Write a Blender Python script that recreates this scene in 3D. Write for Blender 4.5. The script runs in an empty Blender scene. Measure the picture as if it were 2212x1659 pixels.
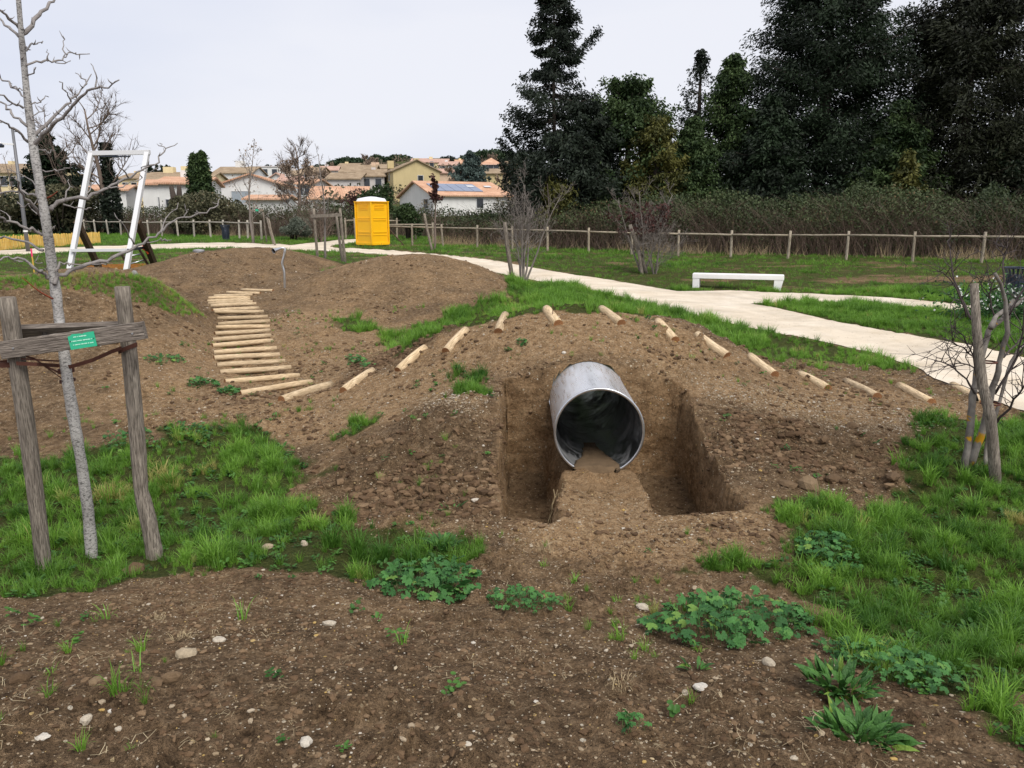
import bpy, bmesh, math, random
import numpy as np
from mathutils import Vector, Matrix

# ------------------------------------------------------------------ camera, world, sun, exposure
SC = bpy.context.scene
EYE = 1.6
PITCH = math.radians(12.15)
FPX, CX, CY = 1685.0, 1106.0, 829.5          # focal length and centre on a 2212 x 1659 picture
cam_d = bpy.data.cameras.new('camera')
cam = bpy.data.objects.new('camera', cam_d)
SC.collection.objects.link(cam)
cam.location = (0, 0, EYE)
cam.rotation_euler = (math.pi / 2 - PITCH, 0, 0)
cam_d.sensor_width = 36.0
cam_d.lens = 36.0 * FPX / 2212.0
cam_d.clip_start = 0.05
cam_d.clip_end = 3000
SC.camera = cam

SUN_EL, SUN_AZ = math.radians(52), math.radians(150)
W = bpy.data.worlds.new('World')
SC.world = W
W.use_nodes = True
wn, wl = W.node_tree.nodes, W.node_tree.links
for n in list(wn):
    wn.remove(n)
w_out = wn.new('ShaderNodeOutputWorld')
w_bg = wn.new('ShaderNodeBackground')
w_bg.inputs['Strength'].default_value = 0.075
w_sky = wn.new('ShaderNodeTexSky')
w_sky.sky_type = 'NISHITA'
w_sky.sun_disc = False
w_sky.sun_elevation = SUN_EL
w_sky.sun_rotation = SUN_AZ
w_sky.air_density = 1.0
w_sky.dust_density = 3.0
w_mix = wn.new('ShaderNodeMixRGB')           # overcast: a cloud deck over most of the clear sky
w_tc = wn.new('ShaderNodeTexCoord')
w_map = wn.new('ShaderNodeMapping')
w_map.inputs['Scale'].default_value = (1.0, 1.0, 3.2)
w_no = wn.new('ShaderNodeTexNoise')
w_no.inputs['Scale'].default_value = 1.3
w_no.inputs['Detail'].default_value = 5
w_no.inputs['Roughness'].default_value = 0.48
w_rp = wn.new('ShaderNodeValToRGB')
w_rp.color_ramp.elements[0].position = 0.30
w_rp.color_ramp.elements[0].color = (7.0, 7.5, 9.0, 1)
w_rp.color_ramp.elements[1].position = 0.62
w_rp.color_ramp.elements[1].color = (9.0, 9.1, 9.8, 1)
w_mix.inputs['Fac'].default_value = 0.90
wl.new(w_tc.outputs['Generated'], w_map.inputs['Vector'])
wl.new(w_map.outputs['Vector'], w_no.inputs['Vector'])
wl.new(w_no.outputs['Fac'], w_rp.inputs['Fac'])
wl.new(w_sky.outputs['Color'], w_mix.inputs['Color1'])
wl.new(w_rp.outputs['Color'], w_mix.inputs['Color2'])
wl.new(w_mix.outputs['Color'], w_bg.inputs['Color'])
wl.new(w_bg.outputs['Background'], w_out.inputs['Surface'])

sun_d = bpy.data.lights.new('sun', 'SUN')
sun_d.energy = 2.4
sun_d.angle = math.radians(35)
sun_d.color = (1.0, 0.965, 0.91)
sun = bpy.data.objects.new('sun', sun_d)
SC.collection.objects.link(sun)
sun.rotation_euler = (math.pi / 2 - SUN_EL, 0, math.pi - SUN_AZ)
sun.location = (0, 0, 30)

SC.view_settings.view_transform = 'Standard'
SC.view_settings.look = 'None'
SC.view_settings.exposure = 0.45
SC.view_settings.gamma = 1.0
SC.view_settings.use_curve_mapping = False
SC.render.engine = 'CYCLES'
SC.cycles.max_bounces = 5
SC.cycles.diffuse_bounces = 3
SC.cycles.glossy_bounces = 3
SC.cycles.transmission_bounces = 3
SC.cycles.transparent_max_bounces = 4
SC.cycles.use_denoising = True

# ------------------------------------------------------------------ helpers
RNG = np.random.default_rng(11)
COL = SC.collection
SP, CP = math.sin(PITCH), math.cos(PITCH)


def lin(r, g, b, k=1.0):
    f = lambda c: ((c / 255) / 12.92 if c / 255 <= 0.04045 else (((c / 255) + 0.055) / 1.055) ** 2.4) * k
    return (f(r), f(g), f(b), 1.0)


def at(px, py, Y):
    """world point at distance Y along the ground axis seen at picture point px, py"""
    u, v = (px - CX) / FPX, (py - CY) / FPX
    t = Y / (CP - v * SP)
    return Vector((u * t, Y, EYE + (-SP - v * CP) * t))


def _hash(ix, iy, iz, seed):
    h = (ix * 374761393 + iy * 668265263 + iz * 2147483647 + seed * 1274126177) & 0xFFFFFFFF
    h = ((h ^ (h >> 13)) * 1274126177) & 0xFFFFFFFF
    h = h ^ (h >> 16)
    return (h & 0xFFFFFF) / float(0xFFFFFF)


def vnoise(x, y, z=0.0, seed=0):
    x, y = np.asarray(x, float), np.asarray(y, float)
    z = np.zeros_like(x) + z
    ix, iy, iz = np.floor(x).astype(np.int64), np.floor(y).astype(np.int64), np.floor(z).astype(np.int64)
    fx, fy, fz = x - ix, y - iy, z - iz
    fx, fy, fz = fx * fx * (3 - 2 * fx), fy * fy * (3 - 2 * fy), fz * fz * (3 - 2 * fz)
    r = 0
    for a in (0, 1):
        for b in (0, 1):
            for c in (0, 1):
                w = (fx if a else 1 - fx) * (fy if b else 1 - fy) * (fz if c else 1 - fz)
                r = r + w * _hash(ix + a, iy + b, iz + c, seed)
    return r * 2 - 1


def fbm(x, y, z=0.0, octaves=4, seed=0):
    r, a = 0, 0.5
    for o in range(octaves):
        r = r + a * vnoise(np.asarray(x) * 2 ** o, np.asarray(y) * 2 ** o, np.asarray(z) * 2 ** o, seed + o * 17)
        a *= 0.5
    return r


def sstep(a, b, x):
    t = np.clip((x - a) / (b - a), 0, 1)
    return t * t * (3 - 2 * t)


def mesh_np(name, verts, faces, mat=None, smooth=False, attrs=None):
    """verts (n,3); faces: list of (m,k) int arrays, k fixed in each"""
    me = bpy.data.meshes.new(name)
    verts = np.asarray(verts, np.float32)
    if not isinstance(faces, (list, tuple)):
        faces = [faces]
    faces = [np.asarray(f, np.int32) for f in faces if len(f)]
    nl = sum(f.size for f in faces)
    nf = sum(len(f) for f in faces)
    me.vertices.add(len(verts))
    me.vertices.foreach_set('co', verts.ravel())
    me.loops.add(nl)
    me.polygons.add(nf)
    me.loops.foreach_set('vertex_index', np.concatenate([f.ravel() for f in faces]))
    tot = np.concatenate([np.full(len(f), f.shape[1], np.int32) for f in faces])
    st = np.concatenate([[0], np.cumsum(tot)[:-1]]).astype(np.int32)
    me.polygons.foreach_set('loop_start', st)
    me.polygons.foreach_set('loop_total', tot)
    if smooth:
        me.polygons.foreach_set('use_smooth', np.ones(nf, bool))
    for k, v in (attrs or {}).items():
        a = me.attributes.new(k, 'FLOAT', 'POINT')
        a.data.foreach_set('value', np.asarray(v, np.float32))
    me.update(calc_edges=True)
    me.validate()
    if mat:
        me.materials.append(mat)
    return me


def link(name, me, parent=None, loc=None, rot=None):
    o = bpy.data.objects.new(name, me)
    COL.objects.link(o)
    if parent is not None:
        o.parent = parent
    if loc is not None:
        o.location = loc
    if rot is not None:
        o.rotation_euler = rot
    return o


def tag(o, label=None, cat=None, group=None, kind=None):
    if label:
        o['label'] = label
    if cat:
        o['category'] = cat
    if group:
        o['group'] = group
    if kind:
        o['kind'] = kind
    return o


def thing(name, label, cat, loc=(0, 0, 0), rotz=0.0, group=None):
    o = link(name, None, None, loc, (0, 0, rotz))
    return tag(o, label, cat, group)


class MB:
    """collects simple shapes into one mesh"""
    def __init__(self):
        self.v, self.f, self.m, self.n = [], [], [], 0

    def add(self, v, f, mi=0):
        self.v += [tuple(p) for p in v]
        self.f += [tuple(i + self.n for i in q) for q in f]
        self.m += [mi] * len(f)
        self.n += len(v)
        return self

    def box(self, lo, hi, mi=0, M=None):
        (x0, y0, z0), (x1, y1, z1) = lo, hi
        v = [Vector(p) for p in ((x0, y0, z0), (x1, y0, z0), (x1, y1, z0), (x0, y1, z0), (x0, y0, z1), (x1, y0, z1), (x1, y1, z1), (x0, y1, z1))]
        if M is not None:
            v = [M @ p for p in v]
        return self.add(v, [(0, 3, 2, 1), (4, 5, 6, 7), (0, 1, 5, 4), (1, 2, 6, 5), (2, 3, 7, 6), (3, 0, 4, 7)], mi)

    def tube(self, pts, rad, sides=8, mi=0, caps=True, wob=0.0, capmi=None, phase=0.0):
        pts = [Vector(p) for p in pts]
        if not hasattr(rad, '__len__'):
            rad = [rad] * len(pts)
        rings, up = [], None
        for i, p in enumerate(pts):
            d = (pts[min(i + 1, len(pts) - 1)] - pts[max(i - 1, 0)]).normalized()
            if up is None:
                up = d.orthogonal().normalized()
            else:
                up = (up - d * up.dot(d))
                up = up.normalized() if up.length > 1e-6 else d.orthogonal().normalized()
            s = d.cross(up)
            rings.append([p + (up * math.cos(a) + s * math.sin(a)) * rad[i] * (1 + (random.uniform(-wob, wob) if wob else 0))
                          for a in [phase + 2 * math.pi * k / sides for k in range(sides)]])
        v = [q for r in rings for q in r]
        f = []
        for i in range(len(pts) - 1):
            for k in range(sides):
                a, b = i * sides + k, i * sides + (k + 1) % sides
                f.append((a, b, b + sides, a + sides))
        self.add(v, f, mi)
        if caps:
            n0 = self.n - len(v)
            self.f.append(tuple(n0 + k for k in range(sides))[::-1])
            self.f.append(tuple(n0 + (len(pts) - 1) * sides + k for k in range(sides)))
            self.m += [mi if capmi is None else capmi] * 2
        return self

    def beam(self, a, b, w, h, mi=0, up=(0, 0, 1)):
        """rectangular bar from a to b; w across, h along up"""
        a, b = Vector(a), Vector(b)
        d = (b - a).normalized()
        s = d.cross(Vector(up))
        s = s.normalized() if s.length > 1e-5 else d.orthogonal().normalized()
        u = s.cross(d)
        v = []
        for p in (a, b):
            v += [p - s * w / 2 - u * h / 2, p + s * w / 2 - u * h / 2, p + s * w / 2 + u * h / 2, p - s * w / 2 + u * h / 2]
        return self.add(v, [(3, 2, 1, 0), (4, 5, 6, 7), (0, 1, 5, 4), (1, 2, 6, 5), (2, 3, 7, 6), (3, 0, 4, 7)], mi)

    def mesh(self, name, *mats, smooth=False, bevel=0.0):
        me = bpy.data.meshes.new(name)
        me.from_pydata([tuple(p) for p in self.v], [], self.f)
        for m in mats:
            me.materials.append(m)
        me.polygons.foreach_set('material_index', self.m)
        if bevel:
            bm = bmesh.new()
            bm.from_mesh(me)
            bmesh.ops.bevel(bm, geom=bm.edges[:], offset=bevel, segments=2, affect='EDGES', profile=0.7)
            bm.to_mesh(me)
            bm.free()
        if smooth:
            me.polygons.foreach_set('use_smooth', np.ones(len(me.polygons), bool))
        me.update()
        return me

    def build(self, name, mat, parent=None, smooth=False, bevel=0.0, loc=None, rot=None):
        mats = mat if isinstance(mat, (list, tuple)) else [mat]
        return link(name, self.mesh(name, *mats, smooth=smooth, bevel=bevel), parent, loc, rot)


# ------------------------------------------------------------------ materials
class NT:
    def __init__(self, name):
        self.m = bpy.data.materials.new(name)
        self.m.use_nodes = True
        self.t = self.m.node_tree
        self.n, self.l = self.t.nodes, self.t.links
        self.b = self.n['Principled BSDF']
        self.out = self.n['Material Output']
        self._c = None

    def coord(self, which='Object'):
        if self._c is None:
            self._c = self.n.new('ShaderNodeTexCoord')
        return self._c.outputs[which]

    def mapped(self, scale, which='Object'):
        mp = self.n.new('ShaderNodeMapping')
        mp.inputs['Scale'].default_value = scale if hasattr(scale, '__len__') else (scale,) * 3
        self.l.new(self.coord(which), mp.inputs['Vector'])
        return mp.outputs['Vector']

    def noise(self, scale, detail=4, rough=0.6, vec=None, dist=0.0):
        n = self.n.new('ShaderNodeTexNoise')
        n.inputs['Scale'].default_value = scale
        n.inputs['Detail'].default_value = detail
        n.inputs['Roughness'].default_value = rough
        n.inputs['Distortion'].default_value = dist
        self.l.new(vec if vec is not None else self.coord(), n.inputs['Vector'])
        return n.outputs['Fac']

    def voro(self, scale, vec=None, feature='F1'):
        n = self.n.new('ShaderNodeTexVoronoi')
        n.feature = feature
        n.inputs['Scale'].default_value = scale
        self.l.new(vec if vec is not None else self.coord(), n.inputs['Vector'])
        return n

    def ramp(self, fac, stops, interp='LINEAR'):
        r = self.n.new('ShaderNodeValToRGB')
        r.color_ramp.interpolation = interp
        e = r.color_ramp.elements
        while len(e) < len(stops):
            e.new(0.5)
        for i, (p, c) in enumerate(stops):
            e[i].position = p
            e[i].color = c if hasattr(c, '__len__') else (c, c, c, 1)
        self.l.new(fac, r.inputs['Fac'])
        return r.outputs['Color']

    def mix(self, fac, a, b, mode='MIX'):
        m = self.n.new('ShaderNodeMixRGB')
        m.blend_type = mode
        for s, v in (('Fac', fac), ('Color1', a), ('Color2', b)):
            if isinstance(v, bpy.types.NodeSocket):
                self.l.new(v, m.inputs[s])
            elif s == 'Fac':
                m.inputs[s].default_value = v
            else:
                m.inputs[s].default_value = v
        return m.outputs['Color']

    def math(self, op, a, b=0.0):
        m = self.n.new('ShaderNodeMath')
        m.operation = op
        for i, v in enumerate((a, b)):
            if isinstance(v, bpy.types.NodeSocket):
                self.l.new(v, m.inputs[i])
            else:
                m.inputs[i].default_value = v
        return m.outputs[0]

    def attr(self, name, kind='GEOMETRY'):
        a = self.n.new('ShaderNodeAttribute')
        a.attribute_type = kind
        a.attribute_name = name
        return a.outputs['Fac']

    def orand(self):
        a = self.n.new('ShaderNodeObjectInfo')
        return a.outputs['Random']

    def bump(self, h, strength=0.5, dist=0.02, prev=None):
        b = self.n.new('ShaderNodeBump')
        b.inputs['Strength'].default_value = strength
        b.inputs['Distance'].default_value = dist
        self.l.new(h, b.inputs['Height'])
        if prev is not None:
            self.l.new(prev, b.inputs['Normal'])
        return b.outputs['Normal']

    def done(self, color=None, rough=0.9, metal=0.0, normal=None, spec=0.3):
        if isinstance(color, bpy.types.NodeSocket):
            self.l.new(color, self.b.inputs['Base Color'])
        elif color is not None:
            self.b.inputs['Base Color'].default_value = color
        if isinstance(rough, bpy.types.NodeSocket):
            self.l.new(rough, self.b.inputs['Roughness'])
        else:
            self.b.inputs['Roughness'].default_value = rough
        self.b.inputs['Metallic'].default_value = metal
        self.b.inputs['Specular IOR Level'].default_value = spec
        if normal is not None:
            self.l.new(normal, self.b.inputs['Normal'])
        return self.m


def mat_simple(name, col, rough=0.7, metal=0.0, var=0.15, scale=6.0, bump=0.0, spec=0.3):
    t = NT(name)
    n = t.noise(scale, 5, 0.6)
    c = t.mix(n, tuple(x * (1 - var) for x in col[:3]) + (1,), tuple(min(1, x * (1 + var)) for x in col[:3]) + (1,))
    nm = t.bump(t.noise(scale * 6, 4, 0.6), bump, 0.01) if bump else None
    return t.done(c, rough, metal, nm, spec)


def mat_leaf(name, dark, light, source='tint', kind='GEOMETRY', rough=0.6, trans=0.25, extra=None):
    """leaf: colour between two greens by a random per leaf, some light passing through"""
    t = NT(name)
    a = t.attr(source, kind)
    stops = [(0.0, dark), (1.0, light)] if extra is None else [(0.0, dark), (0.85, light), (0.97, extra)]
    c = t.ramp(a, stops)
    t.done(c, rough, 0.0, None, 0.25)
    tr = t.n.new('ShaderNodeBsdfTranslucent')
    t.l.new(c, tr.inputs['Color'])
    mx = t.n.new('ShaderNodeMixShader')
    mx.inputs['Fac'].default_value = trans
    t.l.new(t.b.outputs[0], mx.inputs[1])
    t.l.new(tr.outputs[0], mx.inputs[2])
    t.l.new(mx.outputs[0], t.out.inputs['Surface'])
    return t.m


def mat_wood(name, dark, light, axis=(9, 9, 0.7), rough=0.85, crack=0.5, bump=0.5):
    """grain runs along local z"""
    t = NT(name)
    v = t.mapped(axis)
    n1 = t.noise(3.0, 6, 0.65, v, 0.6)
    n2 = t.noise(14.0, 4, 0.6, v)
    c = t.ramp(n1, [(0.28, dark), (0.68, light)])
    c = t.mix(t.ramp(n2, [(0.35, 0.0), (0.6, 1.0)]), tuple(x * 0.62 for x in dark[:3]) + (1,), c)
    c = t.mix(t.math('MULTIPLY', t.noise(1.7, 3, 0.5), 0.35), c, tuple(x * 0.6 for x in light[:3]) + (1,))
    c = t.mix(0.85, c, t.ramp(t.orand(), [(0.0, (0.74, 0.72, 0.70, 1)), (0.5, (0.97, 0.96, 0.95, 1)), (1.0, (1.08, 1.04, 0.98, 1))]), 'MULTIPLY')
    c = t.mix(t.ramp(t.noise(6, 4, 0.7), [(0.62, 0.0), (0.72, 0.55)]), c, tuple(x * 0.45 for x in dark[:3]) + (1,))
    return t.done(c, rough, 0.0, t.bump(n2, bump, 0.012), 0.15)
# ------------------------------------------------------------------ terrain height
def _uz(px, py, Y):
    p = at(px, py, Y)
    return (p.x, p.y, p.z)


TP = []
# bank the viewer stands on, falling away to the hollow in front
TP += [(x, y, 0.02) for x in (-4, -1.5, 1.5, 4) for y in (-3, 0)]
TP += [(-4, 2.0, -0.06), (-1.5, 2.0, -0.04), (0.5, 2.0, -0.06), (2.0, 2.0, -0.12), (4.0, 2.0, -0.2)]
TP += [(-4.2, 3.2, -0.26), (-2.2, 3.3, -0.27), (-0.9, 3.4, -0.3), (0.4, 3.3, -0.34), (1.6, 3.2, -0.38), (3.2, 3.0, -0.36)]
TP += [_uz(95, 1245, 4.6), _uz(335, 1210, 4.75), _uz(600, 1160, 5.0), _uz(860, 1250, 4.4), _uz(1290, 1200, 4.88), _uz(1500, 1180, 5.0),
       _uz(1900, 1200, 4.9), _uz(2150, 1048, 6.2), _uz(2050, 1300, 4.3), _uz(1650, 1300, 4.2), (-6, 5, -0.55), (6, 5, -0.6), (7, 7, -0.55)]
# tunnel mound: crest, flanks and foot
for px, py in ((1100, 688), (1170, 676), (1240, 671), (1320, 678), (1435, 702), (1545, 742), (1643, 783), (1750, 815), (1860, 836), (1970, 846), (2080, 846),
               (980, 735), (880, 780), (775, 822), (665, 850)):
    TP.append(_uz(px, py, 9.2))
TP += [(0.4, 9.8, 0.44), (1.2, 9.8, 0.42), (0.8, 10.9, -0.02), (-0.3, 10.7, 0.05), (1.8, 10.6, 0.06), (2.6, 10.4, -0.12), (0.0, 12, -0.44), (1.4, 12, -0.46), (2.9, 11.5, -0.47),
       (4.5, 11, -0.5), (-1.4, 11.6, -0.42), _uz(955, 708, 10.4), _uz(1500, 702, 10.1), (6.5, 9.5, -0.48)]
TP += [(0.1, 7.95, -0.02), (0.76, 8.0, 0.14), (1.5, 7.95, -0.02), (0.76, 8.6, 0.33)]
TP += [_uz(960, 855, 7.6), _uz(1000, 800, 8.3), _uz(1050, 870, 7.0), _uz(1060, 950, 6.5), _uz(800, 900, 7.7), _uz(700, 1000, 6.6), _uz(880, 950, 6.6), _uz(960, 1000, 6.2),
       _uz(960, 1100, 5.6), _uz(800, 1060, 6.0), _uz(660, 1050, 6.2), _uz(1085, 1105, 5.5), _uz(620, 940, 7.5), (-0.02, 6.0, -0.45)]
TP += [_uz(1560, 860, 7.7), _uz(1520, 840, 7.9), _uz(1600, 950, 6.9), _uz(1750, 950, 7.0), _uz(1850, 900, 7.7), _uz(1620, 1050, 6.0), _uz(1700, 1090, 5.75), _uz(1950, 1000, 6.65),
       _uz(1600, 1105, 5.55), _uz(2050, 930, 7.4), (0.75, 5.5, -0.63), (0.75, 6.6, -0.66)]
# mound behind, with the listening tube
TP += [_uz(870, 552, 19), _uz(800, 560, 19), _uz(740, 577, 18.6), _uz(950, 556, 19), _uz(1020, 570, 19), _uz(1065, 588, 19), _uz(1100, 608, 19), _uz(900, 690, 15), _uz(750, 680, 15.5),
       _uz(620, 650, 17), _uz(850, 620, 17), _uz(1050, 640, 16.5), _uz(1140, 640, 17.5), _uz(720, 612, 17.6), (-2.7, 20.6, 0.5), (-2.5, 23, -0.15), (-0.5, 22, -0.2), (-4.5, 21.5, 0.0)]
# far left mound
TP += [_uz(540, 535, 23), _uz(470, 540, 22.7), _uz(420, 546, 22.5), _uz(370, 560, 21.8), _uz(325, 577, 21), _uz(620, 541, 23), _uz(665, 552, 23), _uz(705, 572, 22.6), _uz(450, 640, 18),
       _uz(560, 606, 19.5), _uz(390, 610, 18.8), (-8, 25.5, 0.1), (-6, 26, 0.05), (-10.5, 24, 0.0), (-11, 19, -0.05)]
# left mound with the grassy top
TP += [_uz(200, 591, 13), _uz(100, 590, 13), _uz(0, 602, 13), _uz(300, 606, 13.3), _uz(380, 637, 14), _uz(430, 661, 15.3), _uz(447, 720, 12.9), _uz(200, 700, 11.5), _uz(80, 690, 11.3),
       _uz(330, 720, 11.3), _uz(100, 800, 9.5), _uz(350, 800, 9.8), _uz(200, 950, 7.3), _uz(0, 900, 8.0), _uz(330, 940, 7.4), (-11, 13, 0.4), (-8, 9.5, -0.2), (-9, 16.5, 0.0), (-7.4, 16.8, -0.05)]
# valley with the log steps
for px, Y, z in ((600, 9.6, -0.53), (555, 10.9, -0.50), (540, 11.9, -0.46), (530, 12.9, -0.43), (526, 14.0, -0.40), (522, 15.0, -0.36), (512, 16.0, -0.30), (500, 17.0, -0.24), (505, 18.0, -0.19)):
    X = (px - CX) / FPX * Y * 1.01
    TP += [(X - 0.62, Y, z + 0.01), (X + 0.62, Y, z)]
TP += [_uz(680, 740, 12.4), _uz(820, 750, 12.5), _uz(450, 850, 9.2)]
# flat ground with paths, bench, fences
TP += [(3.2, 14, -0.48), (6, 13, -0.47), (8, 11, -0.47), (4.5, 17, -0.46), (8, 16, -0.46), (12, 13, -0.45), (5, 20, -0.45), (8, 22.3, -0.45), (6.5, 22.3, -0.45), (11, 21, -0.45), (14, 22, -0.4),
       (1.8, 22.8, -0.33), (3, 26, -0.28), (8, 26, -0.3), (13, 26, -0.22), (17.5, 28.2, -0.05), (7.1, 33.7, -0.07), (12, 31, -0.06), (1, 37, 0.03), (-5.2, 40.5, 0.13), (-7, 38.7, 0.14), (0, 30, -0.1),
       (-5, 33, 0.02), (-12, 30, 0.04), (-12, 36, 0.1), (-20, 33, 0.1), (-22, 40, 0.16), (-12, 44, 0.2), (-16.1, 47.5, 0.27), (-38, 64, 0.2), (-25, 55, 0.24), (-17, 26, 0.03), (-20, 20, 0.0),
       (25, 24, 0.0), (22, 16, -0.3), (14, 8, -0.5), (-20, 8, 0.1), (-14, 4, 0.0), (12, 2, -0.3), (25, 40, 0.3), (5, 45, 0.2), (-10, 55, 0.35), (10, 60, 0.5), (-40, 40, 0.1), (40, 60, 0.6), (-60, 70, 0.3)]
TP = np.array(TP)
_P = TP[:, :2]


def _tps(r2):
    return 0.5 * r2 * np.log(r2 + 1e-9)


_n = len(TP)
_A = np.zeros((_n + 3, _n + 3))
_d2 = ((_P[:, None] - _P[None]) ** 2).sum(-1)
_A[:_n, :_n] = _tps(_d2) + np.eye(_n) * 0.02
_A[:_n, _n] = 1
_A[:_n, _n + 1:] = _P
_A[_n, :_n] = 1
_A[_n + 1:, :_n] = _P.T
_W = np.linalg.solve(_A, np.concatenate([TP[:, 2], [0, 0, 0]]))


def tps_eval(x, y):
    x, y = np.asarray(x, float), np.asarray(y, float)
    s = x.shape
    x, y = x.ravel(), y.ravel()
    out = np.empty(len(x))
    for i in range(0, len(x), 20000):
        sl = slice(i, i + 20000)
        d2 = (x[sl, None] - _P[:, 0]) ** 2 + (y[sl, None] - _P[:, 1]) ** 2
        out[sl] = _tps(d2) @ _W[:_n] + _W[_n] + x[sl] * _W[_n + 1] + y[sl] * _W[_n + 2]
    return out.reshape(s)


def far_height(x, y):
    """gentle plain rising into the town hill behind"""
    h = 0.4 + 3.2 * sstep(60, 110, y) + 10 * sstep(110, 260, y) + 17 * sstep(230, 430, y)
    px = x / np.maximum(y, 1.0)
    k = 0.42 + 0.58 * np.exp(-((px + 0.09) / 0.16) ** 2)
    return 0.4 + (h - 0.4) * k


PIPE_R = 0.40
PIPE_A = Vector((0.777, 6.70, -0.283))
PIPE_B = Vector((0.842, 12.6, -0.235))


def sd_box(x, y, x0, x1, y0, y1, r):
    cx, cy = (x0 + x1) / 2, (y0 + y1) / 2
    qx, qy = np.abs(x - cx) - (x1 - x0) / 2 + r, np.abs(y - cy) - (y1 - y0) / 2 + r
    return np.hypot(np.maximum(qx, 0), np.maximum(qy, 0)) + np.minimum(np.maximum(qx, qy), 0) - r


def trench(x, y, h):
    """cut round the tunnel mouth: two bays with a berm between them"""
    wx = x + 0.075 * fbm(x * 2.6, y * 2.6, 0, 5, 5)
    wy = y + 0.07 * fbm(x * 2.6, y * 2.6, 0, 5, 9)
    floor = -1.14 + 0.05 * fbm(x * 3, y * 3, 0, 3, 21) + 0.10 * sstep(7.4, 7.9, wy)
    cut = sd_box(wx, wy, -0.09, 1.76, 6.15, 7.93, 0.06)
    berm = -0.672 + 0.04 * sstep(6.6, 5.6, wy) + 0.03 * fbm(x * 5, y * 5, 0, 3, 31)
    berm = berm + 0.088 * np.exp(-((x - 0.78) / 0.24) ** 2 - ((y - 6.62) / 0.13) ** 2)
    h1 = np.where(h > berm, berm + (h - berm) * sstep(-0.02, 0.022, cut), h)
    lb = sd_box(wx, wy, -0.09, 0.43 - 0.10 * sstep(6.3, 5.5, wy), 5.45, 7.93, 0.10)
    rb = sd_box(wx, wy, 1.12 + 0.02 * sstep(6.4, 5.6, wy), 1.76, 5.56, 7.93, 0.16)
    inner = (wx > 0.2) & (wx < 1.35)
    for sd in (lb, rb):
        wide = np.where(inner, 0.10, 0.03)
        h1 = np.where(h1 > floor, floor + (h1 - floor) * sstep(-wide, np.where(inner, 0.04, 0.022), sd), h1)
    return h1, np.minimum(np.minimum(cut, lb), rb)


def _lines(segs):
    out = [segs[0][0]]
    for a, b, s in segs:
        n = max(1, int(round((b - a) / s)))
        out += list(a + (b - a) * (np.arange(1, n + 1) / n))
    return np.array(out)


def _grow(a, b, s0, k=1.12):
    out, s = [], s0
    x = a
    while x < b:
        x += s
        s *= k
        out.append(min(x, b))
    return np.array(out)


GX = np.concatenate([-_grow(9.5, 520, 0.12)[::-1], _lines([(-9.5, -2.6, 0.075), (-2.6, -0.16, 0.032), (-0.16, 0.0, 0.014), (0.0, 1.68, 0.03), (1.68, 1.86, 0.014), (1.86, 3.8, 0.032), (3.8, 9.5, 0.075)]), _grow(9.5, 520, 0.12)])
GY = np.concatenate([_lines([(-6, 1.2, 0.4), (1.2, 4.8, 0.036), (4.8, 7.84, 0.03), (7.84, 8.02, 0.009), (8.02, 10.5, 0.034), (10.5, 24, 0.085)]), _grow(24, 640, 0.1, 1.05)])
gx, gy = np.meshgrid(GX, GY)
GZ = tps_eval(gx, gy)
GZ = GZ + (far_height(gx, gy) - GZ) * sstep(52, 75, np.maximum(gy, np.abs(gx) * 1.4))


def grid_z(Z, x, y):
    x, y = np.asarray(x, float), np.asarray(y, float)
    i = np.clip(np.searchsorted(GX, x) - 1, 0, len(GX) - 2)
    j = np.clip(np.searchsorted(GY, y) - 1, 0, len(GY) - 2)
    fx = np.clip((x - GX[i]) / (GX[i + 1] - GX[i]), 0, 1)
    fy = np.clip((y - GY[j]) / (GY[j + 1] - GY[j]), 0, 1)
    return (Z[j, i] * (1 - fx) + Z[j, i + 1] * fx) * (1 - fy) + (Z[j + 1, i] * (1 - fx) + Z[j + 1, i + 1] * fx) * fy


def ground_pts(pix, Z=None):
    """where picture rays meet the land (numpy march)"""
    Z = GZ if Z is None else Z
    p = np.asarray(pix, float)
    u, v = (p[:, 0] - CX) / FPX, (p[:, 1] - CY) / FPX
    dy, dz = CP - v * SP, -SP - v * CP
    res = np.full((len(p), 3), np.nan)
    ys = np.concatenate([np.arange(1.0, 14, 0.02), np.arange(14, 60, 0.06), np.arange(60, 400, 1.0)])
    for k in range(len(p)):
        t = ys / dy[k]
        X, Zr = u[k] * t, EYE + dz[k] * t
        hit = np.nonzero(Zr < grid_z(Z, X, ys))[0]
        j = hit[0] if len(hit) else len(ys) - 1
        res[k] = (X[j], ys[j], grid_z(Z, X[j], ys[j]))
    return res


# ---- path outline (world) -------------------------------------------------------------------
_main = ground_pts([(2330, 870), (2150, 800), (2000, 756), (1850, 728), (1700, 700), (1560, 668), (1400, 635), (1250, 607)])
_main = np.concatenate([_main, [((px - CX) / FPX * Y, Y, 0) for px, Y in ((1105, 27.4), (1000, 30.8), (900, 33.2), (800, 35.2), (700, 36.6))]])
PATHS = [(_main[:, :2], [1.0, 1.0, 0.95, 0.95, 1.05, 1.3, 1.15, 1.0, 0.95, 0.9, 0.9, 0.9, 0.9])]
_a = _main[-1]
PATHS.append((np.array([_a[:2], (-12.6, 39.4), (-15.4, 40.2), (-17.8, 38.0), (-19.8, 35.6), (-21.5, 33.0), (-24, 29.5)]), [0.9, 1.6, 2.2, 2.2, 2.0, 1.9, 1.9]))
_b = ground_pts([(1480, 645), (1600, 641), (1750, 643), (1900, 650), (2050, 662), (2130, 672)])
PATHS.append((_b[:, :2], [1.5, 1.5, 1.0, 0.85, 0.7, 0.5]))
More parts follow.
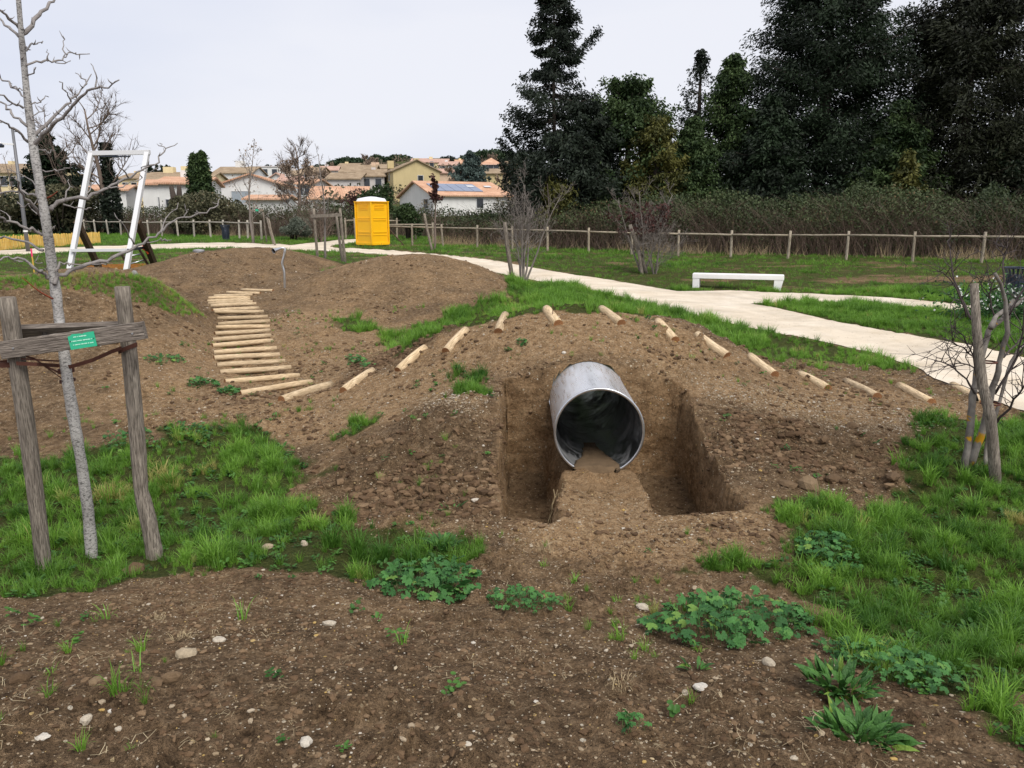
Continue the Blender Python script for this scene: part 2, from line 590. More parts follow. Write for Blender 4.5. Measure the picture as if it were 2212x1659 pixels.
PATHS.append((np.array([(-9.6, 37.3), (-10.2, 39.5), (-9.9, 42), (-9.2, 46)]), [1.2, 1.1, 1.0, 0.9]))


def path_sd(x, y):
    d = np.full(np.shape(x), 1e3)
    for pts, w in PATHS:
        for i in range(len(pts) - 1):
            a, b = pts[i], pts[i + 1]
            ab = b - a
            t = np.clip(((x - a[0]) * ab[0] + (y - a[1]) * ab[1]) / (ab @ ab), 0, 1)
            q = np.hypot(x - a[0] - ab[0] * t, y - a[1] - ab[1] * t) - (w[i] + (w[i + 1] - w[i]) * t)
            d = np.minimum(d, q)
    return d + 0.16 * fbm(x * 0.9, y * 0.9, 0, 4, 77)


# ---- grass and soil regions -----------------------------------------------------------------
def sd_poly(x, y, poly):
    x, y = np.asarray(x, float), np.asarray(y, float)
    d = np.full(x.shape, 1e9)
    ins = np.zeros(x.shape, bool)
    n = len(poly)
    for i in range(n):
        a, b = poly[i], poly[(i + 1) % n]
        e = b - a
        t = np.clip(((x - a[0]) * e[0] + (y - a[1]) * e[1]) / (e @ e + 1e-12), 0, 1)
        d = np.minimum(d, np.hypot(x - a[0] - e[0] * t, y - a[1] - e[1] * t))
        c = ((a[1] > y) != (b[1] > y)) & (x < (b[0] - a[0]) * (y - a[1]) / (b[1] - a[1] + 1e-12) + a[0])
        ins ^= c
    return np.where(ins, -d, d)


def gpoly(pix):
    return ground_pts(pix)[:, :2]


POLY = {
    'left': gpoly([(-60, 990), (60, 1005), (200, 965), (330, 965), (400, 935), (520, 920), (560, 955), (680, 990), (690, 1035), (655, 1060), (700, 1115), (830, 1145), (1000, 1172), (985, 1215),
                   (820, 1245), (600, 1235), (350, 1245), (240, 1270), (-60, 1310)]),
    'right': gpoly([(1690, 1065), (1830, 1100), (1900, 1112), (1965, 1040), (1965, 950), (2020, 908), (2300, 890), (2300, 1640), (2130, 1600), (2060, 1520), (1930, 1490), (1790, 1430), (1740, 1350),
                    (1800, 1330), (1850, 1350), (1840, 1310), (1740, 1300), (1520, 1240), (1600, 1205), (1740, 1230), (1720, 1150)]),
    'behind': gpoly([(815, 725), (930, 690), (1010, 655), (1085, 640), (1110, 612), (1150, 602), (1250, 635), (1400, 664), (1560, 706), (1750, 733), (1850, 748), (2045, 795), (1900, 796), (1700, 777), (1620, 747),
                     (1540, 717), (1450, 690), (1330, 676), (1230, 676), (1100, 692), (1010, 700), (870, 757), (825, 745)]),
    'tuft': gpoly([(705, 690), (760, 685), (800, 700), (815, 720), (730, 715)]),
    'wedge': gpoly([(1650, 658), (1780, 651), (1900, 657), (2000, 667), (2080, 675), (2300, 700), (2300, 790), (2110, 748), (1950, 722), (1850, 708), (1750, 688)]),
    'heap': gpoly([(985, 800), (1030, 808), (1062, 830), (1050, 862), (1000, 850), (985, 825)]),
    'slope': gpoly([(735, 925), (805, 898), (810, 912), (760, 945), (720, 952)]),
    'hilltop': gpoly([(-40, 612), (130, 600), (250, 597), (330, 612), (432, 657), (440, 680), (380, 676), (290, 648), (190, 628), (140, 618), (-40, 630)]),
}
DIRT_ELL = [(-2.6, 18.2, 3.3, 3.6), (-7.7, 21.3, 2.9, 3.5), (-7.2, 12.2, 3.4, 2.9), (-5.2, 12.5, 2.5, 7.5), (-2.5, 13.0, 2.6, 3.6)]


def grass_mask(x, y):
    """1 = thick grass, 0 = bare earth; also a nominal blade length"""
    wx = x + 0.34 * fbm(x * 2.0, y * 2.0, 0, 4, 41)
    wy = y + 0.34 * fbm(x * 2.0, y * 2.0, 0, 4, 43)
    g = np.zeros(np.shape(x))
    far = sstep(10.0, 13.0, y) * sstep(2.0, 3.6, x + (y - 14) * 0.25) + sstep(17.5, 20, y)
    far = np.clip(far + sstep(-8.5, -10, x) * sstep(13.5, 15, y), 0, 1)
    g = np.maximum(g, 0.8 * far)
    dirt = np.zeros(np.shape(x))
    for cx, cy, rx, ry in DIRT_ELL:
        q = np.hypot((wx - cx) / rx, (wy - cy) / ry)
        dirt = np.maximum(dirt, 1 - sstep(0.9, 1.12, q))
    g = g * (1 - dirt)
    for k, p in POLY.items():
        sd = sd_poly(wx, wy, p)
        g = np.maximum(g, (0.55 if k == 'hilltop' else 1.0) * (1 - sstep(-0.10, 0.10, sd)))
    pd = path_sd(x, y)
    g = g * sstep(0.0, 0.12, pd)
    # patchy lawn by the fence, worn strips
    worn = sstep(0.16, 0.42, fbm(x * 0.5 + 3, y * 1.3, 0, 4, 61)) * sstep(20, 24, y)
    g = g * (1 - 0.6 * worn * (y < 46))
    return g


ROUGH = 1 - sstep(0.0, 0.5, -path_sd(gx, gy) + 0.25)
rough_amp = (0.028 * fbm(gx * 2.2, gy * 2.2, 0, 3, 1) + 0.026 * fbm(gx * 7, gy * 7, 0, 3, 3)) * ROUGH * (1 - sstep(24, 40, gy))
clod = np.maximum(0, fbm(gx * 9.0, gy * 9.0, 0, 3, 8) - 0.02) * 0.14
lump = sstep(-0.15, 0.3, fbm(gx * 0.9, gy * 0.9, 0, 3, 14))
rough_amp = rough_amp + clod * lump * ROUGH * (1 - sstep(12, 20, gy))
GZ = GZ + rough_amp
GZ, TR = trench(gx, gy, GZ)
PSD = path_sd(gx, gy)
GZ = GZ - 0.07 * (1 - sstep(-0.25, 0.0, PSD)) * (gy < 60)
GMASK = grass_mask(gx, gy)


def hz(x, y):
    return float(grid_z(GZ, x, y))
# ------------------------------------------------------------------ ground
def soil_material():
    t = NT('soil')
    pale, grav, gr, cut = t.attr('pale'), t.attr('gravel'), t.attr('grassy'), t.attr('cut')
    n1 = t.noise(2.3, 6, 0.65)
    n2 = t.noise(16, 5, 0.65)
    n3 = t.noise(70, 4, 0.7)
    v1, v2, v3 = t.voro(38), t.voro(85), t.voro(17)
    moist = t.ramp(n2, [(0.30, (0.056, 0.035, 0.019, 1)), (0.5, (0.143, 0.093, 0.052, 1)), (0.72, (0.262, 0.180, 0.107, 1))])
    dry = t.ramp(n2, [(0.28, (0.18, 0.108, 0.053, 1)), (0.5, (0.33, 0.212, 0.112, 1)), (0.75, (0.50, 0.355, 0.210, 1))])
    f = t.math('ADD', pale, t.math('MULTIPLY', t.math('SUBTRACT', n1, 0.5), 1.5))
    c = t.mix(t.ramp(f, [(0.15, 0.0), (0.85, 1.0)]), moist, dry)
    c = t.mix(0.75, c, t.ramp(n3, [(0.30, 0.22), (0.5, 0.95), (0.72, 1.6)]), 'MULTIPLY')
    # clay face of the cut
    n4 = t.noise(5.0, 5, 0.6, t.mapped((1, 1, 2.2)))
    clay = t.ramp(n4, [(0.3, (0.16, 0.092, 0.044, 1)), (0.5, (0.31, 0.195, 0.102, 1)), (0.7, (0.44, 0.295, 0.165, 1))])
    clay = t.mix(0.8, clay, t.ramp(t.noise(38, 5, 0.75), [(0.32, 0.25), (0.5, 0.95), (0.7, 1.4)]), 'MULTIPLY')
    c = t.mix(cut, c, clay)
    # thatch under the grass
    th = t.ramp(t.noise(40, 4, 0.7), [(0.3, (0.030, 0.036, 0.010, 1)), (0.55, (0.062, 0.074, 0.018, 1)), (0.8, (0.13, 0.115, 0.045, 1))])
    c = t.mix(t.ramp(t.math('ADD', gr, t.math('MULTIPLY', t.math('SUBTRACT', n1, 0.5), 0.8)), [(0.3, 0.0), (0.8, 1.0)]), c, th)
    # small stones showing in the earth
    tot = t.math('ADD', 0.05, t.math('MULTIPLY', grav, 0.75))
    hh = None
    for v, rad in ((v1, 0.30), (v2, 0.34), (v3, 0.20)):
        sep = t.n.new('ShaderNodeSeparateColor')
        t.l.new(v.outputs['Color'], sep.inputs[0])
        pick = t.math('LESS_THAN', sep.outputs[0], tot)
        near = t.math('LESS_THAN', v.outputs['Distance'], rad)
        m = t.math('MULTIPLY', t.math('MULTIPLY', pick, near), t.math('SUBTRACT', 1.0, t.math('MULTIPLY', gr, 0.85)))
        stone = t.ramp(sep.outputs[1], [(0.0, (0.26, 0.19, 0.11, 1)), (0.45, (0.42, 0.33, 0.21, 1)), (0.8, (0.56, 0.50, 0.40, 1)), (1.0, (0.45, 0.30, 0.10, 1))])
        c = t.mix(m, c, stone)
        hh = m if hh is None else t.math('MAXIMUM', hh, m)
    nb = t.bump(n2, 0.8, 0.07)
    nb = t.bump(n3, 0.9, 0.03, nb)
    nb = t.bump(hh, 0.5, 0.008, nb)
    return t.done(c, 0.95, 0.0, nb, 0.1)


M_SOIL = soil_material()
_x, _y, _z = gx.ravel().copy(), gy.ravel().copy(), GZ.ravel().copy()
# roughen the cut faces sideways so that they are not machine flat
near = (TR.ravel() < 0.12) & (_y < 8.2)
_dx = 0.06 * fbm(_x * 5 + 9, _y * 5, _z * 7, 5, 51)
_dy = 0.06 * fbm(_x * 5 + 2, _y * 5 + 5, _z * 7, 5, 57)
_x[near] += _dx[near]
_y[near] += _dy[near] * (_z[near] > -1.06)
PG = {k: ground_pts(v, GZ)[:, :2] for k, v in {
    'gl': [(930, 856), (990, 846), (1050, 862), (1085, 888), (1020, 884), (960, 868)],
    'gr': [(1500, 812), (1700, 850), (1900, 885), (2010, 915), (1900, 930), (1700, 895), (1560, 862)]}.items()}
_w = 0.12 * fbm(_x * 3, _y * 3, 0, 3, 91)
gravel = np.maximum(1 - sstep(-0.03, 0.16, sd_poly(_x + _w, _y + _w, PG['gl'])), 1 - sstep(-0.05, 0.2, sd_poly(_x + _w, _y + _w, PG['gr'])))
gravel = np.clip(gravel * 0.30 + 0.10 * (fbm(_x * 1.5, _y * 1.5, 0, 3, 95) + 0.3), 0, 1)
# drier, paler earth: trodden valley, crest and the apron before the tunnel
def _blob(cx, cy, rx, ry):
    return 1 - sstep(0.6, 1.15, np.hypot((_x - cx) / rx, (_y - cy) / ry))
pale = 0.36 + 0 * _x
for b in ((-3.6, 12.0, 2.2, 5.5, 0.75), (0.6, 8.9, 2.4, 1.0, 0.85), (0.9, 5.3, 1.1, 0.8, 0.9), (0.8, 6.2, 0.5, 1.2, 0.9), (-2.6, 18, 3, 3, 0.5), (-1.8, 8.2, 1.6, 1.2, 0.8), (3.2, 8.4, 2.6, 1.1, 0.75)):
    pale = np.maximum(pale, b[4] * _blob(*b[:4]))
for b in ((-0.8, 6.3, 0.9, 0.9), (2.5, 6.7, 1.2, 0.9), (-1.0, 10.2, 1.3, 0.7), (2.2, 10.1, 0.9, 0.5)):
    pale = pale * (1 - 0.75 * _blob(*b))
pale = np.where(_y < 4.2, pale * (0.25 + 0.75 * sstep(2.4, 4.2, _y)), pale)
pale = np.where((_z < -1.02) & (_y > 5) & (_y < 8.2) & (np.abs(_x - 0.8) < 1.3), 0.02, pale)  # moist trench floor, its colour darkened further to deepen shade in the cut
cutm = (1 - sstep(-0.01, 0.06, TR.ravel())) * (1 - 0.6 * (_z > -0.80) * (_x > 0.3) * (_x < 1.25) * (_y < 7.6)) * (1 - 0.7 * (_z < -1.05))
nx, ny = len(GX), len(GY)
ii = (np.arange(ny - 1)[:, None] * nx + np.arange(nx - 1)[None]).ravel()
quads = np.stack([ii, ii + 1, ii + nx + 1, ii + nx], 1)
cen = np.stack([_x[quads].mean(1), _y[quads].mean(1), _z[quads].mean(1)], 1)
tt = np.clip((cen[:, 1] - PIPE_A.y) / (PIPE_B.y - PIPE_A.y), -1, 2)
ax, az = PIPE_A.x + (PIPE_B.x - PIPE_A.x) * tt, PIPE_A.z + (PIPE_B.z - PIPE_A.z) * tt
inside = (np.hypot(cen[:, 0] - ax, cen[:, 2] - az) < PIPE_R - 0.032) & (tt > 0.02) & (tt < 1.0)
quads = quads[~inside]
# bed the earth tightly against the outside of the pipe
_t = np.clip((_y - PIPE_A.y) / (PIPE_B.y - PIPE_A.y), -1, 2)
_ax, _az = PIPE_A.x + (PIPE_B.x - PIPE_A.x) * _t, PIPE_A.z + (PIPE_B.z - PIPE_A.z) * _t
_rr = np.hypot(_x - _ax, _z - _az)
_in = (_rr < PIPE_R + 0.004) & (_rr > 0.2) & (_t > 0.1) & (_t < 0.98)
_k = (PIPE_R + 0.005) / np.maximum(_rr, 1e-6)
_x = np.where(_in, _ax + (_x - _ax) * _k, _x)
_z = np.where(_in, _az + (_z - _az) * _k, _z)
GV = np.stack([_x, _y, _z], 1)
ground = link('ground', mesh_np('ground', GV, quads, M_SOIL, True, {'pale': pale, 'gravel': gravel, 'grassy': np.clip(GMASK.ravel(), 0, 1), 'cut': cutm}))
tag(ground, 'brown stony earth of the play area, hollows and mounds', None, None, 'structure')

# ------------------------------------------------------------------ path: one sheet clipped to its outline
def path_material():
    t = NT('pale_grit')
    n = t.noise(1.2, 5, 0.6)
    g = t.noise(120, 3, 0.7)
    c = t.ramp(n, [(0.25, lin(200, 184, 160)), (0.75, lin(226, 214, 196))])
    c = t.mix(0.55, c, t.ramp(g, [(0.3, 0.72), (0.6, 1.08)]), 'MULTIPLY')
    st = t.ramp(t.noise(0.45, 6, 0.7, None, 0.8), [(0.32, 0.66), (0.6, 1.0)])
    c = t.mix(0.8, c, st, 'MULTIPLY')
    v = t.voro(26)
    sep = t.n.new('ShaderNodeSeparateColor')
    t.l.new(v.outputs['Color'], sep.inputs[0])
    spot = t.math('MULTIPLY', t.math('LESS_THAN', sep.outputs[0], 0.05), t.math('LESS_THAN', v.outputs['Distance'], 0.3))
    c = t.mix(spot, c, lin(120, 100, 78))
    return t.done(c, 0.95, 0.0, t.bump(g, 0.35, 0.008), 0.1)


def build_path():
    xs = np.arange(-42, 17, 0.17)
    ys = _lines([(7.0, 20, 0.12), (20, 47, 0.2)])
    X, Y = np.meshgrid(xs, ys)
    S = path_sd(X, Y)
    vid, V, F3, F4, F5 = {}, [], [], [], []

    def vert(key, x, y):
        if key not in vid:
            vid[key] = len(V)
            V.append((x, y))
        return vid[key]
    jj, kk = np.nonzero(np.minimum.reduce([S[:-1, :-1], S[1:, :-1], S[:-1, 1:], S[1:, 1:]]) < 0)
    for j, k in zip(jj, kk):
        c = [(j, k), (j, k + 1), (j + 1, k + 1), (j + 1, k)]
        poly = []
        for q in range(4):
            a, b = c[q], c[(q + 1) % 4]
            sa, sb = S[a], S[b]
            if sa < 0:
                poly.append(vert(a, X[a], Y[a]))
            if (sa < 0) != (sb < 0):
                w = sa / (sa - sb)
                lo, hi = (a, b) if a < b else (b, a)
                poly.append(vert((lo, hi), X[a] + (X[b] - X[a]) * w, Y[a] + (Y[b] - Y[a]) * w))
        if len(poly) == 3:
            F3.append(poly)
        elif len(poly) == 4:
            F4.append(poly)
        elif len(poly) == 5:
            F5.append(poly)
    V = np.array(V)
    z = grid_z(GZ, V[:, 0], V[:, 1]) + 0.07 * (1 - sstep(-0.25, 0.0, path_sd(V[:, 0], V[:, 1]))) + 0.012
    o = link('path', mesh_np('path', np.column_stack([V, z]), [F3, F4, F5], path_material(), True))
    tag(o, 'pale beige compacted gravel footpath with a fork', None, None, 'structure')


build_path()

# ------------------------------------------------------------------ scattering (only for what nobody could count)
def scatter(name, pts, rot, scl, tint, idx, sources, label, tilt=None):
    """sources: meshes; one object whose points carry the copies"""
    coll = bpy.data.collections.new(name + '_pieces')
    for i, me in enumerate(sources):
        ob = bpy.data.objects.new('%s_piece_%02d' % (name, i), me)
        ob['kind'] = 'stuff'
        coll.objects.link(ob)
    me = bpy.data.meshes.new(name)
    me.vertices.add(len(pts))
    me.vertices.foreach_set('co', np.asarray(pts, np.float32).ravel())
    a = me.attributes.new('rot', 'FLOAT_VECTOR', 'POINT')
    r = np.zeros((len(pts), 3), np.float32)
    r[:, 2] = rot
    if tilt is not None:
        r[:, :2] = tilt
    a.data.foreach_set('vector', r.ravel())
    for k, v in (('scl', scl), ('tint', tint)):
        a = me.attributes.new(k, 'FLOAT', 'POINT')
        a.data.foreach_set('value', np.asarray(v, np.float32))
    a = me.attributes.new('idx', 'INT', 'POINT')
    a.data.foreach_set('value', np.asarray(idx, np.int32))
    o = link(name, me)
    g = bpy.data.node_groups.new(name + '_spread', 'GeometryNodeTree')
    g.interface.new_socket('Geometry', in_out='INPUT', socket_type='NodeSocketGeometry')
    g.interface.new_socket('Geometry', in_out='OUTPUT', socket_type='NodeSocketGeometry')
    N, L = g.nodes, g.links
    gi, go = N.new('NodeGroupInput'), N.new('NodeGroupOutput')
    ci = N.new('GeometryNodeCollectionInfo')
    ci.inputs['Collection'].default_value = coll
    ci.inputs['Separate Children'].default_value = True
    ci.inputs['Reset Children'].default_value = True
    ip = N.new('GeometryNodeInstanceOnPoints')
    ip.inputs['Pick Instance'].default_value = True

    def named(nm, ty):
        q = N.new('GeometryNodeInputNamedAttribute')
        q.data_type = ty
        q.inputs['Name'].default_value = nm
        return q.outputs['Attribute']
    L.new(gi.outputs[0], ip.inputs['Points'])
    L.new(ci.outputs[0], ip.inputs['Instance'])
    L.new(named('idx', 'INT'), ip.inputs['Instance Index'])
    L.new(named('rot', 'FLOAT_VECTOR'), ip.inputs['Rotation'])
    L.new(named('scl', 'FLOAT'), ip.inputs['Scale'])
    L.new(ip.outputs[0], go.inputs[0])
    md = o.modifiers.new('spread', 'NODES')
    md.node_group = g
    return tag(o, label, None, None, 'stuff')


def blades(rng, n, h, w, spread, lean, segs=3):
    V, F = [], []
    for _ in range(n):
        a, r = rng.uniform(0, 6.283), spread * math.sqrt(rng.uniform())
        bx, by = r * math.cos(a), r * math.sin(a)
        d = rng.uniform(0, 6.283) if rng.uniform() < 0.5 else a + rng.normal(0, 0.6)
        L = h * rng.uniform(0.55, 1.15)
        k = lean * rng.uniform(0.3, 1.6)
        wd = w * rng.uniform(0.7, 1.2)
        sx, sy = -math.sin(d + rng.normal(0, 0.5)), math.cos(d + rng.normal(0, 0.5))
        b0 = len(V)
        x, y, z, th = bx, by, -0.01, 0.15 * rng.uniform()
        for s in range(segs + 1):
            q = s / segs
            ww = wd * (1 - q) ** 0.6 * 0.5
            if s < segs:
                V += [(x - sx * ww, y - sy * ww, z), (x + sx * ww, y + sy * ww, z)]
            else:
                V.append((x, y, z))
            th += k * (0.35 + 0.9 * q) / segs * 1.6
            x += math.cos(d) * math.sin(th) * L / segs
            y += math.sin(d) * math.sin(th) * L / segs
            z += math.cos(th) * L / segs
        for s in range(segs - 1):
            F.append((b0 + 2 * s, b0 + 2 * s + 1, b0 + 2 * s + 3, b0 + 2 * s + 2))
        F.append((b0 + 2 * segs - 2, b0 + 2 * segs - 1, b0 + 2 * segs))
    return V, F


def pymesh(name, V, F, mat, smooth=False):
    me = bpy.data.meshes.new(name)
    me.from_pydata(V, [], F)
    me.materials.append(mat)
    if smooth:
        me.polygons.foreach_set('use_smooth', np.ones(len(F), bool))
    me.update()
    return me


M_GRASS = mat_leaf('grass_blade', (0.048, 0.132, 0.017, 1), (0.215, 0.405, 0.052, 1), 'tint', 'INSTANCER', 0.45, 0.40, (0.40, 0.36, 0.12, 1))
_r = np.random.default_rng(3)
TUFTS = [pymesh('grass_tuft', *blades(_r, 30, 0.17, 0.0066, 0.030, 1.0, 4), M_GRASS) for _ in range(5)]
TUFTS += [pymesh('grass_tuft', *blades(_r, 22, 0.12, 0.0056, 0.045, 1.5), M_GRASS) for _ in range(4)]
FARTUFT = [pymesh('grass_tuft', *blades(_r, 16, 0.16, 0.014, 0.12, 1.1, 2), M_GRASS) for _ in range(5)]


def jitter_points(n, x0, x1, y0, y1, keep, rng):
    x, y = rng.uniform(x0, x1, n), rng.uniform(y0, y1, n)
    k = keep(x, y) > rng.uniform(size=n)
    return x[k], y[k]


def grass():
    rng = np.random.default_rng(5)
    P, R, S, T, I = [], [], [], [], []

    def emit(x, y, s, base, kind, lo=0.0):
        n = len(x)
        z = grid_z(GZ, x, y)
        P.append(np.column_stack([x, y, z]))
        R.append(rng.uniform(0, 6.283, n))
        S.append(s * rng.uniform(0.7, 1.25, n))
        patch = 0.5 + 0.95 * fbm(x * 1.3, y * 1.3, 0, 4, 131)
        T.append(np.clip(base + 0.55 * (patch - 0.5) + rng.normal(0, 0.12, n), 0, 1))
        I.append(kind(n))
    near = lambda n: rng.integers(0, 9, n)
    tall = lambda n: rng.integers(0, 5, n)
    farm = lambda n: rng.integers(9, 14, n)
    clump = lambda x, y: 0.35 + 0.65 * sstep(-0.25, 0.15, fbm(x * 2.2, y * 2.2, 0, 3, 141))
    # lush patches close by: separate arching clumps with thinner growth between
    side = lambda x, y: ((x < -0.1) | (x > 1.2))
    cx, cy = jitter_points(2800, -6.5, 7.0, 2.2, 8.4, lambda x, y: sstep(0.35, 0.9, grass_mask(x, y)) * side(x, y) * (0.25 + 0.75 * clump(x, y)), rng)
    for X0, Y0 in zip(cx, cy):
        m = rng.integers(4, 15)
        sg = rng.uniform(0.035, 0.10)
        ox, oy = rng.normal(0, sg, m), rng.normal(0, sg, m)
        emit(X0 + ox, Y0 + oy, rng.uniform(0.55, 1.30) * np.exp(-(ox ** 2 + oy ** 2) / (2 * (1.4 * sg) ** 2)), rng.uniform(0.12, 0.74), tall if rng.uniform() < 0.7 else near)
    x, y = jitter_points(15000, -6.5, 7.0, 2.2, 8.4, lambda x, y: sstep(0.2, 0.9, grass_mask(x, y)) * side(x, y) * clump(x, y), rng)
    emit(x, y, 0.42 + 0.2 * rng.uniform(size=len(x)), 0.35, near)
    # behind the tunnel mound and in the fork
    x, y = jitter_points(60000, -5, 16, 8.5, 24, lambda x, y: grass_mask(x, y) * clump(x, y) * ((y < 22)), rng)
    emit(x, y, (0.65 + 0.45 * sstep(9, 16, y)) * (0.6 + 0.8 * sstep(-0.2, 0.3, fbm(x * 1.7, y * 1.7, 0, 3, 159))), 0.55, near)
    # mound top
    x, y = jitter_points(9000, -10, -4.5, 10.5, 15, lambda x, y: (sd_poly(x, y, POLY['hilltop']) < 0.1) * 0.75, rng)
    emit(x, y, 0.55 + 0 * x, 0.72, near)
    # lawn out to the fences
    x, y = jitter_points(75000, -45, 30, 18, 62, lambda x, y: grass_mask(x, y) * clump(x, y) * (np.abs(x) < y * 0.75 + 2), rng)
    emit(x, y, 0.6 + 0.45 * sstep(20, 45, y) + 0.35 * sstep(0.1, 0.4, fbm(x * .6, y * .6, 0, 3, 171)), 0.42, farm)
    # stray sprouts on the bare earth
    x, y = jitter_points(4200, -5, 6, 1.7, 16, lambda x, y: (grass_mask(x, y) < 0.2) * (TRq(x, y) > 0.15) * sstep(-0.05, 0.4, fbm(x * 1.4, y * 1.4, 0, 3, 181)) * 0.9, rng)
    emit(x, y, rng.uniform(0.2, 0.6, len(x)), 0.5, near)
    P_, R_, S_, T_, I_ = map(np.concatenate, (P, R, S, T, I))
    d = path_sd(P_[:, 0], P_[:, 1])
    k = (d > rng.uniform(-0.10, 0.05, len(d))) | (P_[:, 1] > 55)
    scatter('grass', P_[k], R_[k], S_[k], T_[k], I_[k], TUFTS + FARTUFT, 'bright green winter grass growing in tufts')


def TRq(x, y):
    return grid_z(TR, x, y)



def ground_weeds():
    rng = np.random.default_rng(15)
    m = mat_leaf('ground_weed_leaf', (0.026, 0.080, 0.016, 1), (0.085, 0.200, 0.036, 1), 'tint', 'INSTANCER', 0.5, 0.25)
    src = []
    for _ in range(5):
        V, F = [], []
        for k in range(11):
            a, r, h = rng.uniform(0, 6.28), rng.uniform(0.005, 0.045), rng.uniform(0.008, 0.04)
            s, d, tl = rng.uniform(0.008, 0.016), rng.uniform(0, 6.28), rng.normal(0, 0.4)
            b = len(V)
            cx, cy = r * math.cos(a), r * math.sin(a)
            V.append((cx, cy, h))
            for q in range(6):
                e = d + q * 1.047
                V.append((cx + s * math.cos(e), cy + s * math.sin(e) * 0.8, h + s * (0.3 + tl * math.cos(e))))
            F += [(b, b + 1 + q, b + 1 + (q + 1) % 6) for q in range(6)]
        src.append(pymesh('weed', V, F, m))
    patch = lambda x, y: sstep(0.0, 0.3, fbm(x * 1.5 + 2, y * 1.5, 0, 3, 191))
    x, y = jitter_points(9000, -6.5, 7, 2.0, 9, lambda x, y: (0.25 + 0.75 * patch(x, y)) * sstep(0.15, 0.7, grass_mask(x, y)) * ((x < -0.1) | (x > 1.2)), rng)
    x2, y2 = jitter_points(900, -5, 6, 1.8, 14, lambda x, y: patch(x, y) * (grass_mask(x, y) < 0.3) * (TRq(x, y) > 0.1) * (path_sd(x, y) > 0.1), rng)
    x, y = np.concatenate([x, x2]), np.concatenate([y, y2])
    scatter('ground_weeds', np.column_stack([x, y, grid_z(GZ, x, y)]), rng.uniform(0, 6.28, len(x)), rng.uniform(0.45, 1.2, len(x)), rng.uniform(0, 1, len(x)), rng.integers(0, 5, len(x)), src, 'low small leaved weeds creeping through the grass')


grass()
ground_weeds()

# pebbles, clods and straw lying on the earth
def rock(rng, sub=1, flat=0.65, jag=0.22):
    bm = bmesh.new()
    bmesh.ops.create_icosphere(bm, subdivisions=sub, radius=1.0)
    s = (rng.uniform(0.75, 1.3), rng.uniform(0.6, 1.0), flat * rng.uniform(0.7, 1.2))
    for v in bm.verts:
        k = 1 + rng.normal(0, jag)
        v.co = Vector((v.co.x * s[0] * k, v.co.y * s[1] * k, v.co.z * s[2] * k))
    V = [tuple(v.co) for v in bm.verts]
    F = [tuple(v.index for v in f.verts) for f in bm.faces]
    bm.free()
    return V, F


def mat_stone(name, stops, kind='INSTANCER', src='tint'):
    t = NT(name)
    a = t.attr(src, kind) if src else t.orand()
    c = t.ramp(a, stops)
    c = t.mix(0.6, c, t.ramp(t.noise(3, 5, 0.65), [(0.3, 0.6), (0.6, 1.1)]), 'MULTIPLY')
    return t.done(c, 0.9, 0, t.bump(t.noise(8, 4, 0.7), 0.4, 0.1), 0.15)


STONE_STOPS = [(0.0, (0.17, 0.115, 0.065, 1)), (0.4, (0.30, 0.22, 0.135, 1)), (0.75, (0.43, 0.35, 0.25, 1)), (0.93, (0.60, 0.55, 0.47, 1)), (1.0, (0.46, 0.31, 0.11, 1))]
M_PEBBLE = mat_stone('pebble_stone', STONE_STOPS)
M_CLOD = mat_stone('clod_earth', [(0.0, (0.085, 0.052, 0.029, 1)), (0.5, (0.15, 0.093, 0.052, 1)), (1.0, (0.28, 0.19, 0.11, 1))])
M_STRAW = mat_leaf('dry_straw', (0.17, 0.115, 0.06, 1), (0.46, 0.38, 0.24, 1), 'tint', 'INSTANCER', 0.8, 0.1)


